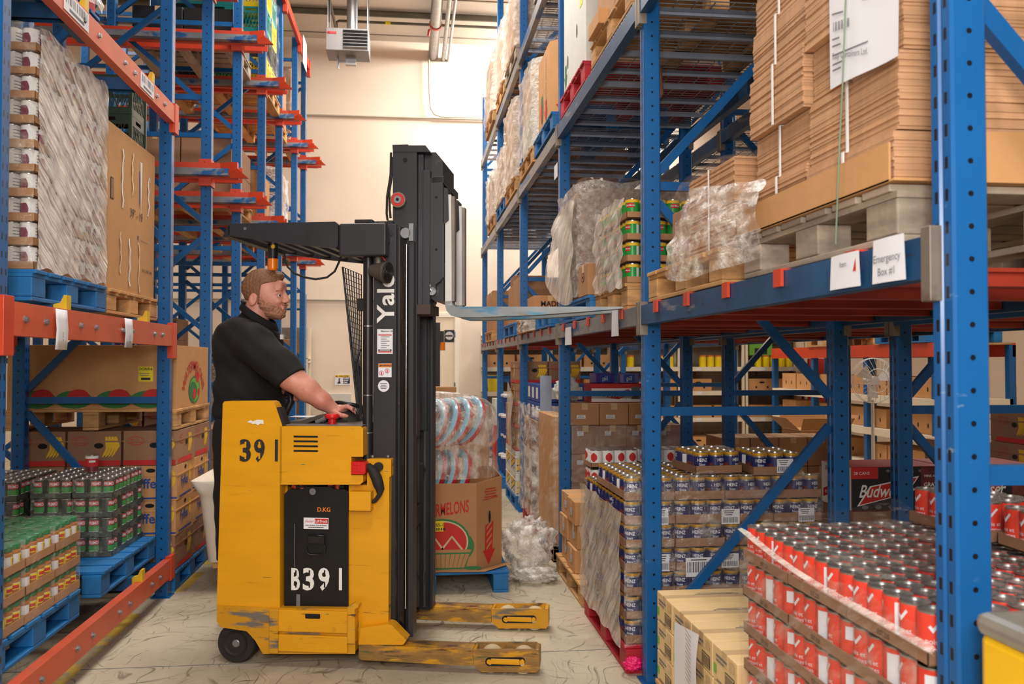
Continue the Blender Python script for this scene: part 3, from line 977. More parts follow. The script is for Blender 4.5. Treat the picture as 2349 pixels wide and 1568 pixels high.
for i in range(9):
    s = i / 8 * 2 - 1
    hgt = math.sqrt(max(0, 1 - s * s))
    P.append([(p.x, 0.33 + s * 0.13, pod[0].z + (p.z - pod[0].z) * hgt) for p in pod])
b.grid(P, 0, True)
b.build('steering_pod', mat('pod_plastic', (60, 56, 52), 0.22, 0, 0.1, 7), tr)
b = MB()
q = T(762, 970, 0.09)
b.lathe([(0.021, 0, 0), (0.021, 0.026, 0), (0.034, 0.03, 0), (0.037, 0.036, 0), (0.037, 0.046, 0), (0.03, 0.053, 0), (0.005, 0.055, 0)], (q.x, 0.09, q.z - 0.005), 24)
b.build('emergency_stop_button', M['red'], tr)
b = MB()
q = T(738, 968, 0.1)
b.cyl((q.x - 0.03, 0.1, q.z), (q.x + 0.02, 0.1, q.z + 0.02), 0.012, 10).cyl((q.x, 0.12, q.z), (q.x, 0.12, q.z + 0.03), 0.015, 10)
b.build('key_switch', M['steel'], tr)
b = MB()
lv = [T(646, 958, 0.36), T(655, 948, 0.36), T(668, 920, 0.36), T(666, 905, 0.36), T(655, 900, 0.36)]
b.tube(lv, [0.016, 0.018, 0.02, 0.02, 0.018], 10)
b.build('control_lever', M['black'], tr)
q = T(752, 945, 0.24)
b = MB()
ring = [(q.x + 0.075 + 0.085 * math.cos(2 * math.pi * i / 24), 0.40 + 0.085 * math.sin(2 * math.pi * i / 24), q.z + 0.018 + 0.03 * math.cos(2 * math.pi * i / 24 + 2)) for i in range(24)]
b.tube(ring, 0.011, 8, closed=True)
b.tube([ring[0], (q.x + 0.075, 0.4, q.z), ring[12]], 0.009, 6).tube([ring[6], (q.x + 0.075, 0.4, q.z), ring[18]], 0.009, 6).tube([(q.x + 0.075, 0.4, q.z), (q.x + 0.075, 0.4, q.z - 0.06)], 0.016, 8)
b.build('steering_wheel', M['black'], tr)
# ---- battery
b = MB()
TR(b, [(652, 1133), (662, 1122), (692, 1122), (702, 1116), (758, 1116), (768, 1122), (792, 1122), (798, 1130), (798, 1396), (652, 1396)], 0.03, 0.68)
for t, x, wd_ in (('B', 677, 20), ('3', 708, 26), ('9', 743, 26), ('I', 781, 7)):
    p, q = T(x, 1327, 0.027), T(x + wd_, 1327, 0.027)
    b.text(t, p, UX, UZ, 0.150, 1, 0.03, width=q.x - p.x)
    if t != 'I':
        for dy in (-0.03, 0.03):
            b.quad(p + Vector((0.004, -0.001, dy)), UX, UZ, 0.008, 0.028, 0)
p = T(743, 1168, 0.027)
b.text('D.KG', p, UX, UZ, 0.03, 3, 0.02)
p = T(676, 1250, 0.027)
b.quad(p, UX, UZ, 0.003, 0.22, 2)
b.quad(T(684, 1378, 0.027), UX, UZ, 0.02, 0.07, 2)
p = T(717, 1127, 0.027)
b.add([p + Vector((0.017 * math.cos(i * math.pi / 8), 0, 0.017 * math.sin(i * math.pi / 8))) for i in range(16)], [tuple(range(16))], 2)
bat = b.build('battery', [mat('battery_steel', (20, 20, 23), 0.4, 0.2, 0.3, 6, scuffs=[((58, 56, 56), 7, (2, 1, 0.3), 0.68, 0.78)]), M['whiteink'], M['greyink'], M['orangeink']], tr, bevel=0.006)
b = MB()
p = T(725, 1200, 0.024)
b.quad(p, UX, UZ, 0.13, 0.057, 0)
b.quad(p + Vector((0.028, -0.0005, 0.012)), UX, UZ, 0.07, 0.026, 1)
b.text('LiftTruck', p + Vector((0.028, -0.001, 0.012)), UX, UZ, 0.017, 0, 0.02)
b.text('Easter', p + Vector((-0.036, -0.001, 0.012)), UX, UZ, 0.018, 1, 0.0, shear=0.4)
b.text('Sales, Services, Parts & Rentals', p + Vector((0, -0.001, -0.009)), UX, UZ, 0.009, 2, 0.02)
b.quad(p + Vector((0, -0.001, -0.02)), UX, UZ, 0.08, 0.003, 2)
b.build('dealer_sticker', [M['paper'], M['redink'], M['ink']], bat)
b = MB()
hp = [T(x, y, 0.02) for x, y in ((706, 1228), (744, 1228), (744, 1240), (740, 1246), (746, 1252), (744, 1268), (738, 1272), (710, 1272), (703, 1266), (702, 1252), (708, 1246), (706, 1240))]
b.tube([(p.x, 0.022, p.z) for p in hp], 0.004, 6, closed=True)
TB(b, 707, 1230, 743, 1246, 0.005, 0.03)
b.build('battery_handle', mat('handle_metal', (46, 44, 44), 0.3, 0.5, 0.2), bat)
for x in (690, 773):
    b = MB()
    p = T(x, 1121, 0.05)
    b.cyl((p.x, 0.07, p.z - 0.01), (p.x, 0.07, p.z + 0.025), 0.018, 10).cyl((p.x - 0.02, 0.07, p.z), (p.x - 0.05, 0.07, p.z + 0.015), 0.014, 8)
    b.build('battery_cap', M['orange'], bat)
b = MB()
TB(b, 660, 1112, 795, 1118, 0.1, 0.66, 0, 0.1)
b.tube([T(680, 1118, 0.06), T(700, 1113, 0.06), T(740, 1118, 0.07), T(790, 1116, 0.06)], 0.01, 6)
b.build('battery_cables', M['rubber'], bat)
# ---- chassis, gate, brackets
b = MB()
TR(b, [(497, 1388), (642, 1394), (815, 1396), (815, 1499), (603, 1499), (585, 1468), (566, 1447), (506, 1438), (497, 1424)], -0.008, 0.80)
b.build('chassis', M['yellow2'], tr, bevel=0.015)
b = MB()
TB(b, 638, 1398, 796, 1453, -0.025, -0.005)
TB(b, 638, 1455, 796, 1499, -0.027, -0.005)
g = b.build('battery_gate', M['yellow'], tr, bevel=0.004)
b = MB()
TB(b, 699, 1406, 735, 1420, -0.027, -0.01)
b.build('gate_slot', M['dark'], g, bevel=0.006)
for x, y in ((665, 1440), (766, 1443)):
    p = T(x, y, -0.025)
    MB().cyl((p.x, -0.03, p.z), (p.x, -0.02, p.z), 0.010, 12).build('bolt', M['yellow2'], g)
b = MB()
TB(b, 617, 1397, 637, 1499, -0.03, 0.0)
b.build('gate_bracket', M['yellow2'], tr, bevel=0.004)
b = MB()
TR(b, [(797, 1392), (812, 1383), (822, 1386), (822, 1392), (814, 1397), (814, 1475), (797, 1475)], -0.03, 0.02)
b.build('gate_bracket', M['yellow2'], tr, bevel=0.004)
b = MB()
TB(b, 800, 1127, 850, 1172, -0.012, 0.05)
b.build('battery_retainer', M['yellow'], tr, bevel=0.004)
# ---- mast support column
b = MB()
TR(b, [(800, 1112), (842, 1112), (842, 1052), (897, 1052), (897, 1092), (893, 1094), (891, 1432), (925, 1466), (925, 1478), (800, 1478)], 0.05, 0.16)
cl = b.build('mast_support', M['yellow'], tr, bevel=0.006)
p = T(869, 1070, 0.05)
MB().cyl((p.x, 0.03, p.z), (p.x, 0.055, p.z), 0.024, 20).build('rubber_plug', M['rubber'], cl)
for x in (851, 887):
    p = T(x, 1050, 0.06)
    MB().cyl((p.x, 0.09, p.z), (p.x, 0.09, p.z + 0.012), 0.012, 6).build('bolt', M['steel'], cl)
b = MB()
TB(b, 805, 1059, 836, 1088, -0.02, 0.05)
TB(b, 826, 1062, 838, 1085, -0.022, 0.045)
for k in range(3):
    TB(b, 808, 1064 + 7 * k, 824, 1067 + 7 * k, -0.023, 0.0)
b.build('power_connector', M['red'], tr, bevel=0.003)
b = MB()
b.tube([T(x, y, 0.02) for x, y in ((836, 1075), (846, 1070), (856, 1080), (864, 1096), (868, 1110), (872, 1122), (870, 1135), (860, 1148), (848, 1152), (838, 1140))], [0.014, 0.02, 0.026, 0.028, 0.027, 0.022, 0.012, 0.011, 0.011, 0.011], 10)
b.build('power_cable', M['rubber'], tr)
# ---- wheels
def wheel(x, y, rpx, v0, v1):
    c = T(x, y, v0)
    r = rpx / (FPX / 4.5)
    w = MB().lathe([(r * 0.5, 0, 0), (r * 0.95, 0, 0), (r, 0.012, 0), (r, v1 - v0 - 0.012, 0), (r * 0.95, v1 - v0, 0), (r * 0.5, v1 - v0, 0)], n=32)
    o = w.build('drive_wheel', M['rubber'], tr, bevel=0.003)
    o.location = (c.x, v1, r)
    o.rotation_euler = (R(90), 0, 0)
    h = MB().lathe([(0.001, 0.109, 0), (r * 0.16, 0.109, 0), (r * 0.2, 0.106, 1), (r * 0.5, 0.106, 1), (r * 0.6, 0.112, 1), (r * 0.62, 0.10, 1)], n=24).build('hub', [M['steel'], M['rubber']], o)
    h.location = (0, 0, (v1 - v0) - 0.105)
    return o


wheel(541, 1470, 45, 0.03, 0.15)
wheel(541, 1470, 45, 0.66, 0.78)
# ---- outrigger legs, near and far
def outrigger(vo):
    b = MB()
    TR(b, [(823, 1478), (1085, 1489), (1085, 1527), (828, 1513), (823, 1508)], 0, 0.11)
    lg = b.build('outrigger_leg', M['legpaint'], tr, bevel=0.006)
    lg.location = (0, vo, 0)
    b = MB()
    TR(b, [(827, 1440), (890, 1431), (899, 1434), (932, 1468), (925, 1478), (823, 1478)], 0.004, 0.09)
    b.build('gusset', M['yellow'], lg, bevel=0.004)
    b = MB()
    for v0 in (0.0, 0.108):
        TR(b, [(1085, 1489), (1226, 1489), (1237, 1496), (1237, 1534), (1231, 1542), (1104, 1541), (1086, 1524)], v0, v0 + 0.014, 0, 0)
    TB(b, 1085, 1489, 1092, 1525, 0.012, 0.11, 0, 0)
    TB(b, 1227, 1490, 1237, 1538, 0.012, 0.11, 0, 0)
    TB(b, 1158, 1500, 1166, 1538, 0.012, 0.11, 0, 0)
    hs = b.build('wheel_housing', M['legpaint'] if vo == 0 else M['yellow2'], lg, bevel=0.005)
    for x in (1124, 1198):
        c = T(x, 1508, 0)
        r = 0.058
        MB().cyl((c.x, 0.018, r + 0.004), (c.x, 0.105, r + 0.004), r, 24).cyl((c.x, -0.003, r + 0.005), (c.x, 0.12, r + 0.005), 0.012, 10).build('load_wheel', M['cream'], lg)
    b = MB()
    pl = []
    for i in range(9):
        a = math.pi / 2 + math.pi * i / 8
        pl.append((1122 + 9 * math.cos(a), 1517 - 10 * math.sin(a)))
    for i in range(9):
        a = -math.pi / 2 + math.pi * i / 8
        pl.append((1196 + 9 * math.cos(a), 1517 - 10 * math.sin(a)))
    TR(b, pl, -0.002, 0.004)
    b.build('axle_slot', M['dark'], hs)
    b = MB()
    TB(b, 1126, 1510, 1192, 1525, -0.005, 0.003)
    for x in (1122, 1198):
        p = T(x, 1517, -0.004)
        b.cyl((p.x, -0.008, p.z), (p.x, 0, p.z), 0.012, 10)
    b.build('axle_plate', M['yellow'], hs, bevel=0.002)


outrigger(0.0)
outrigger(0.71)
b = MB()
TB(b, 826, 1440, 900, 1476, 0.09, 0.73)
b.build('front_crossmember', M['yellow2'], tr)
# ---- mast
def mirrored(fn, name, m, bevel=0.003, n2=True):
    o = fn(MB(), 0).build(name, m, tr, bevel=bevel)
    if n2:
        fn(MB(), 1).build(name, m, tr, bevel=bevel)
    return o


def mv(k, a, c):
    return (a, c) if k == 0 else (TW - c, TW - a)


def outer(mb, k):
    v0, v1 = mv(k, 0.10, 0.20)
    TB(mb, 857, 514, 906, 1466, v0, v1, 0, 0.10)
    v0, v1 = mv(k, 0.13, 0.20)
    TB(mb, 906, 516, 913, 1466, v0, v1, 0, 0.10)
    v0, v1 = mv(k, 0.11, 0.20)
    TB(mb, 937, 516, 946, 1462, v0, v1, 0, 0.10)
    return mb


om = mirrored(outer, 'outer_mast', M['mast'])
def rail_strips(mb, k):
    for x0, x1, dv in ((917, 925, 0.112), (906.5, 909, 0.105)):
        v0, v1 = mv(k, dv, dv + 0.06)
        TB(mb, x0, 520, x1, 1464, v0, v1, 0, 0.10)
    return mb
mirrored(rail_strips, 'rail_edge', M['grease'], 0.002)
def rail_back(mb, k):
    v0, v1 = mv(k, 0.16, 0.2)
    TB(mb, 906, 522, 940, 1464, v0, v1, 0, 0.10)
    return mb
mirrored(rail_back, 'rail_channel', M['black'], 0)
def inner(mb, k):
    v0, v1 = mv(k, 0.17, 0.25)
    x1 = 956 if k == 0 else 943
    TR(mb, [(901, 346), (x1, 346), (x1, 1000), (901, 1000)], v0, v1, 0, 0.17)
    if k == 0:
        TB(mb, 956, 350, 968, 700, 0.20, 0.28, 0, 0.17)
        TB(mb, 968, 388, 984, 700, 0.19, 0.28, 0, 0.17)
    return mb
im = mirrored(inner, 'inner_mast', M['mast'])
b = MB()
TB(b, 947, 722, 961, 1392, 0.605, 0.622, 0, 0.605)
TB(b, 972, 722, 976, 1392, 0.60, 0.622, 0, 0.60)
b.build('inner_rail', M['mastgrey'], tr, bevel=0.002)
b = MB()
TR(b, [(900, 332), (936, 331), (937, 333), (976, 333), (986, 348), (901, 348)], 0.165, 0.66, 0, 0.165)
b.build('mast_crosshead', M['mast'], tr, bevel=0.004)
for y0, y1 in ((420, 450), (1180, 1230)):
    b = MB()
    TB(b, 905, y0, 930, y1, 0.25, 0.57, 0, 0.17)
    b.build('mast_crossbar', M['mast'], tr)
b = MB()
TB(b, 858, 1300, 905, 1460, 0.2, 0.62, 0, 0.1)
b.build('mast_base', M['black'], tr)
p = T(929, 366, 0.165)
MB().cyl((p.x, 0.163, p.z), (p.x, 0.175, p.z), 0.011, 16).build('pin_hole', M['dark'], tr)
p = T(914, 459, 0.14)
rb = MB().cyl((p.x, 0.125, p.z), (p.x, 0.17, p.z), 0.04, 28).build('roller', M['greysteel'], tr)
MB().cyl((p.x, 0.121, p.z), (p.x, 0.13, p.z), 0.034, 28).build('roller_ring', M['redink'], rb)
MB().cyl((p.x, 0.117, p.z), (p.x, 0.13, p.z), 0.020, 20).build('roller_bearing', M['steel'], rb)
MB().cyl((p.x, 0.114, p.z), (p.x, 0.13, p.z), 0.008, 12).build('roller_pin', M['dark'], rb)
b = MB()
for (pts) in ([(897, 350), (896, 400), (893, 420), (888, 450), (887, 490), (889, 505)], [(901, 360), (898, 410), (893, 440), (894, 480), (896, 500)]):
    b.tube([T(x, y, 0.2) for x, y in pts], 0.007, 6)
b.build('hydraulic_hose', M['rubber'], tr)
b = MB()
for x, y, r in ((933, 536, 0.03),):
    p = T(x, y, 0.12)
    b.cyl((p.x, 0.09, p.z), (p.x, 0.15, p.z), r * 0.9, 24)
TB(b, 938, 512, 948, 552, 0.09, 0.15)
b.build('chain_pulley', M['steel'], tr)
b = MB()
for v in (0.125, 0.695):
    p, q = T(932.5, 560, 0.125), T(932.5, 1395, 0.125)
    b.cyl((p.x, v, q.z), (p.x, v, p.z), 0.006, 10)
b.build('lift_cylinder_rod', M['chrome'], tr)
b = MB()
TB(b, 888, 505, 900, 516, 0.12, 0.7)
TB(b, 857, 507, 945, 516, 0.2, 0.62)
TB(b, 813, 503, 853, 511, 0.15, 0.3)
b.build('mast_top_tie', M['black'], tr, bevel=0.003)
b = MB()
TB(b, 944, 698, 987, 720, 0.18, 0.42)
b.build('carriage_stop', mat('rusty_brown', (70, 54, 46), 0.6, 0.2, 0.3), tr)
# mast lettering and stickers
b = MB()
p = T(884, 684, 0.096)
b.text('Yale', p + Vector((0.0, 0, 0)), UZ, (-1, 0, 0), 0.125, 0, 0.02, width=0.25)
lt = b.build('mast_lettering', M['whiteink'], tr)
b = MB()
p = T(883, 783, 0.096)
b.quad(p, UX, UZ, 0.082, 0.127, 0)
e = Vector((0, -0.001, 0))
b.text('Maximum Lift', p + e + Vector((0.01, 0, 0.054)), UX, UZ, 0.011, 2, 0.02)
b.quad(p + e + Vector((0.0, 0, 0.034)), UX, UZ, 0.07, 0.005, 1)
for k in range(6):
    b.quad(p + e + Vector((0.002 - 0.008 * (k % 2), 0, 0.024 - 0.011 * k)), UX, UZ, 0.045 - 0.016 * (k % 2), 0.003, 3)
b.quad(p + e + Vector((0.0, 0, -0.044)), UX, UZ, 0.07, 0.008, 2)
b.quad(p + e * 2 + Vector((0.0, 0, -0.044)), UX, UZ, 0.055, 0.003, 0)
b.quad(p + e + Vector((0.0, 0, -0.053)), UX, UZ, 0.07, 0.006, 1)
b.build('capacity_sticker', [M['paper'], M['redink'], M['ink'], M['greyink']], tr)
b = MB()
p = T(883, 849, 0.096)
b.quad(p, UX, UZ, 0.07, 0.07, 0)
b.quad(p + e + Vector((0, 0, 0.025)), UX, UZ, 0.07, 0.018, 1)
b.text('WARNING', p + e * 2 + Vector((0.006, 0, 0.025)), UX, UZ, 0.012, 2, 0.03)
b.add([p + e * 2 + Vector((-0.03, 0, 0.02)), p + e * 2 + Vector((-0.02, 0, 0.02)), p + e * 2 + Vector((-0.025, 0, 0.03))], [(0, 1, 2)], 2)
for dx, dz in ((-0.018, -0.014), (0.012, -0.002)):
    c = p + e + Vector((dx, 0, dz))
    b.tube([c + Vector((0.011 * math.cos(i * math.pi / 8), 0, 0.011 * math.sin(i * math.pi / 8))) for i in range(16)], 0.0012, 4, 3, closed=True)
    b.quad(c + Vector((0, -0.0005, -0.001)), UX, UZ, 0.006, 0.013, 3)
b.build('warning_sticker', [M['paper'], M['orangeink'], M['ink'], M['redink']], tr)
b = MB()
p = T(880, 885, 0.096)
b.add([p + Vector((0.03 * math.cos(i * math.pi / 16), 0, 0.03 * math.sin(i * math.pi / 16))) for i in range(32)], [tuple(range(32))], 0)
for k in range(4):
    b.quad(p + e + Vector((0, 0, 0.012 - 0.008 * k)), UX, UZ, 0.036 - 0.008 * (k % 2), 0.003, 1)
b.build('inspection_sticker', [M['paper'], M['ink']], tr)
# ---- carriage and forks
def carr(mb, k):
    v0, v1 = mv(k, 0.20, 0.235)
    TR(mb, [(978, 408), (1015, 405), (1016, 430), (1016, 634), (1009, 645), (999, 652), (999, 666), (975, 665), (976, 650)], v0, v1, 0, 0.20)
    return mb
cr = mirrored(carr, 'carriage_plate', M['mast'], 0.005)
for x, y in ((1001, 452), (1001, 572)):
    p = T(x, y, 0.2)
    MB().cyl((p.x, 0.198, p.z), (p.x, 0.21, p.z), 0.007, 12).build('pin_hole', M['dark'], cr)
p = T(985, 655, 0.2)
MB().cyl((p.x, 0.192, p.z), (p.x, 0.21, p.z), 0.009, 12).build('bolt', M['steel'], cr)
b = MB()
TR(b, [(958, 350), (1000, 349), (1016, 368), (1016, 405), (978, 408), (975, 395), (958, 385)], 0.24, 0.58, 0, 0.24)
b.build('carriage_head', M['mast'], tr, bevel=0.006)
b = MB()
TB(b, 988, 404, 1018, 420, 0.2, 0.66)
TB(b, 985, 600, 1016, 640, 0.24, 0.58)
b.build('carriage_bar', M['mast'], tr, bevel=0.004)
b = MB()
TR(b, [(985, 640), (1018, 640), (1018, 690), (1000, 692), (985, 680)], 0.24, 0.6)
TB(b, 960, 395, 978, 690, 0.26, 0.56)
b.build('tilt_block', M['black'], tr, bevel=0.005)
b = MB()
p = T(992, 668, 0.22)
b.cyl((p.x, 0.2, p.z), (p.x, 0.25, p.z), 0.022, 16).cyl((p.x - 0.03, 0.21, p.z + 0.03), (p.x, 0.21, p.z), 0.014, 10)
b.build('tilt_link', M['steel'], tr)
for v in (0.24, 0.58):
    b = MB()
    TR(b, [(1021, 446), (1035, 446), (1036, 640), (1036, 700), (1021, 700)], v, v + 0.10, 0, 0.24)
    fk = b.build('fork_shank', M['forkwhite'], tr, bevel=0.004)
    b = MB()
    TR(b, [(1017, 430), (1028, 433), (1030, 505), (1017, 516)], v - 0.008, v + 0.10, 0, 0.24)
    b.build('fork_hook', M['mast'], fk, bevel=0.003)
    b = MB()
    TB(b, 1035, 448, 1041, 690, v + 0.02, v + 0.08, 0, 0.24)
    b.build('load_backrest_bar', M['greysteel'], fk)
    b = MB()
    TR(b, [(1021, 690), (1036, 690), (1039, 698), (1046, 703), (1429, 703), (1429, 707), (1330, 715), (1230, 722), (1100, 727), (1050, 727), (1034, 723), (1024, 712), (1021, 700)], v, v + 0.10, 0, 0.24)
    b.build('fork_tine', M['tine'], tr, bevel=0.004)
# ---- overhead guard
for v in (0.0, 0.74):
    b = MB()
    TR(b, [(523, 519), (527, 513), (769, 508), (775, 514), (775, 562), (769, 569), (640, 556), (523, 539)], v, v + 0.03, 0, 0)
    og = b.build('guard_side', M['mast'], tr, bevel=0.006)
    b = MB()
    TB(b, 777, 512, 885, 586, v, v + 0.06, 0, 0)
    b.build('guard_bracket', M['mast'], tr, bevel=0.010)
b = MB()
TR(b, [(510, 543), (523, 517), (527, 517), (527, 541), (516, 545)], 0.0, 0.77, 0, 0)
b.build('guard_nose', M['black'], tr, bevel=0.004)
for x, y in ((560, 541), (605, 546), (650, 552), (695, 557), (740, 562)):
    b = MB()
    TB(b, x - 6, y - 20, x + 6, y - 2, 0.03, 0.74, 0, 0)
    b.build('guard_slat', M['black'], tr)
b = MB()
TB(b, 780, 540, 884, 552, 0.06, 0.74, 0, 0)
b.build('guard_plate', M['mast'], tr)
p = T(562, 524, -0.001)
MB().cyl((p.x, -0.002, p.z), (p.x, 0.004, p.z), 0.008, 12).build('bolt', M['steel'], tr)
p = T(898, 535, 0.1)
MB().cyl((p.x, 0.093, p.z), (p.x, 0.105, p.z), 0.012, 12).build('bolt', M['black'], tr)
# post that carries the guard
for v in (0.10, 0.68):
    p, q = T(845, 580, 0.10), T(847, 1052, 0.10)
    o = MB().cyl((p.x, v, q.z), (p.x, v, p.z), 0.026, 20).build('guard_post', M['black'], tr)
    for y in (748, 992, 906):
        z = T(845, y, 0.1).z
        MB().cyl((p.x, v, z - 0.002), (p.x, v, z + 0.003), 0.028, 20).build('cable_tie', M['steel'], o)
# wire screen in front of the operator
b = MB()
TLp, TRp, BR, BL = (786, 612), (829, 630), (829, 970), (823, 966)
vv = 0.34
for i in range(8):
    s = i / 7
    b.tube([T(TLp[0] + (TRp[0] - TLp[0]) * s, TLp[1] + (TRp[1] - TLp[1]) * s, vv), T(BL[0] + (BR[0] - BL[0]) * s, BL[1] + (BR[1] - BL[1]) * s, vv)], 0.0035 if i else 0.006, 5)
for j in range(30):
    s = j / 29
    b.tube([T(TLp[0] + (BL[0] - TLp[0]) * s, TLp[1] + (BL[1] - TLp[1]) * s, vv), T(TRp[0] + (BR[0] - TRp[0]) * s, TRp[1] + (BR[1] - TRp[1]) * s, vv)], 0.0025, 4)
b.build('wire_screen', M['black'], tr)
b = MB()
TB(b, 818, 684, 834, 712, 0.3, 0.36)
b.build('screen_clamp', M['black'], tr)
b = MB()
b.tube([T(x, y, 0.33) for x, y in ((828, 800), (818, 830), (813, 862), (822, 900), (826, 940), (822, 970))], 0.004, 6)
b.build('thin_cable', M['rubber'], tr)
# beacon, lamp, cable
p = T(626, 575, 0.36)
bc = MB().cyl((p.x, 0.36, p.z - 0.045), (p.x, 0.36, p.z + 0.05), 0.028, 20).build('beacon_base', M['black'], tr)
b = MB().lathe([(0.012, -0.112, 0), (0.024, -0.108, 0), (0.028, -0.098, 0), (0.0285, -0.045, 0), (0.02, -0.04, 0)], (p.x, 0.36, p.z), 20).build('beacon_lens', M['amber'], bc)
b = MB()
ps = [p + Vector(((0.016 if i % 2 else 0.008) * math.cos(i * math.pi / 8) + 0.012, -0.0295, (0.016 if i % 2 else 0.008) * math.sin(i * math.pi / 8) + 0.02)) for i in range(16)]
b.add(ps, [tuple(range(16))], 0)
b.build('beacon_sticker', M['yellowink'], bc)
b = MB()
b.tube([T(x, y, 0.3) for x, y in ((652, 575), (654, 595), (660, 612), (676, 627), (700, 636), (724, 640), (750, 636), (768, 622), (778, 600), (782, 588))], 0.006, 6)
b.build('beacon_cable', M['rubber'], tr)
p = T(876, 623, 0.04)
lp = MB().cyl(p + Vector((-0.06, 0.02, 0.012)), p + Vector((0.02, -0.01, -0.004)), 0.03, 20, r2=0.054).cyl(p + Vector((0.02, -0.01, -0.004)), p + Vector((0.034, -0.014, -0.006)), 0.056, 20).build('horn', mat('dusty_horn', (70, 64, 58), 0.6, 0, 0.2, 9), tr, bevel=0.003)
b = MB()
for k in range(4):
    rr = 0.012 * (k + 1)
    c = p + Vector((0.037, -0.0145, -0.006))
    dd = Vector((0.016, -0.004, -0.002)).normalized()
    a1 = dd.orthogonal().normalized(); a2 = dd.cross(a1)
    b.tube([c + (a1 * math.cos(i * math.pi / 10) + a2 * math.sin(i * math.pi / 10)) * rr for i in range(20)], 0.0035, 5, closed=True)
b.build('horn_grille', M['black'], lp)
b = MB()
b.tube([p + Vector((-0.025, 0.03, 0.04)), p + Vector((-0.03, 0.04, 0.1))], 0.016, 8)
b.build('horn_bracket', M['greysteel'], lp)
b = MB()
b.tube([T(x, y, 0.05) for x, y in ((830, 590), (845, 578), (865, 580), (878, 590), (884, 598))], 0.004, 6)
b.build('horn_wire', M['redink'], lp)
# papers on the console
q = T(700, 960, 0.55)
b = MB().quad((q.x, 0.6, T(648, 977, 0).z + 0.012), (1, 0.1, 0), (0, 1, 0), 0.2, 0.14, 0)
b.quad((q.x - 0.06, 0.52, T(648, 977, 0).z + 0.0135), (1, 0, 0), (0, 1, 0), 0.05, 0.03, 1)
o = b.build('paper_sheet', [M['paper'], M['redink']], None)
o.location = TO
o.rotation_euler = (0, 0, TYAW)
tag(o, 'white and red paper sheet lying on the truck console', 'paper')

# ================================================================== the operator
def surfnets(Fd, org, h):
    Sg = Fd < 0
    nx, ny, nz = Fd.shape
    acc = np.zeros((nx - 1, ny - 1, nz - 1, 3), np.float32)
    cnt = np.zeros((nx - 1, ny - 1, nz - 1), np.float32)
    cor = [(i, j, k) for i in (0, 1) for j in (0, 1) for k in (0, 1)]
    def sub(A, c):
        return A[c[0]:c[0] + nx - 1, c[1]:c[1] + ny - 1, c[2]:c[2] + nz - 1]
    for a in cor:
        for ax in range(3):
            if a[ax]:
                continue
            c = list(a); c[ax] = 1
            fa, fc = sub(Fd, a), sub(Fd, c)
            m = sub(Sg, a) != sub(Sg, c)
            with np.errstate(divide='ignore', invalid='ignore'):
                t = np.where(m, fa / (fa - fc), 0)
            for d in range(3):
                acc[..., d] += np.where(m, a[d] + (t if d == ax else 0), 0)
            cnt += m
    act = cnt > 0
    idx = -np.ones(act.shape, np.int64)
    idx[act] = np.arange(act.sum())
    ijk = np.argwhere(act)
    V = (ijk + acc[act] / cnt[act][:, None]) * h + np.array(org)
    Q = []
    for ax in range(3):
        o1, o2 = [d for d in range(3) if d != ax]
        sl0 = [slice(1, -1)] * 3; sl1 = [slice(1, -1)] * 3
        sl0[ax] = slice(0, -1); sl1[ax] = slice(1, None)
        A, B = Sg[tuple(sl0)], Sg[tuple(sl1)]
        for flip, mm in ((False, A & ~B), (True, ~A & B)):
            e = np.argwhere(mm)
            if not len(e):
                continue
            off = np.ones(3, int); off[ax] = 0
            e = e + off
            def cell(d1, d2):
                q = e.copy(); q[:, o1] -= d1; q[:, o2] -= d2
                return idx[q[:, 0], q[:, 1], q[:, 2]]
            q4 = np.stack([cell(1, 1), cell(0, 1), cell(0, 0), cell(1, 0)], 1)
            if flip != (ax == 1):
                q4 = q4[:, ::-1]
            Q.append(q4)
    return V, np.concatenate(Q)


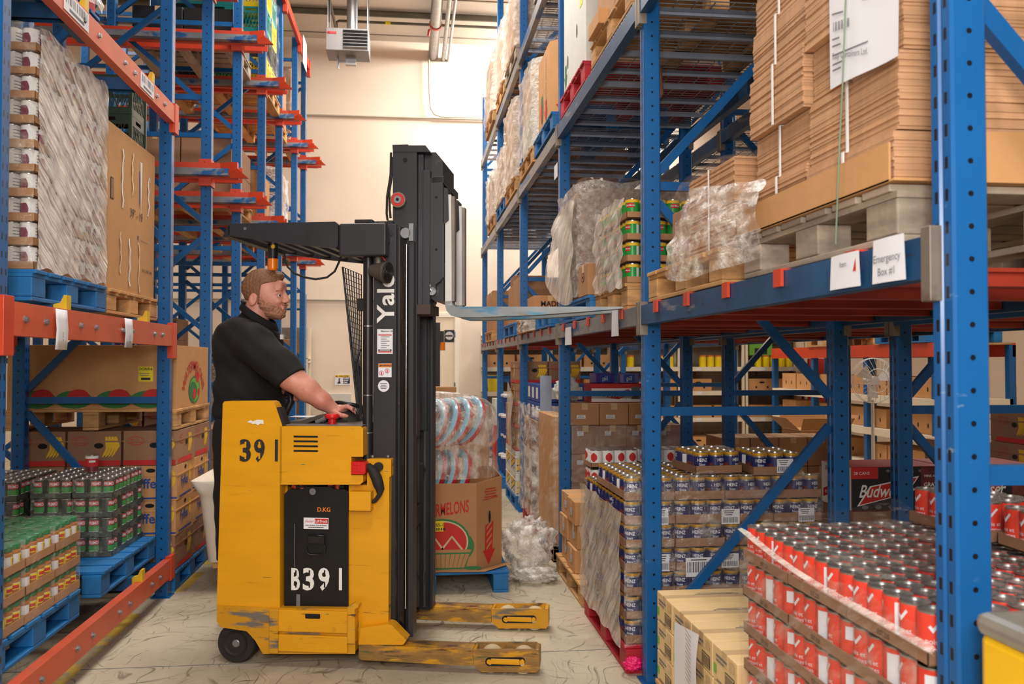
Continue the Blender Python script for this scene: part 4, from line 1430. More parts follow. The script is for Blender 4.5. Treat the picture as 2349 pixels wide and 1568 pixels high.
class SDF:
    def __init__(s, lo, hi, h):
        s.h, s.lo = h, np.array(lo, float)
        s.n = np.ceil((np.array(hi) - s.lo) / h).astype(int) + 1
        s.F = np.full(s.n, 1.0, np.float32)

    def _blk(s, c0, c1):
        i0 = np.maximum(0, np.floor((np.minimum(c0, c1) - s.lo) / s.h).astype(int))
        i1 = np.minimum(s.n, np.ceil((np.maximum(c0, c1) - s.lo) / s.h).astype(int) + 1)
        if (i1 <= i0).any():
            return None, None
        sl = tuple(slice(a, b) for a, b in zip(i0, i1))
        g = np.meshgrid(*[s.lo[d] + s.h * np.arange(i0[d], i1[d]) for d in range(3)], indexing='ij')
        return sl, g

    def _mix(s, sl, d, k, op):
        A = s.F[sl]
        d = d.astype(np.float32)
        if op == 'sub':
            d = -d
            h = np.clip(0.5 + 0.5 * (d - A) / k, 0, 1)
            s.F[sl] = A * (1 - h) + d * h + k * h * (1 - h)
            return
        h = np.clip(0.5 + 0.5 * (A - d) / k, 0, 1)
        s.F[sl] = A * (1 - h) + d * h - k * h * (1 - h)

    def ell(s, c, r, k=0.02, op='add', rot=None):
        c, r = np.array(c, float), np.array(r, float)
        mrg = 0.06 + k + r.max() - r if rot is not None else 0.06 + k
        sl, g = s._blk(c - r - mrg, c + r + mrg)
        if sl is None:
            return s
        X = [g[i] - c[i] for i in range(3)]
        if rot is not None:
            m = np.array(rot)
            X = [m[0][i] * X[0] + m[1][i] * X[1] + m[2][i] * X[2] for i in range(3)]
        k0 = np.sqrt(sum((X[i] / r[i]) ** 2 for i in range(3)))
        k1 = np.sqrt(sum((X[i] / r[i] ** 2) ** 2 for i in range(3))) + 1e-9
        s._mix(sl, k0 * (k0 - 1) / k1, k, op)
        return s

    def cap(s, p, q, r1, r2=None, k=0.02, op='add'):
        p, q = np.array(p, float), np.array(q, float)
        r2 = r1 if r2 is None else r2
        mr = max(r1, r2) + 0.06 + k
        sl, g = s._blk(np.minimum(p, q) - mr, np.maximum(p, q) + mr)
        if sl is None:
            return s
        d = q - p
        L2 = (d ** 2).sum() + 1e-12
        t = np.clip(sum((g[i] - p[i]) * d[i] for i in range(3)) / L2, 0, 1)
        dist = np.sqrt(sum((g[i] - p[i] - d[i] * t) ** 2 for i in range(3)))
        s._mix(sl, dist - (r1 + (r2 - r1) * t), k, op)
        return s

    def chain(s, pts, rs, k=0.02):
        for i in range(len(pts) - 1):
            s.cap(pts[i], pts[i + 1], rs[i], rs[i + 1], k)
        return s

    def cut(s, p, nrm, k=0.004):
        """keep the side the normal points away from"""
        p, nrm = np.array(p, float), np.array(nrm, float)
        nrm /= np.linalg.norm(nrm)
        g = np.meshgrid(*[s.lo[d] + s.h * np.arange(s.n[d]) for d in range(3)], indexing='ij')
        s.F = np.maximum(s.F, sum((g[i] - p[i]) * nrm[i] for i in range(3)).astype(np.float32))
        return s

    def noise(s, amp, f, seed=0):
        rs = np.random.RandomState(seed)
        g = np.meshgrid(*[s.lo[d] + s.h * np.arange(s.n[d]) for d in range(3)], indexing='ij')
        for _ in range(5):
            w = rs.randn(3) * f
            s.F += (amp * np.sin(w[0] * g[0] + w[1] * g[1] + w[2] * g[2] + rs.rand() * 6)).astype(np.float32)
        return s

    def build(s, name, m, parent):
        V, Q = surfnets(s.F, s.lo, s.h)
        me = bpy.data.meshes.new(name)
        me.from_pydata(V.tolist(), [], Q.tolist())
        me.materials.append(m)
        me.polygons.foreach_set('use_smooth', [True] * len(me.polygons))
        me.update()
        o = bpy.data.objects.new(name, me)
        C.objects.link(o)
        o.parent = parent
        sm = o.modifiers.new('smooth', 'SMOOTH')
        sm.iterations = 2
        sm.factor = 0.5
        return o


MV = 0.42                                    # how far in from the near side he stands
KP = 4.72 / FPX                              # metres per pixel at his depth


def B(x, y, dv=0.0):
    p = T(x, y, MV)
    return (p.x, MV + dv * KP, p.z)


def E(*r):
    return tuple(x * KP for x in r)


def BP(x, y, dv=0.0):
    p = T(x, y, MV + dv * KP)
    return (p.x, MV + dv * KP, p.z)


man = thing('person', 'bearded person in black polo shirt standing in the truck, hand on its steering pod', 'person', TO, TYAW)


def head(s, grow=0.0):
    g = grow
    s.ell(B(602, 661), E(46 + g, 37 + g, 45 + g), 0.02)
    s.ell(B(612, 672), E(42 + g, 34 + g, 44 + g), 0.02)
    s.ell(B(627, 690), E(27 + g, 27 + g, 34 + g), 0.02)
    s.ell(B(622, 709), E(27 + g, 26 + g, 20 + g), 0.02)
    s.ell(B(638, 717), E(15 + g, 17 + g, 13 + g), 0.015)
    return s


def arms(s):
    # near arm: upper arm, forearm, hand laid over the pod
    B = BP
    sh, el, wr = B(582, 788, -95), B(668, 866, -100), B(764, 938, -78)
    s.cap(sh, el, 28 * KP, 29 * KP, 0.015)
    s.chain([el, B(705, 894, -98), B(738, 918, -90), wr], [29 * KP, 26 * KP, 20 * KP, 14.5 * KP], 0.02)
    s.ell(B(776, 939, -70), E(17, 17, 9), 0.012)
    s.ell(B(786, 937, -66), E(14, 17, 8), 0.012)
    for i, (x1, y1, x2, y2, x3, y3) in enumerate(((797, 932, 808, 938, 816, 948), (798, 932, 811, 938, 820, 949), (796, 932, 808, 937, 817, 947), (792, 932, 801, 936, 808, 943))):
        dv = -83 + i * 9.5
        s.chain([B(784, 935, dv + 3), B(x1, y1, dv), B(x2, y2, dv), B(x3, y3, dv)], [5.6 * KP, 5.0 * KP, 4.5 * KP, 3.6 * KP], 0.004)
    s.chain([B(768, 944, -86), B(776, 951, -95), B(788, 953, -97), B(796, 954, -94)], [7 * KP, 6 * KP, 5 * KP, 4 * KP], 0.006)
    # far arm, hand closed round the lever
    sh, el, wr = B(592, 790, 95), B(640, 878, 98), B(660, 893, -10)
    s.cap(sh, el, 28 * KP, 28 * KP, 0.015)
    s.chain([el, B(655, 888, 45), wr], [29 * KP, 22 * KP, 15 * KP], 0.02)
    s.ell(B(668, 898, -14), E(14, 12, 12), 0.012)
    for i in range(4):
        y = 892 + i * 6.0
        s.chain([B(672, y - 2, -18), B(682 - i, y + 1, -22), B(684 - i, y + 5, -30), B(676, y + 6, -34)], [5.6 * KP, 5.2 * KP, 4.6 * KP, 4 * KP], 0.004)
    s.chain([B(664, 890, -22), B(672, 886, -32), B(680, 888, -36)], [6.5 * KP, 5.5 * KP, 4.5 * KP], 0.005)
    return s


lo = np.array(B(470, 960)) + np.array((0, -0.33, 0)); hi = np.array(B(835, 606)) + np.array((0, 0.33, 0))
s = SDF(lo, hi, 0.0052)
# hidden trunk joins head and arms into one body
s.cap(B(580, 792, -60), B(582, 792, 60), 26 * KP, k=0.02)
s.ell(B(572, 835), E(50, 66, 78), 0.03)
s.ell(B(570, 900), E(54, 62, 60), 0.03)
s.cap(B(592, 706), B(580, 765), 30 * KP, 30 * KP, 0.02)
head(s)
s.cap(B(646, 662, -15), B(646, 662, 15), 7 * KP, k=0.010)                  # brow
s.cap(B(645, 652, -10), B(645, 652, 10), 9 * KP, k=0.014)
s.chain([B(650, 668), B(655, 680), B(659, 689)], [4.5 * KP, 5.5 * KP, 6.5 * KP], 0.006)   # nose
s.ell(B(655, 692, -6), E(5, 4, 4), 0.004).ell(B(655, 692, 6), E(5, 4, 4), 0.004)
for sd in (-1, 1):
    s.ell(B(651, 677, sd * 17), E(8, 7, 6.0), 0.006, 'sub')
    s.ell(B(641, 678, sd * 16), E(7.0, 7.0, 6.4), 0.003)
    s.cap(B(648.5, 674, sd * 9), B(642, 676, sd * 25), 2.9 * KP, k=0.003)
    s.cap(B(647.5, 682.5, sd * 9), B(642, 682, sd * 24), 2.6 * KP, k=0.003)
    s.ell(B(641, 692, sd * 16), E(12, 11, 9), 0.012)                      # cheek
    s.ell(B(594, 689, sd * 37), E(10, 4.5, 16), 0.006, rot=Matrix.Rotation(0.25, 3, 'Y'))
    s.ell(B(596, 688, sd * 42), E(5.5, 3, 10), 0.003, 'sub')
s.cap(B(653, 702, -9), B(653, 702, 9), 3.6 * KP, k=0.004).cap(B(651, 708, -8), B(651, 708, 8), 3.8 * KP, k=0.004)
s.cap(B(657, 705.3, -10), B(657, 705.3, 10), 1.3 * KP, k=0.003, op='sub')
arms(s)
body = s.build('body', M['skin'], man)
# eyes
for sd in (-1, 1):
    c = Vector(B(643.2, 678.6, sd * 16))
    MB().lathe([(0.001, -0.0145, 0), (0.008, -0.0125, 0), (0.0125, -0.008, 0), (0.0145, 0, 0), (0.0125, 0.008, 0), (0.008, 0.0125, 0), (0.001, 0.0145, 0)], c, 16).build('eye', M['whiteink'], man)
    MB().cyl(c + Vector((0.0118, sd * 0.005, 0)), c + Vector((0.0144, sd * 0.006, 0)), 0.0062, 12).build('iris', mat('iris', (60, 66, 72), 0.2), man)
# hair
lo = np.array(B(545, 730)) + np.array((0, -0.12, 0)); hi = np.array(B(672, 606)) + np.array((0, 0.12, 0))
s = head(SDF(lo, hi, 0.0042), 2.2)
s.ell(B(630, 634, 0), E(22, 26, 14), 0.012)
s.noise(0.0012, 160, 3)
def half(a_, c_, toward):
    a_, c_ = np.array(B(*a_)), np.array(B(*c_))
    d_ = c_ - a_
    n_ = np.array((-d_[2], 0, d_[0])); n_ /= np.linalg.norm(n_)
    if np.dot(np.array(B(*toward)) - a_, n_) < 0:
        n_ = -n_
    g_ = np.meshgrid(*[s.lo[d] + s.h * np.arange(s.n[d]) for d in range(3)], indexing='ij')
    return sum((g_[i] - a_[i]) * n_[i] for i in range(3))


cutA = half((662, 641), (612, 655), (640, 700))
cutB = half((614, 650), (603, 712), (650, 690))
cutC = half((566, 706), (610, 716), (590, 740))
s.F = np.maximum(s.F, np.maximum(np.minimum(cutA, cutB), cutC).astype(np.float32))
for sd in (-1, 1):
    s.ell(B(597, 694, sd * 44), E(11, 16, 20), 0.004, 'sub')
s.build('hair', M['hair'], man)
# brow hair and beard
MB().tube([B(651, 668, -9), B(648, 667, -16), B(642, 669, -24)], [0.002, 0.003, 0.002], 6).build('eyebrow', M['hair'], man)
lo = np.array(B(590, 748)) + np.array((0, -0.10, 0)); hi = np.array(B(676, 680)) + np.array((0, 0.10, 0))
s = SDF(lo, hi, 0.0042)
s.ell(B(622, 702), E(30, 30, 29), 0.015).cap(B(609, 684, -27), B(612, 702, -27), 8 * KP, k=0.01).cap(B(609, 684, 27), B(612, 702, 27), 8 * KP, k=0.01).ell(B(637, 717), E(19, 20, 17), 0.015)
s.cap(B(654, 698, -10), B(654, 698, 10), 4.5 * KP, k=0.008)
s.noise(0.0012, 150, 5)
p1 = np.array(B(598, 676)); p2 = np.array(B(662, 699))
dn = p2 - p1
s.cut(p1, (-dn[2], 0, dn[0]) if dn[0] > 0 else (dn[2], 0, -dn[0]))
s.ell(B(661, 705, 0), E(8, 10, 3.4), 0.003, 'sub')
s.build('beard', M['beard'], man)
# polo shirt
lo = np.array(B(455, 985)) + np.array((0, -0.36, 0)); hi = np.array(B(735, 690)) + np.array((0, 0.36, 0))
s = SDF(lo, hi, 0.0065)
s.cap(B(572, 772, -62), B(577, 772, 62), 44 * KP, k=0.03)
s.ell(B(543, 790), E(52, 84, 62), 0.04)
s.ell(B(577, 815), E(76, 92, 85), 0.05)
s.ell(B(574, 895), E(84, 92, 92), 0.05)
s.ell(B(568, 945), E(80, 86, 50), 0.05)
s.cut(B(570, 972), (0, 0, -1))
s.cap(B(588, 722), B(578, 760), 37 * KP, 46 * KP, 0.03)
for sd in (-1, 1):
    el = BP(670, 868, -100) if sd < 0 else BP(640, 878, 98)
    sh = BP(580, 786, -88) if sd < 0 else BP(594, 786, 88)
    s.cap(sh, el, 47 * KP, 38 * KP, 0.03)
s.noise(0.0024, 26, 9)
p1 = np.array(B(560, 699)); p2 = np.array(B(634, 752))
dn = p2 - p1
s.cut(p1, (-dn[2], 0, dn[0]))                 # neck opening
p1 = np.array(BP(652, 880, -100)); p2 = np.array(BP(692, 850, -100))
dn = p2 - p1
g = np.meshgrid(*[s.lo[d] + s.h * np.arange(s.n[d]) for d in range(3)], indexing='ij')
nn = np.array((-dn[2], 0, dn[0])); nn = nn / np.linalg.norm(nn)
nn = nn if nn[0] > 0 else -nn
cutd = sum((g[i] - p1[i]) * nn[i] for i in range(3))
side = np.abs(g[1] - MV) > 62 * KP
s.F = np.maximum(s.F, np.where(side, cutd, -1).astype(np.float32))
s.build('polo_shirt', M['shirt'], man)
# collar
b = MB()
ring = []
for i in range(25):
    a = 2 * math.pi * i / 24
    x = 596 + 37 * math.cos(a); y = 724 + 27 * math.cos(a)
    ring.append((x, y, 36 * math.sin(a)))
P = [[B(x - 3, y - 9, dv) for x, y, dv in ring], [B(x - 1, y - 3, dv * 1.05) for x, y, dv in ring], [B(x - 5 + 6 * (x > 600), y + 9, dv * 1.3) for x, y, dv in ring]]
b.grid(P)
o = b.build('collar', M['shirt'], man)
o.modifiers.new('thick', 'SOLIDIFY').thickness = 0.005
# trousers, belt and shoes
lo = np.array(B(455, 1350)) + np.array((0, -0.32, 0)); hi = np.array(B(680, 930)) + np.array((0, 0.32, 0))
s = SDF(lo, hi, 0.009)
s.ell(B(562, 975), E(66, 80, 46), 0.03)
s.ell(B(538, 990), E(40, 68, 46), 0.03)
for sd in (-1, 1):
    s.chain([B(562, 985, sd * 42), B(556, 1130, sd * 44), B(550, 1322, sd * 44)], [56 * KP, 46 * KP, 34 * KP], 0.02)
s.noise(0.0016, 22, 2)
s.cut(B(566, 955), (0, 0, 1))
s.cut((0, 0, T(500, 1330, 0).z + 0.035), (0, 0, -1))
s.build('trousers', M['trouser'], man)
fz = T(500, 1330, 0).z
for sd in (-1, 1):
    c = B(552, 1330, sd * 44)
    s = SDF((c[0] - 0.14, c[1] - 0.07, fz - 0.01), (c[0] + 0.24, c[1] + 0.07, fz + 0.16), 0.007)
    s.ell((c[0] + 0.1, c[1], fz + 0.04), (0.12, 0.05, 0.045), 0.02).ell((c[0], c[1], fz + 0.06), (0.07, 0.045, 0.065), 0.02)
    s.cut((0, 0, fz + 0.002), (0, 0, -1))
    s.build('shoe', M['black'], man)
p = Vector(B(650, 770, -12))
b = MB().box(p + Vector((-0.004, -0.012, -0.02)), p + Vector((0.012, 0.012, 0.006)), 0)
b.build('name_badge', [M['whiteink'], M['blueink']], man)
# ================================================================== pallets and boxes
_PAL = {}


def pallet(kind, x0, x1, y0, y1, z, label, h=0.138):
    """block pallet: deck boards, stringer boards, nine blocks, bottom boards"""
    lx, ly = round(x1 - x0, 2), round(y1 - y0, 2)
    key = (kind, lx, ly)
    m = M[kind]
    if key not in _PAL:
        t = thing('pallet', label, 'pallet')
        a, c = lx / 2, ly / 2
        random.seed(len(_PAL))
        n = 6
        for i in range(n):
            y = -c + (i + 0.5) * ly / n
            w = ly / n * random.uniform(0.36, 0.45)
            MB().box((-a, y - w, h - 0.018), (a, y + w, h)).build('deck_board', m, t, bevel=0.003)
        for i in (-1, 0, 1):
            MB().box((i * (a - 0.06) - 0.05, -c, h - 0.034), (i * (a - 0.06) + 0.05, c, h - 0.0185)).build('stringer_board', m, t)
            MB().box((i * (a - 0.06) - 0.05, -c, 0), (i * (a - 0.06) + 0.05, c, 0.018)).build('bottom_board', m, t, bevel=0.003)
            for j in (-1, 0, 1):
                MB().box((i * (a - 0.06) - 0.05, j * (c - 0.07) - 0.07, 0.0185), (i * (a - 0.06) + 0.05, j * (c - 0.07) + 0.07, h - 0.0345)).build('block', m, t, bevel=0.004)
        _PAL[key] = t
        t.location = ((x0 + x1) / 2, (y0 + y1) / 2, z)
        return t
    o = copy_tree(_PAL[key])
    o.location = ((x0 + x1) / 2, (y0 + y1) / 2, z)
    o['label'] = label
    return o


FACES = {'-y': lambda a, c, h: (Vector((0, -c - 0.0015, h / 2)), Vector((1, 0, 0))),
         '-x': lambda a, c, h: (Vector((-a - 0.0015, 0, h / 2)), Vector((0, -1, 0))),
         '+x': lambda a, c, h: (Vector((a + 0.0015, 0, h / 2)), Vector((0, 1, 0)))}
INKS = ['ink', 'redink', 'greenink', 'blueink', 'yellowink', 'whiteink', 'orangeink', 'dark', 'greyink', 'tape', 'ltgreenink', 'card3', 'paper', 'maroon', 'labelyellow']
Z = Vector((0, 0, 1))


def decal(b, o, xd, pr):
    k = pr[0]
    if k == 't':                      # text, u, v, size, ink, options
        _, t, u, v, sz, ink, *op = pr
        kw = op[0] if op else {}
        vert = kw.pop('vert', False) if kw else False
        p = o + xd * u + Z * v + xd.cross(Z) * 0.0018
        if vert:
            b.text(t, p, Z, -xd, sz, 1 + INKS.index(ink), **kw)
        else:
            b.text(t, p, xd, Z, sz, 1 + INKS.index(ink), **kw)
        if op and vert:
            op[0]['vert'] = True
    elif k == 'r':                    # rectangle u, v, w, h, ink
        _, u, v, w, h, ink = pr[:6]
        off = pr[6] if len(pr) > 6 else 0
        n = xd.cross(Z)
        b.quad(o + xd * u + Z * v + n * off, xd, Z, w, h, 1 + INKS.index(ink))
    elif k == 'd':                    # disc / ellipse u, v, ru, rv, ink, lift
        _, u, v, ru, rv, ink = pr[:6]
        n = xd.cross(Z) * (pr[6] if len(pr) > 6 else 0)
        a0, a1 = pr[7] if len(pr) > 7 else (0, 2 * math.pi)
        pts = [o + n + xd * (u + ru * math.cos(a0 + (a1 - a0) * i / 20)) + Z * (v + rv * math.sin(a0 + (a1 - a0) * i / 20)) for i in range(21)]
        b.add(pts, [tuple(range(21))], 1 + INKS.index(ink))
    elif k == 'p':                    # polygon [(u, v)...], ink, lift
        n = xd.cross(Z) * (pr[3] if len(pr) > 3 else 0)
        b.add([o + n + xd * u + Z * v for u, v in pr[1]], [tuple(range(len(pr[1])))], 1 + INKS.index(pr[2]))


def carton(label, x0, x1, y0, y1, z0, h, m='card', group=None, prints=(), tape=True, lab=None, name='carton', rot=0.0, cat='box', hole=None, seam=True):
    a, c = (x1 - x0) / 2, (y1 - y0) / 2
    b = MB().box((-a, -c, 0), (a, c, h))
    for face, *pr in prints:
        o, xd = FACES[face](a, c, h)
        decal(b, o, xd, pr)
    o = b.build(name, [M[m]] + [M[i] for i in INKS], None, bevel=0.004)
    o.location = ((x0 + x1) / 2, (y0 + y1) / 2, z0)
    o.rotation_euler = (0, 0, rot)
    tag(o, label, cat, group)
    if tape:
        t = MB()
        if a > c:
            t.box((-a - 0.001, -0.024, h - 0.05), (a + 0.001, 0.024, h + 0.001))
        else:
            t.box((-0.024, -c - 0.001, h - 0.05), (0.024, c + 0.001, h + 0.001))
        t.build('tape_strip', M['tape'], o)
    if lab:
        for face, u, v, w, hh in lab:
            oo, xd = FACES[face](a, c, h)
            n = xd.cross(Z) * 0.0012
            l = MB().quad(oo + n + xd * u + Z * v, xd, Z, w, hh, 0)
            random.seed(int(w * 1e4))
            uu = -w * 0.4
            while uu < w * 0.4:
                ww = random.choice((0.02, 0.03, 0.05)) * w
                l.quad(oo + n * 2 + xd * (u + uu) + Z * (v - hh * 0.22), xd, Z, ww * 0.8, hh * 0.36, 1)
                uu += ww * 2
            for q in range(3):
                l.quad(oo + n * 2 + xd * (u - w * 0.08 * q * 0.5) + Z * (v + hh * (0.36 - 0.13 * q)), xd, Z, w * (0.75 - 0.12 * q), hh * 0.045, 1)
            l.build('shipping_label', [M['paper'], M['greyink']], o)
    return o


def clone(o, x, y, z, label, rot=0.0, group=None):
    c = copy_tree(o)
    c.location = (x, y, z)
    c.rotation_euler = (0, 0, rot)
    c['label'] = label
    if group:
        c['group'] = group
    return c


# ------------------------------------------------------------------ cans, jars and their trays
_CAN = {}


def can_mesh(style):
    """one can or jar, label front turned to angle 0; returns (mesh builder, materials, radius, height)"""
    b = MB()
    if style == 'bean':       # navy label, gold rim
        r, h = 0.0405, 0.104
        b.lathe([(r * 0.97, 0, 0), (r, 0.003, 1), (r, 0.018, 2), (r, 0.082, 2), (r * 0.995, 0.083, 0), (r * 0.99, 0.090, 3), (r * 1.01, 0.093, 3), (r * 1.01, h, 3), (r * 0.93, h, 0), (r * 0.92, h - 0.004, 0), (r * 0.5, h - 0.004, 0), (0.001, h - 0.004, 0)], n=20, cap=False)
        b.arcpatch((0, 0, 0), r + 0.0006, 1.5, 2.6, 0.012, 0.08, 4)
        b.arcpatch((0, 0, 0), r + 0.0006, -2.4, -1.2, 0.01, 0.05, 5)
        b.textcyl('HEINZ', (0, 0, 0), r + 0.001, 0, 0.066, 0.024, 4, 0.02, 0.8)
        b.textcyl('bien', (0, 0, 0), r + 0.001, 0, 0.044, 0.019, 4)
        b.textcyl('mijotés', (0, 0, 0), r + 0.001, 0, 0.027, 0.018, 4)
        ms = ['tin', 'maroon', 'navy', 'goldlid', 'paper', 'maroon']
    elif style == 'peas':
        r, h = 0.0345, 0.110
        b.lathe([(r, 0, 0), (r, 0.005, 1), (r, 0.104, 1), (r * 0.99, 0.105, 0), (r * 1.01, 0.106, 0), (r * 1.01, h, 0), (r * 0.93, h, 0), (r * 0.92, h - 0.004, 0), (r * 0.45, h - 0.0035, 0), (0.001, h - 0.004, 0)], n=20, cap=False)
        b.arcpatch((0, 0, 0), r + 0.0006, 1.4, 2.5, 0.008, 0.094, 2)
        b.arcpatch((0, 0, 0), r + 0.0006, -2.5, -1.6, 0.06, 0.094, 2)
        def cp(u, v):
            a = u / r
            return ((r + 0.0012) * math.cos(a), (r + 0.0012) * math.sin(a), v)
        b.add([cp(-0.014, 0.077), cp(-0.009, 0.082), cp(-0.004, 0.076), cp(0.011, 0.094), cp(0.016, 0.09), cp(-0.004, 0.065)], [(0, 1, 2, 5), (2, 3, 4, 5)], 2)
        b.textcyl('pois et', (0, 0, 0), r + 0.0012, 0.05, 0.047, 0.017, 2)
        b.textcyl('carottes', (0, 0, 0), r + 0.0012, 0.05, 0.031, 0.016, 2)
        ms = ['tin', 'brightred', 'paper']
    elif style == 'soup':     # dark green with orange name
        r, h = 0.035, 0.104
        b.lathe([(r, 0, 0), (r, 0.005, 1), (r, 0.098, 1), (r * 1.01, 0.099, 0), (r * 1.01, h, 0), (r * 0.93, h, 0), (r * 0.92, h - 0.004, 0), (0.001, h - 0.004, 0)], n=18, cap=False)
        b.arcpatch((0, 0, 0), r + 0.0006, -0.85, 0.85, 0.062, 0.09, 2)
        b.arcpatch((0, 0, 0), r + 0.0006, -0.9, 0.9, 0.028, 0.058, 3)
        b.arcpatch((0, 0, 0), r + 0.0007, -0.9, 0.7, 0.018, 0.028, 4)
        b.arcpatch((0, 0, 0), r + 0.0006, 2.0, 3.0, 0.012, 0.09, 4)
        b.textcyl('PRIMO', (0, 0, 0), r + 0.0012, 0, 0.076, 0.024, 4, 0.02, 0.78)
        ms = ['tin', 'dkgreen', 'redink', 'green', 'paper']
    elif style == 'tomato':   # white can with red picture
        r, h = 0.0375, 0.104
        b.lathe([(r, 0, 0), (r, 0.005, 2), (r, 0.022, 1), (r, 0.099, 1), (r * 1.01, 0.1, 0), (r * 1.01, h, 0), (r * 0.93, h, 0), (0.001, h - 0.003, 0)], n=18, cap=False)
        P = []
        for j in range(5):
            t = j / 4 * 2 - 1
            w = 0.62 * math.sqrt(max(0.05, 1 - t * t))
            P.append([((r + 0.0007) * math.cos(w * (i / 3 - 1)), (r + 0.0007) * math.sin(w * (i / 3 - 1)), 0.058 + 0.028 * t) for i in range(7)])
        b.grid(P, 2)
        ms = ['tin', 'whiteink', 'redink']
    elif style == 'peach':    # green can, yellow rim band
        r, h = 0.0365, 0.100
        b.lathe([(r, 0, 1), (r, 0.08, 2), (r, 0.094, 2), (r * 1.01, 0.095, 0), (r * 1.01, h, 0), (r * 0.93, h, 0), (0.001, h - 0.003, 0)], n=18, cap=False)
        b.arcpatch((0, 0, 0), r + 0.0006, -0.6, 0.6, 0.052, 0.076, 3)
        b.arcpatch((0, 0, 0), r + 0.0006, 1.6, 2.5, 0.02, 0.078, 4)
        b.textcyl('Del Monte', (0, 0, 0), r + 0.0012, 0, 0.064, 0.012, 4, 0.01)
        ms = ['tin', 'green', 'yellowink', 'redink', 'paper']
    elif style == 'plum':     # white with purple picture
        r, h = 0.0345, 0.098
        b.lathe([(r, 0, 0), (r, 0.004, 1), (r, 0.094, 1), (r * 1.01, 0.095, 0), (r * 1.01, h, 0), (0.001, h - 0.003, 0)], n=18, cap=False)
        P = []
        for j in range(7):
            t = j / 6
            w = 0.75 * (0.35 + 0.65 * math.sin(math.pi * (0.15 + 0.8 * (1 - t))))
            P.append([((r + 0.0007) * math.cos(w * (i / 3 - 1)), (r + 0.0007) * math.sin(w * (i / 3 - 1)), 0.008 + 0.066 * t) for i in range(7)])
        b.grid(P, 2)
        for q in range(4):
            b.arcpatch((0, 0, 0), r + 0.0007, 1.7, 2.7, 0.03 + q * 0.014, 0.033 + q * 0.014, 3)
        ms = ['tin', 'whiteink', 'plum', 'greyink']
    elif style == 'jar':      # peanut butter, green lid, yellow label
        r, h = 0.0365, 0.112
        b.lathe([(r * 0.9, 0, 0), (r, 0.006, 0), (r, 0.018, 3), (r, 0.07, 0), (r, 0.082, 0), (r * 0.86, 0.09, 2), (r * 0.96, 0.0905, 2), (r * 0.96, h - 0.003, 2), (r * 0.9, h, 2), (0.001, h, 2)], n=18, cap=False)
        b.arcpatch((0, 0, 0), r + 0.0006, -0.75, 0.75, 0.02, 0.068, 1)
        b.arcpatch((0, 0, 0), r + 0.0009, -0.5, 0.5, 0.026, 0.042, 0)
        b.arcpatch((0, 0, 0), r + 0.0012, -0.45, 0.45, 0.046, 0.06, 4)
        ms = ['peanut', 'labelyellow', 'lid', 'paper', 'redink']
    return b, ms, r, h


M['plum'] = mat('plum_picture', (122, 34, 66), 0.4, 0, 0.3, 60)
CANNAME = {'bean': 'can', 'peas': 'can', 'soup': 'can', 'tomato': 'can', 'peach': 'can', 'plum': 'can', 'jar': 'jar'}


def tray_proto(style, nx, ny, only=None, th=0.035, trayname='tray', face=-1, tray_m='card3', pitch=None, text=None, shrink=False, seed=0):
    """a cardboard tray of cans; nx across (X), ny along the aisle (Y). only: 'edge' keeps the two outer rows that show"""
    if style not in _CAN:
        b, ms, r, h = can_mesh(style)
        o = b.build(CANNAME[style], [M[i] for i in ms])
        _CAN[style] = (o.data, r, h)
        bpy.data.objects.remove(o)
    me, r, h = _CAN[style]
    p = pitch or r * 2.04
    lx, ly = nx * p + 0.006, ny * p + 0.006
    t = thing('can_tray' if style != 'jar' else 'jar_tray', '', 'tray of cans' if style != 'jar' else 'tray of jars')
    a, c = lx / 2, ly / 2
    b = MB().box((-a, -c, 0), (a, c, 0.004))
    b.box((-a, -c, 0), (a, -c + 0.003, th)).box((-a, c - 0.003, 0), (a, c, th)).box((-a, -c, 0), (-a + 0.003, c, th)).box((a - 0.003, -c, 0), (a, c, th))
    if text:
        for fc in ('-y', '-x' if face < 0 else '+x'):
            o, xd = FACES[fc](a, c, th)
            b.text(text, o, xd, Z, th * 0.5, 1, 0.01)
    b.build('tray', [M[tray_m], M['ink']], t)
    random.seed(seed + 5)
    for i in range(nx):
        for j in range(ny):
            edge = (i == 0 if face < 0 else i == nx - 1) or j == 0
            if only == 'edge' and not edge:
                continue
            o = bpy.data.objects.new(CANNAME[style], me)
            C.objects.link(o)
            o.parent = t
            o.location = (-a + 0.003 + (i + 0.5) * p, -c + 0.003 + (j + 0.5) * p, 0.005)
            front = -1.57 if j == 0 and (i != (0 if face < 0 else nx - 1)) else (math.pi if face < 0 else 0)
            if j == 0 and i == (0 if face < 0 else nx - 1):
                front = (-2.2 if face < 0 else -0.8)
            o.rotation_euler = (0, 0, front + random.choice((0, 0.15, -0.3, 0.5, -0.6, 2.0, -1.2, 0.1)))
    if shrink:
        f = MB()
        for (q0, q1) in (((-a, -c), (a, -c)), ((a, -c), (a, c)), ((a, c), (-a, c)), ((-a, c), (-a, -c))):
            P = []
            for z in (0.0, 0.02, th, th + 0.025, h - 0.01, h + 0.006):
                P.append([(q0[0] + (q1[0] - q0[0]) * s / 8 * 1.0 + (0.003 if q1[1] > q0[1] else -0.003 if q1[1] < q0[1] else 0), q0[1] + (q1[1] - q0[1]) * s / 8 + (-0.003 if q1[0] > q0[0] else 0.003 if q1[0] < q0[0] else 0), z) for s in range(9)])
            f.grid(P)
        f.grid([[(-a + lx * i / 6, -c + ly * j / 6, h + 0.006 + 0.003 * ((i + j) % 2)) for i in range(7)] for j in range(7)])
        f.build('shrink_film', M['shrink'], t)
    return t, lx, ly, h


M['shrink'] = film('tray_shrink_film', a0=0.02, a1=0.35, lo=0.5, hi=0.8, scale=24)


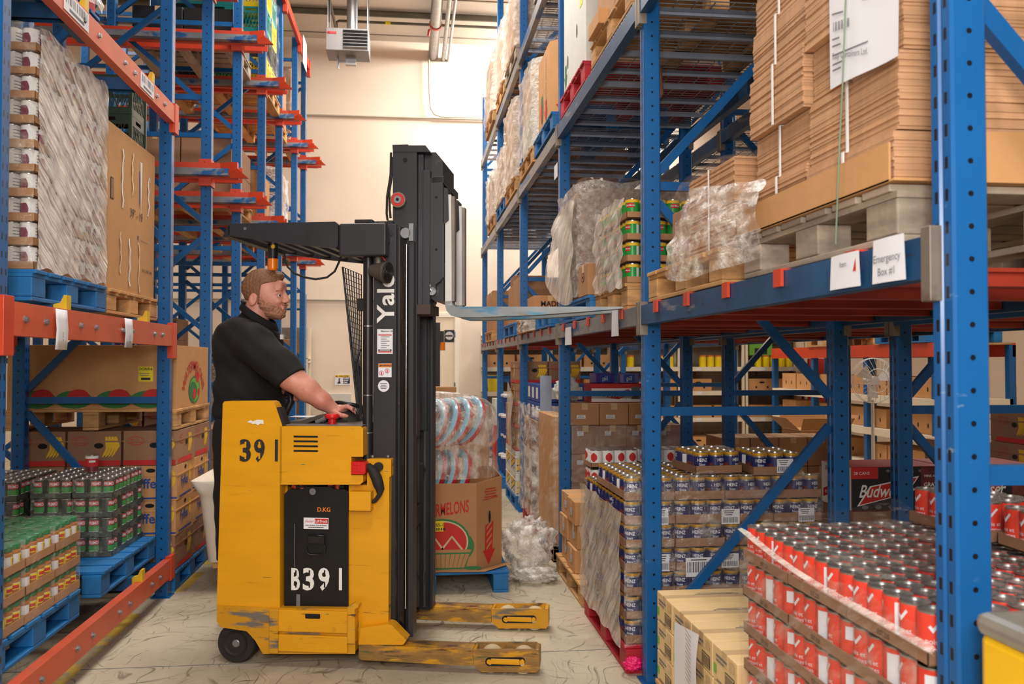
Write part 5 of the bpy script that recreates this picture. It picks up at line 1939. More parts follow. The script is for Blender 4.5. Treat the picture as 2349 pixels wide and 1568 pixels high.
def load(protos, x0, y0, z0, nx, ny, nl, sx, sy, sz, labf, group, keep, face=-1, jit=0.0012, seed=1):
    """trays stacked on a pallet; protos = (full, edge)"""
    used = {0: 0, 1: 0}
    out = {}
    for l in range(nl):
        for i in range(nx):
            for j in range(ny):
                if not keep(l, i, j):
                    continue
                k = 0 if keep(l, i, j) == 2 else 1
                rs = random.Random(seed * 1000 + l * 100 + i * 10 + j)
                x = x0 + (i + 0.5) * sx + rs.uniform(-jit, jit)
                y = y0 + (j + 0.5) * sy + rs.uniform(-jit, jit)
                o = place(protos[k], used[k], (x, y, z0 + l * sz), rs.uniform(-0.003, 0.003), labf(l, i, j), group)
                used[k] = 1
                out[(l, i, j)] = o
    for k in (0, 1):
        if not used[k]:
            for c in list(protos[k].children):
                bpy.data.objects.remove(c)
            bpy.data.objects.remove(protos[k])
    return out


def sleeve(x0, x1, y0, y1, z0, z1, label, m, sides='xy', amp=0.006, top=False, name='stretch_wrap', left=False, n=14, tag_=True, lowx=None):
    """stretch film drawn round a load; sides that show: x = aisle side, y = side towards the camera"""
    rs = np.random.RandomState(int(abs(x0 * 100 + y0 * 37 + z0 * 11)) % 9999)
    b = MB()
    xa = x1 if left else x0
    sg = 1 if left else -1

    def wob(i, j):
        return 0.003 + amp * (2.2 + math.sin(i * 1.7 + j * 0.9) + 0.8 * math.sin(i * 0.6 - j * 2.1) + rs.uniform(-0.4, 0.4)) * 0.6
    path = []
    if 'x' in sides:
        path += [(xa + sg * 0.006, y1 - (y1 - y0) * i / n, sg, 0) for i in range(n + 1)]
    if 'y' in sides:
        xb = x0 if left else x1
        path += [(xa + (xb - xa) * i / n, y0 - 0.006, 0, -1) for i in range(0 if 'x' not in sides else 1, n + 1)]
    P = []
    for j in range(n + 1):
        zz = z0 + (z1 - z0) * j / n
        P.append([(px + nx_ * wob(i, j), py + ny_ * wob(i, j), zz + (0.012 * math.sin(i * 1.3) if j in (0, n) else 0)) for i, (px, py, nx_, ny_) in enumerate(path)])
    b.grid(P)
    if top:
        b.grid([[(x0 + (x1 - x0) * i / n, y0 + (y1 - y0) * j / n, z1 + amp * 0.8 + wob(i, j) * 0.6) for i in range(n + 1)] for j in range(n + 1)])
    o = b.build(name, M[m])
    return tag(o, label, 'plastic film')


def drape(pts_top, pts_bot, label, m='wraploose', n=12, amp=0.02, seed=3):
    """a loose hanging sheet of film between two edges given as point lists"""
    rs = np.random.RandomState(seed)
    k = len(pts_top)
    P = []
    for j in range(n + 1):
        t = j / n
        row = []
        for i in range(k):
            a, c = Vector(pts_top[i]), Vector(pts_bot[i])
            p = a.lerp(c, t)
            p += Vector(rs.uniform(-1, 1, 3)) * amp * math.sin(math.pi * min(1, t + 0.15)) + Vector((-0.02 * math.sin(t * 3.1), 0, 0))
            row.append(p)
        P.append(row)
    o = MB().grid(P).build('film_sheet', M[m])
    o.modifiers.new('soft', 'SUBSURF').render_levels = 1
    return tag(o, label, 'plastic film')


def loose_film(c, r, label, seed=1, m='wraploose'):
    """crumpled heap of film"""
    rs = np.random.RandomState(seed)
    b = MB()
    n, k = 46, 30
    W_ = [(rs.randn(3) * 3, rs.rand() * 6) for _ in range(5)] + [(rs.randn(3) * 8, rs.rand() * 6) for _ in range(5)]
    P = []
    for j in range(k + 1):
        ph = math.pi * j / k
        row = []
        for i in range(n + 1):
            th = 2 * math.pi * (i % n) / n
            d = Vector((math.sin(ph) * math.cos(th), math.sin(ph) * math.sin(th), math.cos(ph)))
            q = sum(abs(math.sin(w[0] * d.x + w[1] * d.y + w[2] * d.z + f)) for w, f in W_) / len(W_)
            s = 0.25 + 1.15 * q + rs.uniform(-0.03, 0.03) * (i < n and 0 < j < k)
            z = max(0.004, r[2] + d.z * s * r[2])
            row.append((c[0] + d.x * s * r[0], c[1] + d.y * s * r[1], c[2] + z))
        P.append(row)
    b.grid(P)
    return tag(b.build('crumpled_film', M[m]), label, 'plastic film')


ROWS = ['front', 'second', 'third', 'fourth', 'fifth']
# ================================================================== right racks, floor
# --- red-label cans nearest the camera
pallet('greywood', 1.11, 2.06, 1.79, 2.85, 0.0, 'weathered pallet under the red-label cans beside the near upright')
pf, lx, ly, h = tray_proto('peas', 3, 5, None, 0.034, text='EST.225', seed=1)
pe, *_ = tray_proto('peas', 3, 5, 'edge', 0.034, text='EST.225', seed=2)
load((pf, pe), 1.12, 1.80, 0.14, 4, 3, 7, 0.2205, 0.3555, 0.1225,
     lambda l, i, j: f'tray of red-label cans, {ORD[l]} layer, {NTH[2 - j]} from the far end, {NTH[i]} from aisle', 'trays of red-label cans',
     lambda l, i, j: (2 if l == 6 else 1) if (l == 6 or i == 0 or j == 0) else 0)
t1 = copy_tree(pf)
t1.location = (1.80, 2.62, 0.14 + 7 * 0.1225 + 0.006); t1.rotation_euler = (0, 0, 0.1)
tag(t1, 'single tray of red-label cans lying on top of the red-label pallet behind the upright', 'tray of cans', 'trays of red-label cans')
t1 = copy_tree(pf)
t1.location = (1.82, 2.22, 0.14 + 7 * 0.1225 + 0.006); t1.rotation_euler = (0, 0, -0.05)
tag(t1, 'single tray of red-label cans on the pallet top seen right of the near upright', 'tray of cans', 'trays of red-label cans')
sleeve(1.115, 2.0, 1.81, 2.85, 0.145, 0.975, 'clear stretch film around the pallet of red-label cans', 'wrap', 'x', 0.003)
o = drape([PX(1704, 1206, 1.10), PX(1780, 1272, 1.10), PX(1880, 1338, 1.10), PX(2000, 1402, 1.10), PX(2100, 1458, 1.10), PX(2155, 1488, 1.10)],
          [PX(1704, 1220, 1.10), PX(1780, 1284, 1.10), PX(1880, 1352, 1.10), PX(2000, 1420, 1.10), PX(2100, 1474, 1.10), PX(2155, 1508, 1.10)],
          'twisted band of film running diagonally over the red-label cans', 'wrapthick', 4, 0.004, 8)
# top sheet lifted at the back
o = drape([(1.15, 2.84, 1.008), (1.35, 2.86, 1.02), (1.5, 2.86, 1.03), (1.66, 2.86, 1.08)], [(1.13, 2.0, 1.006), (1.3, 2.1, 1.006), (1.5, 2.2, 1.006), (1.62, 2.3, 1.006)], 'thin film sheet stretched over the tops of the red-label cans', 'wrap', 8, 0.002, 4)
# --- pale kraft cartons
pallet('wood', 1.09, 1.97, 2.86, 3.86, 0.0, 'raw wood pallet under the pale cartons', 0.125)
kp = [('-x', 'r', -0.03, 0.032, 0.11, 0.008, 'greyink', 0), ('-x', 'r', -0.045, 0.016, 0.08, 0.006, 'greyink', 0), ('-x', 'r', 0.07, 0.034, 0.045, 0.03, 'tape', 0), ('-x', 'r', -0.095, -0.02, 0.028, 0.034, 'ltgreenink', 0), ('-x', 'r', 0.05, -0.025, 0.09, 0.05, 'ink', 0), ('-x', 'r', 0.05, -0.025, 0.082, 0.044, 'tape', 0.0006)]
kp += [('-x', 'r', 0.05 - 0.035 + 0.009 * i, -0.025, 0.004, 0.036, 'ink', 0.001) for i in range(9)]
kp += [('-x', 'r', -0.03, -0.055, 0.10, 0.005, 'greyink', 0)]
k0 = None
n = 0
for l in range(3):
    for j in range(4):
        for i in range(2):
            lab = f'pale kraft carton, {("bottom", "middle", "top")[l]} layer, {NTH[j]} from the near end, {("aisle side", "inner")[i]} row'
            x, y, z = 1.10 + 0.215 + i * 0.435, 2.87 + 0.12 + j * 0.244, 0.128 + l * 0.130
            if k0 is None:
                k0 = carton(lab, x - 0.215, x + 0.215, y - 0.118, y + 0.118, z, 0.128, 'kraft', 'pale kraft cartons', kp, True)
                MB().quad((0.03, 0.03, 0.1292), (1, 0, 0), (0, 1, 0), 0.2, 0.006).quad((0.03, 0.045, 0.1292), (1, 0, 0), (0, 1, 0), 0.16, 0.004).build('printed_lines', M['greyink'], k0)
                KIDS.pop(k0.name, None)
            else:
                clone(k0, x, y, z, lab, random.uniform(-0.012, 0.012))
b = MB()
P = []
for j in range(9):
    s = j / 8
    row = []
    for i in range(4):
        q = PX(1550 + 57 * i / 3, 1425 + 10 * i + 155 * s, 1.085)
        row.append(q + Vector((-0.006 - 0.012 * math.sin(s * 3) * (i / 3), 0, 0)))
    P.append(row)
b.grid(P)
for k in range(12):
    q = PX(1578, 1452 + 10 * k, 1.066)
    b.quad(q, (0, -1, -0.25), (0, -0.2, 1), 0.07 - 0.004 * (k % 4), 0.003, 1)
tag(b.build('packing_list', [M['paper'], M['greyink']]), 'white printed packing list hanging on the pale kraft cartons', 'paper')
# --- blue-label bean cans
pallet('redwood', 1.05, 2.09, 4.25, 5.30, 0.0, 'red pallet under the blue-label bean cans')
pf, lx, ly, h = tray_proto('bean', 3, 4, None, 0.042, seed=3)
pe, *_ = tray_proto('bean', 3, 4, 'edge', 0.042, seed=4)
bn = load((pf, pe), 1.06, 4.265, 0.142, 4, 3, 7, 0.258, 0.341, 0.118,
          lambda l, i, j: f'tray of blue-label bean cans, {ORD[l]} layer, {ROWS[j]} row, {NTH[i]} from the aisle', 'trays of blue-label bean cans',
          lambda l, i, j: 0 if (l == 6 and j == 2) else (2 if l == 6 or (l == 5 and j == 2) else 1) if (l >= 6 or (l == 5 and j == 2) or i == 0 or j == 0) else 0)
for x, y, rz, lab in ((1.56, 4.50, 0.06, 'loose tray of blue-label bean cans on top of the stack, nearer the aisle'), (1.86, 4.42, -0.05, 'loose tray of blue-label bean cans on top of the stack, farther from the aisle')):
    t1 = copy_tree(pf)
    t1.location = (x, y, 0.142 + 7 * 0.118); t1.rotation_euler = (0, 0, rz)
    tag(t1, lab, 'tray of cans', 'trays of blue-label bean cans')
    tagw = t1


def tray_label(o, x, y, Yp, w, h, kind=0):
    """white barcode sticker on the front of a tray"""
    p = PY(x, y, Yp)
    b = MB()
    b.quad((0, 0, 0), UX, UZ, w, h, 0)
    random.seed(x)
    u = -w * 0.42
    zc, bh = (-h * 0.22, h * 0.36) if not kind else (0, h * 0.55)
    while u < w * 0.42:
        ww = random.choice((0.012, 0.02, 0.03)) * w
        b.quad((u, -0.0005, zc), UX, UZ, ww, bh, 1)
        u += ww * 2.1
    for q in range(3 if not kind else 1):
        b.quad((-w * 0.1 * (not kind), -0.0005, h * (0.38 - 0.13 * q)), UX, UZ, w * (0.6 - 0.1 * q), h * 0.05, 1)
    l = b.build('barcode_label', [M['paper'], M['ink']])
    l.location = p
    bpy.context.view_layer.update()
    l.parent = o
    l.matrix_parent_inverse = o.matrix_world.inverted()


bpy.context.view_layer.update()
for (x, y, w, hh, key, kd) in ((1603, 1300, 0.135, 0.095, (2, 0, 0), 1), (1676, 1184, 0.095, 0.075, (4, 2, 0), 0), (1850, 1180, 0.085, 0.07, (4, 3, 0), 0), (1675, 1285, 0.09, 0.07, (2, 2, 0), 0), (1522, 1185, 0.05, 0.08, (4, 1, 0), 0), (1524, 1290, 0.05, 0.085, (3, 0, 0), 0)):
    tray_label(bn[key], x, y, 4.252, w, hh, kd)
tray_label(tagw, 1801, 1068, 4.20, 0.085, 0.07)
sleeve(1.05, 2.085, 4.26, 5.28, 0.13, 0.80, 'milky stretch film on the aisle side of the blue-label cans', 'wrapthick', 'x', 0.007)
sleeve(1.05, 2.085, 4.26, 5.28, 0.13, 0.985, 'clear stretch film across the front of the blue-label cans', 'wrap', 'y', 0.004)
p = Vector((1.03, 4.28, 0.08))
tag(loose_film((1.09, 4.23, 0.02), (0.045, 0.03, 0.035), 'wad of pink plastic in the end of the red pallet', 5, 'pink'), 'wad of pink plastic in the end of the red pallet', 'plastic film')
# --- red-and-white cans and small cartons behind them
pallet('wood', 1.06, 2.04, 5.42, 6.40, 0.0, 'raw wood pallet behind the red pallet of bean cans')
pf, lx, ly, h = tray_proto('tomato', 4, 3, None, 0.03, seed=5)
pe, *_ = tray_proto('tomato', 4, 3, 'edge', 0.03, seed=6)
load((pf, pe), 1.13, 5.44, 0.14, 3, 1, 7, 0.322, 0.24, 0.122,
     lambda l, i, j: f'tray of red-and-white tomato cans, {ORD[l]} layer, {NTH[i]} from the aisle', 'trays of red-and-white cans',
     lambda l, i, j: (2 if l == 6 else 1) if (l >= 5 or i == 0) else 0)
n = 0
k0 = None
for l in range(3):
    for j in range(2):
        lab = f'small brown carton at the aisle edge, {("bottom", "middle", "top")[l]} of three, {("nearer", "farther")[j]} stack'
        x, y, z = 1.24 + 0.015 * ((l + j) % 2), 5.86 + j * 0.30, 0.14 + l * 0.158
        if k0 is None:
            k0 = carton(lab, x - 0.16, x + 0.16, y - 0.145, y + 0.145, z, 0.155, 'card2', 'small brown cartons at the aisle edge', (), True, [('-x', 0.02, 0.0, 0.07, 0.05)])
        else:
            clone(k0, x, y, z, lab, random.uniform(-0.03, 0.03))
# --- shipping cartons behind the lift forks
pallet('wood', 1.2, 2.12, 6.72, 7.6, 0.0, 'raw wood pallet under the brown shipping cartons')
k0 = None
for l in range(4):
    for i in range(4):
        lab = f'large brown shipping carton behind the bean cans, {ORD[l]} layer, {NTH[i]} from the aisle'
        x, y, z = 1.36 + i * 0.222, 6.93, 0.14 + l * 0.226
        if k0 is None:
            k0 = carton(lab, x - 0.11, x + 0.11, y - 0.18, y + 0.18, z, 0.224, 'card3', 'brown shipping cartons', (), True, [('-y', -0.04, 0.05, 0.05, 0.035)])
        else:
            clone(k0, x, y, z, lab, random.uniform(-0.01, 0.01))
for i in range(3):
    carton(f'brown carton with white address label on the top layer, {NTH[i]} from the aisle', 1.24 + 0.235 * i, 1.47 + 0.235 * i, 6.74, 7.08, 1.046, 0.17, 'card', 'labelled cartons on top', (), True, [('-y', -0.03, -0.02, 0.07, 0.03)])
sleeve(1.25, 2.12, 6.74, 7.1, 0.2, 1.04, 'clear film round the brown shipping cartons', 'wrap', 'y', 0.004)
bp = [('-y', 'r', 0, 0, 0.40, 0.14, 'whiteink', 0), ('-y', 'r', 0, 0.055, 0.40, 0.035, 'redink', 0.0006), ('-y', 'p', [(-0.12, -0.03), (0.10, 0.03), (0.14, 0.0), (0.02, -0.05)], 'redink', 0.0008), ('-y', 't', 'Budweiser', 0.0, -0.01, 0.07, 'whiteink', {'shear': 0.35, 'bold': 0.01}), ('-y', 'r', 0.16, 0.0, 0.07, 0.1, 'greyink', 0.0007)]
carton('red and white beer carton with slanted script lettering on the cartons', 1.42, 1.84, 6.84, 7.1, 1.218, 0.15, 'redwood', None, bp, False, None, 'beer_carton')
pp = [('-y', 'r', 0.0, 0, 0.09, 0.06, 'blueink', 0), ('-y', 't', 'pil', 0.0, 0, 0.05, 'whiteink')]
for i, (x, nm) in enumerate(((1.46, 'nearer the aisle'), (1.68, 'farther from the aisle'))):
    carton(f'purple plastic pack lying on the beer carton, {nm}', x, x + 0.16, 6.88, 7.04, 1.37, 0.08, 'purple', 'purple packs', pp, False, None, 'snack_pack', 0.1 - 0.25 * i)
o = loose_film((1.25, 6.93, 1.218), (0.10, 0.08, 0.10), '', 14, 'whitebox')
o.name = 'paper_roll_pack'
tag(o, 'white pack of paper rolls on the labelled cartons by the upright', 'paper rolls')
carton('tall tan carton wrapped in film at the aisle edge beside the upright', 1.09, 1.22, 6.66, 7.42, 0.14, 0.98, 'card2', None, (), True)
pallet('wood', 1.08, 1.2, 6.66, 7.42, 0.0, 'narrow raw wood pallet under the tall tan carton')
sleeve(1.085, 1.24, 6.65, 7.44, 0.12, 1.14, 'film wrapped round the tall tan carton', 'wrap', 'xy', 0.006)
pallet('redwood', 1.1, 2.0, 7.66, 8.66, 0.0, 'red pallet under the grey wrapped load by the aisle')
for l in range(3):
    for j in range(2):
        carton(f'grey-blue carton in torn film by the aisle, {("bottom", "middle", "top")[l]} layer, {("nearer", "farther")[j]}', 1.12, 1.9, 7.68 + 0.49 * j, 8.15 + 0.49 * j, 0.14 + 0.29 * l, 0.287, 'whitebox' if l == 1 else 'card3', 'cartons in torn film', [('-x', 'r', 0, 0, 0.3, 0.1, 'greyink', 0)], False)
for j in range(3):
    for l in range(2):
        carton(f'blue and white carton on the torn film load, {("lower", "upper")[l]}, {NTH[j]} from the camera', 1.13, 1.6, 7.70 + 0.26 * j, 7.95 + 0.26 * j, 1.015 + 0.165 * l, 0.16, 'blueink', 'blue and white cartons', [('-x', 'r', 0.03, 0, 0.12, 0.1, 'whiteink', 0), ('-y', 'r', -0.1, 0, 0.1, 0.1, 'whiteink', 0), ('-y', 'r', 0.08, 0, 0.16, 0.11, 'paper', 0)], False)
sleeve(1.09, 1.92, 7.66, 8.68, 0.14, 1.15, 'torn milky film hanging round the grey wrapped load', 'wraploose', 'xy', 0.012)
drape([(1.08, 7.7, 1.15), (1.06, 7.62, 1.1), (1.03, 7.6, 1.0)], [(1.05, 7.75, 0.5), (0.99, 7.66, 0.45), (0.98, 7.62, 0.5)], 'strip of torn film hanging into the aisle by the grey load')
tag(MB().box((1.13, 7.60, 0.9), (1.23, 7.615, 1.42)).build('grey_board', M['channel']), 'light grey upright board beside the blue and white cartons', 'board')
# --- banana boxes
def banana_prints(kind):
    out = []
    for f, s in (('-y', 1), ('-x', 1), ('+x', 1)):
        if kind == 'dole':
            out += [(f, 'r', 0, -0.095, 0.34, 0.035, 'redink', 0), (f, 'd', -0.09, 0.05, 0.055, 0.03, 'redink', 0), (f, 'd', -0.09, 0.05, 0.05, 0.026, 'card3', 0.0005), (f, 't', 'Dole', -0.09, 0.05, 0.035, 'redink', {'bold': 0.02}), (f, 'd', 0.03, 0.02, 0.03, 0.018, 'dark', 0.0004)]
            for q in range(4):
                out.append((f, 'p', [(0.07 + 0.02 * q, 0.08), (0.085 + 0.02 * q, 0.08), (0.10 + 0.022 * q, 0.02), (0.075 + 0.018 * q, -0.04), (0.05 + 0.02 * q, -0.06), (0.055 + 0.02 * q, -0.045), (0.075 + 0.02 * q, 0.0)], 'yellowink', 0.0005 + 0.0002 * q))
        elif kind == 'fyffes':
            out += [(f, 't', 'Fyffes', -0.03, 0.0, 0.09, 'blueink', {'bold': 0.02}), (f, 'd', 0.0, 0.085, 0.03, 0.014, 'dark', 0), (f, 'd', 0.13, 0.03, 0.03, 0.06, 'yellowink', 0), (f, 'r', 0, -0.1, 0.34, 0.012, 'blueink', 0)]
        else:
            out += [(f, 'p', [(-0.16, -0.09), (0.16, 0.0), (0.16, 0.09), (-0.16, 0.03)], 'yellowink', 0), (f, 'p', [(-0.16, -0.10), (0.16, -0.01), (0.16, 0.0), (-0.16, -0.09)], 'blueink', 0.0004), (f, 'p', [(-0.16, -0.04), (0.16, 0.05), (0.16, 0.06), (-0.16, -0.03)], 'blueink', 0.0006), (f, 'd', 0.09, -0.07, 0.02, 0.014, 'dark', 0.0006)]
    return out


BPROTO = {}


def banana(kind, x, y, z, lab, rz=0.0, wx=0.34, wy=0.47, group='banana boxes'):
    key = (kind, wx, wy)
    m = {'dole': 'card3', 'fyffes': 'card2', 'stripe': 'whitebox'}[kind]
    if key not in BPROTO:
        o = carton(lab, x - wx / 2, x + wx / 2, y - wy / 2, y + wy / 2, z, 0.233, m, group, banana_prints(kind), False, None, 'banana_box', rz)
        lid = MB().box((-wx / 2 - 0.004, -wy / 2 - 0.004, 0.16), (wx / 2 + 0.004, wy / 2 + 0.004, 0.17)).build('lid_edge', M[m], o)
        BPROTO[key] = o
        return o
    return clone(BPROTO[key], x, y, z, lab, rz, group)


pallet('bluewood', 1.08, 2.06, 9.06, 10.08, 0.0, 'blue pallet under the banana boxes by the far upright')
for l in range(6):
    for i in range(2):
        for j in range(2):
            if j and l > 3:
                continue
            kd = 'stripe' if l < 2 else 'dole'
            banana(kd, 1.26 + 0.35 * i, 9.32 + 0.48 * j, 0.14 + 0.235 * l, f'{"white banana box with yellow stripes" if l < 2 else "brown banana box with red band"}, {ORD[l]} of stack, {("aisle", "inner")[i]} {("front", "back")[j]}')
sleeve(1.08, 1.8, 9.06, 9.6, 0.62, 1.2, 'glossy film round the middle of the banana box stack', 'wrap', 'xy', 0.006)
drape([(1.06, 9.6, 1.35), (1.05, 9.35, 1.3), (1.07, 9.15, 1.2)], [(1.07, 9.6, 0.6), (1.05, 9.4, 0.55), (1.07, 9.2, 0.65)], 'cream sheet of film hanging on the side of the banana boxes', 'wrapthick', 8, 0.01, 6)
# --- pails at the end of the aisle
pallet('bluewood', 1.08, 2.0, 10.58, 11.24, 0.0, 'short blue pallet under the stacked pails')
pl = thing('pail', '', 'pail')
MB().lathe([(0.10, 0, 0), (0.125, 0.2, 0), (0.128, 0.235, 0)], n=20).build('pail_body', M['blueink'], pl)
MB().lathe([(0.135, 0.215, 0), (0.137, 0.24, 0), (0.12, 0.246, 0)], n=20).build('pail_lid', M['white'], pl)
n = 0
for l in range(4):
    for j in range(2):
        place(pl, n, (1.24 + 0.03 * (l % 2), 10.75 + 0.3 * j, 0.14 + 0.25 * l), 0, f'blue pail with white lid, {ORD[l]} of the {("nearer", "farther")[j]} stack at the aisle end', 'blue pails')
        n += 1
o = carton('red and white carton beside the stacked pails', 1.1, 1.5, 11.5, 11.9, 0.0, 0.7, 'redink', None, [('-y', 'r', 0, 0, 0.3, 0.4, 'whiteink', 0)], False)
carton('white carton on the red and white carton by the pails', 1.1, 1.5, 11.5, 11.9, 0.702, 0.35, 'whitebox', None, (), True)
# ================================================================== right racks, first level
Z1 = 1.819
pallet('greywood', 1.11, 2.07, 1.90, 2.84, Z1, 'weathered pallet on the blue beam under the flat cartons')
# cardboard tray under the flat cartons
b = MB().box((1.10, 1.88, Z1 + 0.139), (2.08, 2.86, Z1 + 0.145))
b.box((1.10, 1.90, Z1 + 0.14), (1.105, 2.86, Z1 + 0.232)).box((1.10, 2.855, Z1 + 0.14), (2.08, 2.86, Z1 + 0.23))
b.prism([(1.20, 0.14), (2.08, 0.14), (2.08, 0.26), (1.245, 0.26), (1.22, 0.2)], lambda u, w, k: (u, 1.885 + 0.005 * k, Z1 + w))
tag(b.build('cardboard_tray', M['card2']), 'shallow cardboard tray on the weathered pallet holding the flat cartons', 'tray')
# strapped bundles of flattened cartons
SH = 0.0078


def bundle_proto(n, wx, wy, seed, name='flat_carton_bundle'):
    t = thing(name, '', 'bundle of flat cartons')
    rs = random.Random(seed)
    me = None
    for i in range(n):
        if me is None or i % 6 == 0:
            o = MB().box((-wx / 2, -wy / 2, 0), (wx / 2, wy / 2, SH * 0.95)).build('sheet', M['cardedge'], t)
            me = o.data
        else:
            o = bpy.data.objects.new('sheet', me)
            C.objects.link(o)
            o.parent = t
        o.location = (rs.uniform(-0.0025, 0.0025), rs.uniform(-0.003, 0.003), i * SH)
    H = n * SH
    MB().box((-wx / 2 - 0.009, -0.006, -0.001), (-wx / 2 - 0.007, 0.006, H)).box((-wx / 2 - 0.009, -0.006, H), (wx / 2 + 0.009, 0.006, H + 0.001)).build('strap', M['whiteink'], t)
    return t


protos = {}
for c, (y0, y1) in enumerate(((1.915, 2.37), (2.38, 2.77))):
    z = Z1 + 0.147
    for k in range(7):
        n = (15, 24, 19, 20, 24, 20, 18)[(k + c * 2) % 7]
        key = (n, c)
        wy = y1 - y0
        if key not in protos:
            protos[key] = bundle_proto(n, 0.86, wy, k + c * 10)
            used = 0
        else:
            used = 1
        o = place(protos[key], used, (1.115 + 0.435 + 0.012 * ((k * 7 + c) % 3), (y0 + y1) / 2 + (0.005 if c else -0.005), z), 0.004 * ((k % 3) - 1), f'strapped bundle of flat brown cartons, {ORD[k]} in the {("nearer", "farther")[c]} stack above the waist-high beam', 'bundles of flat cartons')
        z += n * SH + 0.003
# paper sheet and twine on the flat cartons
q = [PX(1905, 0 - 60, 1.098), PX(2066, 0 - 90, 1.098), PX(2063, 128, 1.098), PX(1908, 206, 1.098)]
b = MB()
P = [[q[0].lerp(q[3], j / 6).lerp(q[1].lerp(q[2], j / 6), i / 6) + Vector((-0.004 * math.sin(i * 1.0) - 0.004, 0, 0)) for i in range(7)] for j in range(7)]
b.grid(P)
def onp(u, v):
    return q[0].lerp(q[3], v).lerp(q[1].lerp(q[2], v), u) + Vector((-0.0105, 0, 0))
for i in range(16):
    u = 0.1 + 0.016 * i
    if i % 3 != 1:
        b.add([onp(u, 0.44), onp(u + 0.011, 0.44), onp(u + 0.011, 0.52), onp(u, 0.52)], [(0, 1, 2, 3)], 1)
for (u, v, w) in ((0.08, 0.36, 0.18), (0.45, 0.22, 0.2), (0.3, 0.2, 0.12), (0.08, 0.58, 0.12), (0.08, 0.64, 0.14), (0.08, 0.72, 0.55), (0.08, 0.80, 0.16), (0.08, 0.85, 0.14), (0.55, 0.3, 0.3)):
    b.add([onp(u, v), onp(u + w, v), onp(u + w, v + 0.015), onp(u, v + 0.015)], [(0, 1, 2, 3)], 1)
xx = (onp(0.5, 0.3) - onp(0.3, 0.3))
b.text('Easy Containers Ltd.', onp(0.36, 0.77) + Vector((-0.001, 0, 0)), xx, Z, 0.022, 1)
tag(b.build('packing_sheet', [M['paper'], M['greyink']]), 'large white printed sheet stuck on the flat brown cartons', 'paper')
tag(MB().tube([PX(1941, -20, 1.085), PX(1935, 150, 1.083), PX(1926, 330, 1.085), PX(1917, 560, 1.088)], 0.0022, 6).build('twine', mat('green_twine', (112, 132, 108), 0.7)), 'thin green twine hanging down over the flat brown cartons', 'string')
# paper tags on the blue beam
def beam_paper(x0, y0, x1, y1, label, lines):
    a, c = PX(x0, y0, 1.094), PX(x1, y1, 1.094)
    cy, cz = (a.y + c.y) / 2, (a.z + c.z) / 2
    w, h = abs(a.y - c.y), abs(a.z - c.z)
    b = MB()
    b.grid([[(1.094 - 0.003 - 0.005 * math.sin(2.6 * i / 5 + j * 0.2), cy + w * (0.5 - i / 5), cz + h * (0.5 - j / 4)) for i in range(6)] for j in range(5)])
    for t, dz, sz in lines:
        b.text(t, (1.0845, cy, cz + dz * h), (0, -1, 0), (0, 0, 1), sz, 1, width=None)
    tag(b.build('paper_tag', [M['paper'], M['greyink']]), label, 'label')


beam_paper(2006, 553, 2080, 640, 'white paper tag reading Emergency Box #1 on the blue beam', [('Emergency', 0.05, 0.026), ('Box #1', -0.25, 0.026)])
beam_paper(1909, 590, 1976, 655, 'white paper tag behind a red clip on the blue beam', [('Item', 0.2, 0.02)])
beam_paper(1405, 712, 1420, 770, 'cream paper tag hanging from the scraped grey beam', [])
beam_paper(1298, 752, 1312, 790, 'small torn paper tag on the scraped grey beam', [])
# film-wrapped flat cartons
pallet('wood', 1.10, 2.05, 3.02, 4.0, Z1, 'raw wood pallet under the film-wrapped flat cartons')
for k, (n, y0, y1, z) in enumerate(((20, 3.02, 3.5, Z1 + 0.14), (21, 3.02, 3.5, Z1 + 0.30))):
    key = (n, 'w')
    protos[key] = bundle_proto(n, 0.8, y1 - y0, 40 + k)
    place(protos[key], 0, (1.55, (y0 + y1) / 2, z), 0.02, f'film-wrapped bundle of flat cartons on the raw wood pallet, {("lower", "upper")[k]}', 'wrapped flat carton bundles')
carton('brown carton under loose film beside the wrapped flat cartons', 1.16, 1.85, 3.53, 3.78, Z1 + 0.14, 0.24, 'card3', None, (), False)
drape([PX(x, y, X) for x, y, X in ((1756, 405, 1.11), (1720, 420, 1.10), (1690, 425, 1.09), (1655, 420, 1.09), (1620, 418, 1.09), (1597, 424, 1.09), (1575, 440, 1.09))],
      [PX(x, y, X) for x, y, X in ((1752, 592, 1.08), (1715, 600, 1.07), (1680, 612, 1.06), (1640, 618, 1.05), (1600, 635, 1.05), (1560, 650, 1.05), (1525, 640, 1.06))], 'loose milky film draped over the flat cartons beside the blue upright', 'wraploose', 14, 0.03, 11)
drape([(1.12, 3.04, Z1 + 0.48), (1.14, 3.2, Z1 + 0.48), (1.12, 3.4, Z1 + 0.48), (1.12, 3.55, Z1 + 0.475), (1.13, 3.75, Z1 + 0.40)], [(1.9, 3.04, Z1 + 0.485), (1.9, 3.2, Z1 + 0.485), (1.9, 3.4, Z1 + 0.485), (1.9, 3.55, Z1 + 0.44), (1.9, 3.75, Z1 + 0.41)], 'film sheet lying over the top of the wrapped flat cartons', 'wrap', 6, 0.008, 12)
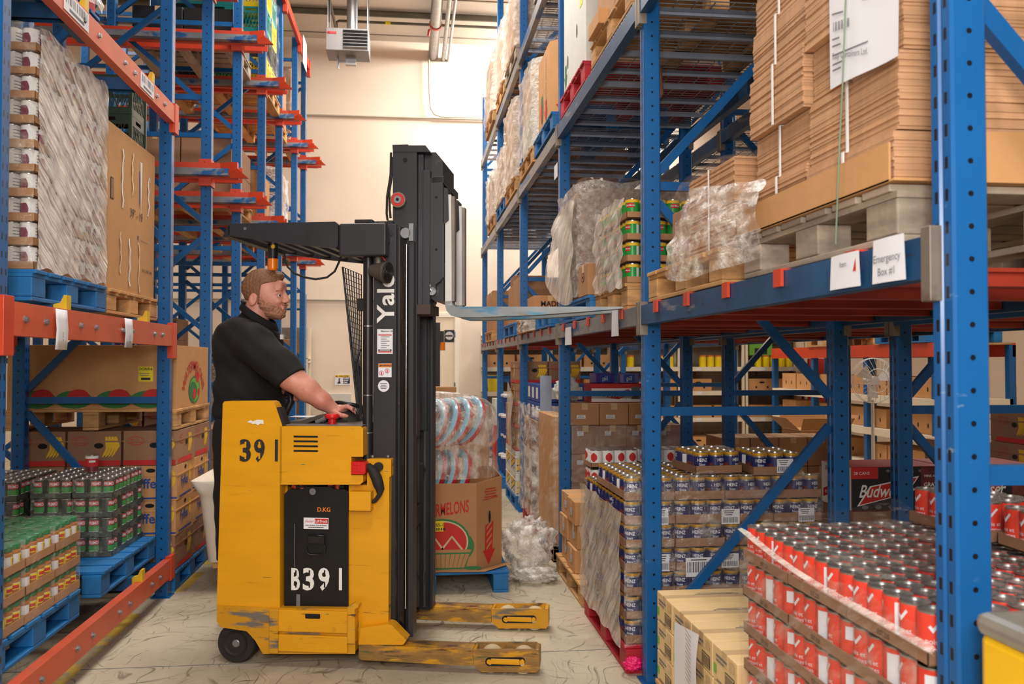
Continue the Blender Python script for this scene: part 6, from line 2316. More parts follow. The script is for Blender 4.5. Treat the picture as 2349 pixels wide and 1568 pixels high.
# green cans
pallet('wood', 1.12, 1.95, 4.48, 5.28, Z1, 'raw wood pallet under the green peach cans')
pf, lx, ly, h = tray_proto('peach', 4, 3, None, 0.034, tray_m='card', seed=7)
pe, *_ = tray_proto('peach', 4, 3, 'edge', 0.034, tray_m='card', seed=8)
load((pf, pe), 1.13, 4.50, Z1 + 0.14, 2, 3, 4, 0.308, 0.232, 0.115,
     lambda l, i, j: f'tray of green fruit cans, {ORD[l]} layer, {NTH[j]} from near side, {NTH[i]} from aisle', 'trays of green fruit cans',
     lambda l, i, j: (2 if l == 3 else 1) if (l == 3 or i == 0 or j == 0) else 0)
sleeve(1.13, 1.74, 4.50, 5.2, Z1 + 0.12, Z1 + 0.6, 'milky crumpled film on the aisle side of the green fruit cans', 'wrapthick', 'x', 0.012)
carton('brown carton with printed mark beside the green fruit cans', 1.09, 1.40, 5.33, 5.62, Z1 + 0.14, 0.2, 'card', None, [('-x', 'd', 0, 0.02, 0.05, 0.03, 'ink'), ('-x', 'd', 0, 0.02, 0.045, 0.026, 'card3', 0.0005), ('-x', 'r', 0, 0.02, 0.05, 0.01, 'ink', 0.001)], True)
pallet('bluewood', 1.09, 2.05, 5.3, 6.42, Z1, 'blue pallet under the silver wrapped load')
for l in range(2):
    for i in range(2):
        carton(f'brown carton inside the silver wrapped load, {("lower", "upper")[l]} layer, {("aisle", "inner")[i]} half', 1.12 + 0.46 * i, 1.57 + 0.46 * i, 5.68, 6.40, Z1 + 0.142 + 0.37 * l, 0.367, 'card3', 'cartons of the silver wrapped load', (), False)
M['silverwrap'] = film('shiny_stretch_wrap', a0=0.25, a1=0.8, lo=0.35, hi=0.65, scale=22, col=(200, 190, 182), rough=0.08, bump=1.0)
sleeve(1.12, 2.04, 5.67, 6.41, Z1 + 0.16, Z1 + 0.92, 'crinkled silvery film round the wrapped load behind the green cans', 'silverwrap', 'xy', 0.014, True)
drape([(1.10, 6.42, Z1 + 0.85), (1.09, 6.2, Z1 + 0.86), (1.09, 5.9, Z1 + 0.85), (1.09, 5.75, Z1 + 0.8)], [(1.0, 6.5, Z1 + 0.3), (1.05, 6.2, Z1 + 0.14), (1.06, 5.9, Z1 + 0.1), (1.08, 5.75, Z1 + 0.12)], 'white curtain of loose film on the aisle side of the silver wrapped load', 'wrapthick', 10, 0.025, 13)
# next bays of the first level
pallet('bluewood', 1.07, 2.05, 6.72, 7.55, Z1, 'empty blue pallet lying past the silver wrapped load')
pallet('wood', 1.05, 2.05, 7.68, 8.72, Z1, 'raw wood pallet under the carton marked MADE GOOD')
carton('brown carton printed MADE GOOD on the raw wood pallet', 1.15, 1.47, 8.16, 8.6, Z1 + 0.14, 0.21, 'card', None, [('-y', 't', 'MADE', 0, 0.03, 0.07, 'ink', {'bold': 0.02}), ('-y', 't', 'GOOD', 0, -0.035, 0.07, 'ink', {'bold': 0.02})], True)
carton('flat torn cardboard sheet sticking out of the raw wood pallet', 1.0, 1.35, 7.6, 8.0, Z1 + 0.139, 0.006, 'card2', None, (), False, None, 'cardboard_sheet')
pallet('bluewood', 1.07, 2.05, 9.1, 10.2, Z1, 'blue pallet under the tall brown cartons')
for j in range(2):
    for i in range(2):
        carton(f'tall brown carton on the blue pallet, {("nearer", "farther")[j]}, {("aisle side", "inner side")[i]}', 1.13 + 0.43 * i, 1.55 + 0.43 * i, 9.16 + 0.5 * j, 9.64 + 0.5 * j, Z1 + 0.14, 0.48 - 0.05 * j, 'card', 'tall brown cartons', (), True)
carton('open-topped carton on the tall brown cartons', 1.15, 1.5, 9.7, 10.1, Z1 + 0.575, 0.12, 'card3', None, (), False)
sleeve(1.035, 2.0, 7.66, 8.1, Z1 + 0.0, Z1 + 0.2, 'torn film hanging on the edge of the raw wood pallet', 'wraploose', 'xy', 0.02)
pallet('wood', 1.05, 2.05, 11.5, 12.5, Z1, 'raw wood pallet holding cartons near the far wall')
n = 0
for l in range(2):
    for j in range(2):
        carton(f'brown carton near the far wall on the first level, {("lower", "upper")[l]}, {("nearer", "farther")[j]}', 1.08, 1.55, 11.55 + 0.5 * j, 12.02 + 0.5 * j, Z1 + 0.14 + 0.27 * l, 0.265, 'card', 'cartons near the far wall', (), True)
# ================================================================== right racks, second and third level
Z2 = 3.358
pallet('wood', 1.10, 2.06, 4.30, 5.30, Z2, 'raw wood pallet on the second level wire deck above the green cans')
for j in range(2):
    carton(f'brown carton on the raw wood pallet of the second level, {("nearer", "farther")[j]}', 1.14, 1.9, 4.34 + 0.46 * j, 4.78 + 0.46 * j, Z2 + 0.14, 0.5, 'card', 'cartons of the second level', (), True)
carton('small orange-brown carton at the edge of the second level', 1.07, 1.13, 4.9, 5.2, Z2 + 0.14, 0.09, 'card2', None, (), False)
pallet('redwood', 1.10, 2.06, 5.5, 6.42, Z2, 'red pallet on the second level under the pale green carton')
carton('large pale green and white carton on the red pallet', 1.13, 2.0, 5.56, 6.38, Z2 + 0.14, 0.85, 'whitebox', None,
       [('-x', 'r', 0.25, 0.1, 0.1, 0.18, 'labelyellow', 0), ('-x', 'd', 0.1, -0.1, 0.02, 0.05, 'dark', 0), ('-x', 'd', -0.25, -0.2, 0.02, 0.05, 'dark', 0), ('-x', 'p', [(-0.36, -0.2), (-0.3, -0.2), (-0.3, -0.28), (-0.27, -0.28), (-0.33, -0.38), (-0.39, -0.28), (-0.36, -0.28)], 'greenink', 0.0005), ('-y', 'p', [(-0.36, -0.1), (-0.30, -0.1), (-0.30, -0.28), (-0.27, -0.28), (-0.33, -0.38), (-0.39, -0.28), (-0.36, -0.28)], 'greenink', 0.0005)], False)
pallet('bluewood', 1.08, 2.06, 6.66, 7.70, Z2, 'blue pallet under the orange-brown melon carton')
for q_ in (0,):
    b = MB()
    a0, c0, ct = 0.47, 0.5, 0.2
    oct_ = [(-a0, -c0 + ct), (-a0 + ct, -c0), (a0 - ct, -c0), (a0, -c0 + ct), (a0, c0 - ct), (a0 - ct, c0), (-a0 + ct, c0), (-a0, c0 - ct)]
    b.prism(oct_, lambda u, w, k: (u, w, 0.62 * k), 0)
    o_, x_ = Vector((-a0 - 0.002, 0.0, 0.3)), Vector((0, -1, 0))
    b.text('WATCH STRAP', o_ + Vector((0, -0.12, 0.08)), (0, 0, -1), (0, -1, 0), 0.05, 3)
    b.add([o_ + Vector((-0.001, y_, z_)) for y_, z_ in ((-0.16, -0.1), (-0.08, -0.1), (-0.08, -0.18), (-0.04, -0.18), (-0.12, -0.28), (-0.2, -0.18), (-0.16, -0.18))], [tuple(range(7))], 2)
    b.add([o_ + Vector((-0.001, 0.1 + 0.07 * math.cos(i * 0.4), -0.12 + 0.12 * math.sin(i * 0.4))) for i in range(16)], [tuple(range(16))], 3)
    b.add([o_ + Vector((-0.002, 0.12 + 0.04 * math.cos(i * 0.4), -0.14 + 0.08 * math.sin(i * 0.4))) for i in range(16)], [tuple(range(16))], 2)
    n_ = Vector((-1, -1, 0)).normalized()
    oo_ = Vector((-a0 + ct / 2, -c0 + ct / 2, 0.3)) + n_ * 0.002
    b.text('WATCH STRAP', oo_ + Vector((0, 0, 0.1)), (0, 0, -1), (-1, 1, 0), 0.045, 2)
    b.add([oo_ + n_ * 0.001 + Vector((-0.7, 0.7, 0)) * u_ + Z * v_ for u_, v_ in ((-0.04, -0.1), (0.04, -0.1), (0.04, -0.2), (0.08, -0.2), (0, -0.28), (-0.08, -0.2), (-0.04, -0.2))], [tuple(range(7))], 2)
    o = b.build('octagonal_carton', [M['card2'], M['dark'], M['redink'], M['greenink']], None, bevel=0.004)
    o.location = (1.57, 7.18, Z2 + 0.14)
    tag(o, 'orange-brown octagonal melon carton on the blue pallet of the second level', 'box')
pallet('wood', 1.08, 2.06, 7.8, 8.75, Z2, 'raw wood pallet on the second level beyond the melon carton')
for l in range(2):
    carton(f'white wrapped carton on the second level beyond the melon carton, {("lower", "upper")[l]}', 1.12, 1.95, 7.84, 8.7, Z2 + 0.14 + 0.4 * l, 0.398, 'card2' if l else 'whitebox', 'white wrapped cartons', [('-y', 'r', -0.3, 0, 0.12, 0.3, 'redink', 0)], False)
sleeve(1.11, 1.95, 7.83, 8.72, Z2 + 0.16, Z2 + 0.96, 'milky film round the cartons beyond the melon carton', 'wrapthick', 'xy', 0.016)
def wrapped_stack(tagname, x0, x1, y0, y1, z, nl, hh, pal, palm='wood', m='card2', film_='wrapthick', amp=0.016, cnt=2):
    pallet(palm, x0 - 0.02, x1 + 0.02, y0 - 0.02, y1 + 0.02, z, f'{pal} pallet, {tagname}')
    for l in range(nl):
        for j in range(cnt):
            d = (y1 - y0) / cnt
            carton(f'carton {tagname}, {ORD[l]} layer, {("nearer", "farther")[j]} half', x0, x1, y0 + d * j + 0.003, y0 + d * (j + 1) - 0.003, z + 0.14 + hh * l, hh - 0.003, m, f'cartons {tagname}', (), False)
    if film_:
        sleeve(x0, x1, y0, y1, z + 0.145, z + 0.16 + hh * nl, f'film round the stack {tagname}', film_, 'xy', amp)


wrapped_stack('on the second level above the banana boxes', 1.1, 1.9, 9.1, 10.1, Z2, 3, 0.28, 'raw wood')
wrapped_stack('on the second level past the banana boxes', 1.1, 1.9, 10.25, 11.2, Z2, 2, 0.3, 'blue', 'bluewood')
wrapped_stack('on the second level by the far wall', 1.1, 1.9, 11.5, 12.5, Z2, 2, 0.3, 'raw wood')
Z3 = 4.758
wrapped_stack('on the third level above the melon carton', 1.1, 1.9, 6.7, 7.7, Z3, 3, 0.28, 'raw wood', 'greywood', 'card', 'silverwrap', 0.01)
wrapped_stack('on the third level above the banana boxes', 1.1, 1.9, 9.1, 10.1, Z3, 3, 0.22, 'raw wood', 'greywood', 'card2')
wrapped_stack('on the third level past the banana boxes', 1.1, 1.9, 10.25, 11.2, Z3, 3, 0.25, 'raw wood', 'wood', 'card2')
wrapped_stack('on the third level by the far wall', 1.08, 1.9, 11.5, 12.6, Z3, 3, 0.28, 'raw wood', 'wood', 'card2')
b = MB().tube([(1.5, 5.15, 3.34), (1.5, 5.12, 3.25), (1.51, 5.14, 3.18), (1.48, 5.16, 3.12)], [0.02, 0.012, 0.018, 0.01], 6)
tag(b.build('cardboard_scrap', M['card3']), 'strip of torn cardboard hanging through the wire deck', 'scrap')
# paper tag hung on the third upright
a = PX(1275, 393, 1.115)
tag(MB().quad(a, (0, -1, 0), (0, 0, 1), 0.16, 0.11).build('hanging_tag', M['paper']), 'white card tag hanging by the upright beside the wire decks', 'label')

# ================================================================== second row behind the right racks
wrapped_stack('in the row behind the flat cartons', 2.5, 3.3, 5.1, 6.1, Z1, 4, 0.27, 'raw wood', 'greywood', 'card3', 'silverwrap', 0.01)
pot = thing('plant_pot', '', 'pot')
MB().lathe([(0.07, 0, 0), (0.1, 0.2, 0), (0.105, 0.2, 0), (0.105, 0.235, 0), (0.095, 0.235, 0), (0.09, 0.2, 0), (0.065, 0.01, 0), (0.001, 0.01, 0)], n=16).build('pot', mat('shiny_black_plastic', (14, 14, 16), 0.2), pot)
n = 0
for j in range(4):
    for l in range(2):
        place(pot, n, (2.56, 4.9 + 0.24 * j, 3.356 + 0.236 * l), 0, f'shiny black pot on the upper deck of the second row, {NTH[j]} from the camera, {("lower", "upper")[l]}', 'black pots')
        n += 1
for l in range(4):
    for i in range(4):
        carton(f'brown carton of the low stack in the second row, {ORD[l]} layer, {NTH[i]} from the aisle', 2.46 + 0.24 * i, 2.69 + 0.24 * i, 6.72, 7.1, 0.0 + 0.235 * l, 0.232, 'card', 'low stack of cartons in the second row', (), True) if l < 4 else None
for i in range(2):
    for l in range(3):
        carton(f'dull carton under the beer carton, {ORD[l]} layer, {NTH[i]} from the aisle', 2.5 + 0.46 * i, 2.95 + 0.46 * i, 4.72, 5.1, 0.23 * l, 0.227, 'card3', 'cartons under the beer carton', (), False)
bp = [('-y', 'r', 0, 0, 0.56, 0.245, 'ink', 0), ('-y', 'r', -0.2, 0.09, 0.16, 0.065, 'redink', 0.0005), ('-y', 't', '28 CANS', -0.22, 0.09, 0.025, 'whiteink'),
      ('-y', 'p', [(-0.25, -0.10), (0.06, -0.03), (0.13, 0.07), (-0.17, 0.015)], 'whiteink', 0.0006), ('-y', 'p', [(-0.235, -0.092), (0.055, -0.026), (0.115, 0.06), (-0.16, 0.01)], 'redink', 0.001),
      ('-y', 't', 'Budweiser', -0.075, -0.012, 0.10, 'whiteink', {'shear': 0.35, 'bold': 0.015, 'width': 0.34}), ('-y', 'r', 0.21, 0.0, 0.14, 0.24, 'maroon', 0.0014), ('-y', 't', 'MINE AU', 0.20, 0.07, 0.02, 'whiteink', {'bold': 0.01}), ('-y', 't', 'GRAT', 0.20, 0.02, 0.032, 'whiteink', {'bold': 0.02})]
for q in range(14):
    random.seed(q)
    u, v = random.uniform(-0.1, 0.2), random.uniform(0.05, 0.11)
    bp.append(('-y', 'd', u, v, 0.012, 0.008, 'greyink', 0.0004))
for q in range(6):
    bp.append(('-y', 'd', -0.2 + 0.08 * q, -0.105, 0.02, 0.012, 'greyink', 0.0004))
bp += [('-x', 'r', 0, 0, 0.36, 0.245, 'whiteink', 0), ('-x', 't', '8', 0.1, -0.02, 0.05, 'ink', {'bold': 0.02}), ('-x', 'r', 0.1, 0.06, 0.08, 0.04, 'yellowink', 0.0005), ('-x', 'p', [(-0.16, -0.09), (0.0, -0.04), (-0.04, 0.0), (-0.16, -0.04)], 'redink', 0.0005), ('-x', 't', 'eiser', -0.1, -0.05, 0.04, 'whiteink', {'shear': 0.3}), ('-x', 't', '28', -0.12, 0.09, 0.035, 'redink')]
carton('large black and red beer carton with slanted script in the second row', 2.50, 3.06, 4.74, 5.1, 0.69, 0.25, 'redwood', None, bp, False, None, 'beer_carton')
carton('second beer carton stacked right of the large one', 3.08, 3.64, 4.76, 5.12, 0.69, 0.25, 'redwood', None, bp, False, None, 'beer_carton')
for i in range(2):
    for l in range(3):
        carton(f'dull carton under the second beer carton, {ORD[l]} layer, {NTH[i]} from the aisle', 3.42 + 0.36 * i, 3.77 + 0.36 * i, 4.74, 5.1, 0.23 * l, 0.227, 'card3', 'cartons under the second beer carton', (), False)

# ================================================================== store shelves along the far wall
SHX = [1.15 + 1.1 * k for k in range(6)]
SHZ = [0.10, 0.62, 1.06, 1.46, 1.98]


def shelf_unit(x0, x1, y0, y1, zs, label, top=2.05):
    t = thing('shelf_unit', label, 'shelving', ((x0 + x1) / 2, y0, 0), 0, 'cream store shelves')
    w = (x1 - x0) / 2
    for sx in (-w, w - 0.04):
        for y in (0, y1 - y0 - 0.04):
            MB().box((sx, y, 0), (sx + 0.04, y + 0.04, top)).build('upright_post', M['shelf'], t)
    for z in zs:
        MB().box((-w, -0.004, z - 0.07), (w, y1 - y0, z - 0.05)).box((-w + 0.04, -0.008, z - 0.07), (w - 0.04, 0.004, z)).box((-w, 0, z - 0.01), (w, y1 - y0, z)).build('shelf', M['shelf'], t)
        for u in (-0.25, 0.25):
            MB().quad((u, -0.0105, z - 0.035), UX, UZ, 0.09, 0.05).build('price_card', M['paper'], t)
    MB().box((-w, y1 - y0 - 0.006, 0), (w, y1 - y0, top)).build('back_panel', M['greysteel'], t)
    return t


hole = lambda s: [('-y', 'd', 0, 0.04, 0.05, 0.016, 'dark', 0), ('-y', 'd', -0.1, -0.04, 0.018, 0.018, 'dark', 0), ('-y', 'd', 0.1, -0.04, 0.018, 0.018, 'dark', 0)]
hp = carton('open carton with hand holes', 0, 0.46, 0, 0.36, -5, 0.2, 'card2', 'open cartons on the store shelves', hole(1), False)
n = 0
jar_p = thing('drink_tin', '', 'tin')
MB().lathe([(0.058, 0, 0), (0.06, 0.02, 0), (0.06, 0.15, 0), (0.057, 0.165, 1), (0.057, 0.19, 1), (0.001, 0.19, 1)], n=14).build('tin', [M['crateyellow'], M['orangeink']], jar_p)
nj = 0
for k in range(5):
    x0, x1 = SHX[k], SHX[k + 1] - 0.02
    shelf_unit(x0, x1, 14.02, 14.5, SHZ, f'cream store shelf unit along the far wall, {NTH[k]} from the door')
    for (zi, zn) in ((1, 'lower'), (2, 'middle'), (0, 'floor')) + (((3, 'upper'),) if k < 2 else ()):
        for c in range(2):
            if (k * 3 + zi + c) % 7 == 5 or (k == 0 and zi == 2 and c == 0):
                continue
            x = x0 + 0.29 + 0.5 * c
            lab = f'carton with hand holes, {zn} shelf, unit {NTH[k]} from the door, {("left", "right")[c]} one'
            o = hp if n == 0 else copy_tree(hp)
            o.location = (x, 14.22, SHZ[zi] + 0.001)
            o['label'] = lab
            n += 1
    if k >= 2:
        for c in range(7):
            if (k + c) % 6 == 4:
                continue
            place(jar_p, nj, (x0 + 0.12 + 0.135 * c, 14.12, SHZ[3] + 0.001), 0.3 * c, f'yellow drink tin on the upper store shelf, {NTH[c]} in unit {NTH[k]} from the door', 'yellow drink tins')
            nj += 1
carton('bright green carton on the upper store shelf', SHX[4] + 0.1, SHX[4] + 0.5, 14.1, 14.4, SHZ[3] + 0.193, 0.2, 'ltgreenink', None, [('-y', 'r', 0, -0.03, 0.22, 0.1, 'ink', 0)], False)
carton('red carton at the end of the upper store shelf', SHX[5] + 0.05, SHX[5] + 0.35, 14.1, 14.4, 0.0, 1.6, 'redink', None, (), False)
# yellow tub on the shelf by the door
tb = thing('yellow_tub', 'yellow tub with lid on the store shelf nearest the door', 'tub', (1.3, 14.2, 1.0))
MB().lathe([(0.11, 0, 0), (0.125, 0.25, 0)], n=18).build('tub_body', M['labelyellow'], tb)
MB().lathe([(0.135, 0.24, 0), (0.135, 0.27, 0), (0.001, 0.27, 0)], n=18).build('lid', M['crateyellow'], tb)
tb.location = (1.36, 14.2, SHZ[2] + 0.001)
# side rack with orange beam, seen between the uprights
SX = 5.9
t = thing('storage_rack', 'orange-beamed storage rack with cream shelves behind the second row', 'shelving', (SX, 9.2, 0))
for y in (0, 1.5, 3.0, 4.4):
    MB().box((-0.04, y, 0), (0.04, y + 0.08, 1.735)).build('post', M['blue'], t)
    MB().box((0.86, y, 0), (0.94, y + 0.08, 1.735)).build('post', M['blue'], t)
for z in (0.25, 0.7, 1.12):
    MB().box((-0.05, 0, z - 0.09), (0.9, 4.44, z)).build('shelf', M['shelf'], t)
MB().box((-0.06, 0, 1.6), (0.0, 4.44, 1.76)).box((0.9, 0, 1.6), (0.94, 4.44, 1.76)).build('orange_beam', M['orange'], t)
MB().box((-0.0, 0, 1.74), (0.9, 4.44, 1.76)).build('deck', M['wood'], t)
kk = 0
for z, zn in ((0.252, 'bottom'), (0.702, 'middle'), (1.122, 'top')):
    for j in range(8):
        if (j + kk) % 5 == 3:
            continue
        o = carton(f'holed carton on the {zn} shelf of the orange rack, {NTH[j]} from the camera', SX + 0.05, SX + 0.46, 9.35 + 0.52 * j, 9.84 + 0.52 * j, z, 0.24, 'card2', 'cartons on the orange rack', [('-x', 'd', 0.1, -0.02, 0.014, 0.03, 'dark', 0), ('-x', 'd', -0.1, -0.02, 0.014, 0.03, 'dark', 0), ('-y', 'd', 0.1, -0.02, 0.014, 0.03, 'dark', 0), ('-y', 'd', -0.1, -0.02, 0.014, 0.03, 'dark', 0)], False)
    kk += 2
pallet('bluewood', SX - 0.1, SX + 0.86, 9.3, 10.4, 1.765, 'blue pallet on top of the orange-beamed rack')
pallet('wood', SX - 0.1, SX + 0.86, 11.2, 12.3, 1.765, 'raw wood pallet on top of the orange-beamed rack')
# pedestal fan
fx = PY(2120, 865, 8.4)
t = thing('pedestal_fan', 'white pedestal fan with round cage among the far racks', 'fan', (4.72, 8.5, 0))
MB().lathe([(0.22, 0, 0), (0.2, 0.03, 0), (0.03, 0.06, 0), (0.02, 0.07, 0), (0.016, 1.15, 0), (0.001, 1.15, 0)], n=18).build('stand', M['white'], t)
b = MB()
for k in range(24):
    a = k * math.pi / 12
    b.tube([(0.03 * math.cos(a), -0.1, 1.35 + 0.03 * math.sin(a)), (0.12 * math.cos(a), -0.1, 1.35 + 0.12 * math.sin(a)), (0.23 * math.cos(a), -0.04, 1.35 + 0.23 * math.sin(a))], 0.002, 4)
for rr, yy in ((0.23, -0.04), (0.12, -0.1), (0.23, -0.0)):
    b.tube([(rr * math.cos(k * math.pi / 16), yy, 1.35 + rr * math.sin(k * math.pi / 16)) for k in range(32)], 0.004, 5, closed=True)
b.build('cage', M['white'], t)
for k in range(3):
    a = k * 2.094
    MB().add([(0, -0.04, 1.35), (0.19 * math.cos(a), -0.06, 1.35 + 0.19 * math.sin(a)), (0.19 * math.cos(a + 0.8), -0.02, 1.35 + 0.19 * math.sin(a + 0.8))], [(0, 1, 2)]).build('blade', M['white'], t)
MB().cyl((0, -0.06, 1.35), (0, 0.12, 1.35), 0.045, 14).cyl((0, 0.06, 1.35), (0, 0.06, 1.12), 0.02, 10).build('motor', M['white'], t)
carton('stack base of open-flapped carton in the storage area behind the bean cans', 3.7, 4.3, 8.0, 8.5, 0, 0.5, 'card2', None, (), False)
op = carton('open-flapped brown carton in the storage area', 3.72, 4.2, 8.02, 8.45, 0.502, 0.38, 'card2', None, (), False)
f = MB()
f.add([(-0.24, -0.215, 0.38), (0.24, -0.215, 0.38), (0.26, -0.32, 0.5), (-0.26, -0.32, 0.5)], [(0, 1, 2, 3)]).add([(-0.24, 0.215, 0.38), (0.24, 0.215, 0.38), (0.24, 0.28, 0.55), (-0.24, 0.28, 0.55)], [(0, 1, 2, 3)]).add([(-0.24, -0.2, 0.38), (-0.24, 0.2, 0.38), (-0.38, 0.2, 0.5), (-0.38, -0.2, 0.5)], [(0, 1, 2, 3)]).add([(0.24, -0.2, 0.38), (0.24, 0.2, 0.38), (0.36, 0.2, 0.52), (0.36, -0.2, 0.52)], [(0, 1, 2, 3)])
f.build('flaps', M['card2'], op)
for i in range(4):
    for l in range(2 + (i % 2)):
        carton(f'plain brown carton in the dim storage area, {ORD[l]} in stack {NTH[i]} from the aisle', 3.7 + 0.62 * i, 4.25 + 0.62 * i, 6.5, 6.95, 0.3 * l, 0.297, 'card3', 'cartons in the dim storage area', (), True)
for l in range(5):
    banana('dole', 4.6, 6.0, 0.235 * l, f'banana box in the dim storage stack at the edge of the photo, {ORD[l]} up', 0, 0.36, 0.48)
for l in range(4):
    banana('dole', 5.0, 6.0, 0.235 * l, f'banana box in the dim storage stack farther in, {ORD[l]} up', 0, 0.36, 0.48)
# ================================================================== left rack
# --- peanut butter jars
pallet('bluewood', -2.60, -1.63, 3.66, 4.60, 0.276, 'blue pallet under the peanut butter jars')
pf, lx, ly, h = tray_proto('jar', 3, 4, None, 0.04, face=1, tray_m='card', shrink=True, seed=11)
pe, *_ = tray_proto('jar', 3, 4, 'edge', 0.04, face=1, tray_m='card', shrink=True, seed=12)
ZP = 0.276 + 0.14
load((pf, pe), -2.59, 3.66, ZP, 4, 3, 3, 0.2385, 0.314, 0.121,
     lambda l, i, j: f'tray of green-lidded peanut butter jars, {("bottom", "middle", "top")[l]} layer, {NTH[3 - i]} from aisle, {NTH[j]} from the camera', 'trays of peanut butter jars',
     lambda l, i, j: (2 if l == 2 else 1) if (l == 2 or i == 3 or j == 0) else 0, face=1)
# --- dark green cans
pallet('bluewood', -2.62, -1.64, 4.93, 5.92, 0.276, 'blue pallet under the dark green cans')
pf, lx, ly, h = tray_proto('soup', 3, 4, None, 0.032, face=1, tray_m='dkgreen', shrink=True, seed=13)
pe, *_ = tray_proto('soup', 3, 4, 'edge', 0.032, face=1, tray_m='dkgreen', shrink=True, seed=14)
load((pf, pe), -2.17, 5.30, ZP, 2, 2, 4, 0.2285, 0.301, 0.113,
     lambda l, i, j: f'tray of dark green cans in the aisle-side stack, {ORD[l]} layer, {("inner", "aisle-side")[i]} {("near", "far")[j]} tray', 'trays of dark green cans',
     lambda l, i, j: (2 if l == 3 else 1), face=1, jit=0.0015)
pf2 = copy_tree(pf); pe2 = copy_tree(pe)
load((pf2, pe2), -2.66, 5.22, ZP, 2, 2, 4, 0.2285, 0.301, 0.113,
     lambda l, i, j: f'tray of dark green cans in the inner stack, {ORD[l]} layer, {("inner", "outer")[i]} {("near", "far")[j]} tray', 'trays of dark green cans',
     lambda l, i, j: (2 if l == 3 else 1), face=1, jit=0.0015, seed=3)
cn = thing('can', 'single red can of beans standing on the dark green cans', 'can', (-1.935, 5.60, ZP + 4 * 0.113 + 0.003))
MB().lathe([(0.036, 0, 0), (0.037, 0.004, 1), (0.037, 0.034, 2), (0.037, 0.082, 3), (0.037, 0.098, 0), (0.0375, 0.1, 0), (0.0375, 0.105, 0), (0.034, 0.103, 0), (0.001, 0.103, 0)], n=18).arcpatch((0, 0, 0), 0.0378, -1.7, -0.7, 0.06, 0.072, 3).build('can', [M['tin'], M['maroon'], M['redink'], M['whiteink']], cn)
# --- wrapped white cans on the waist-high beam
ZL = 1.806
pallet('bluewood', -2.60, -1.62, 3.98, 4.90, ZL, 'blue pallet under the film-wrapped white and purple cans')
pf, lx, ly, h = tray_proto('plum', 3, 4, None, 0.036, face=1, tray_m='card', seed=15)
pe, *_ = tray_proto('plum', 3, 4, 'edge', 0.036, face=1, tray_m='card', seed=16)
load((pf, pe), -2.55, 4.04, ZL + 0.14, 4, 3, 10, 0.226, 0.289, 0.108,
     lambda l, i, j: f'tray of white and purple cans, {ORD[l]} layer, {NTH[3 - i]} from the aisle, {NTH[j]} from the camera', 'trays of white and purple cans',
     lambda l, i, j: (1 if (i == 3 or j == 0) else 0), face=1, jit=0.0025)
sleeve(-2.54, -1.645, 4.03, 4.90, ZL + 0.145, ZL + 0.14 + 10 * 0.108, 'cloudy film stretched diagonally round the white and purple cans', 'wrapleft', 'x', 0.005, False, 'stretch_wrap', True, 18)
sleeve(-2.54, -1.645, 4.03, 4.90, ZL + 0.145, ZL + 0.14 + 10 * 0.108, 'clear film on the near face of the white and purple cans', 'wrap', 'y', 0.004, False, 'stretch_wrap', True, 12)
# --- tall carton on its own pallet
pallet('wood', -2.6, -1.63, 4.96, 5.88, ZL, 'raw wood pallet under the tall brown carton')
tp = []
o = carton('tall brown carton with torn tape strips between white cans and upright', -2.58, -1.655, 4.98, 5.86, ZL + 0.139, 0.925, 'card2', None,
           [('+x', 't', '39" - 19', 0.06, 0.02, 0.075, 'ink'), ('+x', 't', 'PLACE LABEL HERE', 0.28, -0.3, 0.025, 'ink'), ('+x', 'r', 0.22, -0.12, 0.14, 0.003, 'greyink', 0), ('+x', 'r', -0.37, 0.1, 0.055, 0.12, 'dark', 0), ('+x', 'r', -0.365, 0.1, 0.045, 0.11, 'card3', 0.0006), ('+x', 'p', [(0.13, 0.36), (0.17, 0.36), (0.15, 0.0)], 'whiteink', 0.0006), ('+x', 'p', [(0.115, 0.3), (0.125, 0.3), (0.13, 0.12), (0.12, 0.06)], 'blueink', 0.0006), ('+x', 'p', [(0.09, -0.1), (0.11, -0.1), (0.1, -0.14)], 'blueink', 0.0006)], False)
for k, (u, v0, v1) in enumerate(((-0.2, 0.36, 0.02), (-0.02, 0.38, 0.12), (0.3, 0.3, 0.05), (-0.22, -0.12, -0.36), (-0.06, -0.14, -0.42), (0.12, -0.14, -0.44))):
    b = MB()
    P = [[(0.4625 + 0.004 + 0.003 * math.sin(i * 2.0 + k), u + 0.02 * (j - 0.5) + 0.008 * math.sin(i * 1.1 + k), 0.4625 + v0 + (v1 - v0) * i / 8) for j in range(2)] for i in range(9)]
    b.grid(P).build('tape_strip', M['whiteink'] if k % 2 == 0 else M['tape'], o)
for k in range(14):
    pass
# --- level above
wrapped_stack('above the upper orange beam', -2.55, -1.7, 4.02, 4.9, 3.262, 1, 0.3, 'blue', 'bluewood', 'redink', None)
sleeve(-2.55, -1.69, 4.02, 4.9, 3.42, 3.72, 'film round the load above the upper orange beam', 'wrapleft', 'xy', 0.012, False, 'stretch_wrap', True)

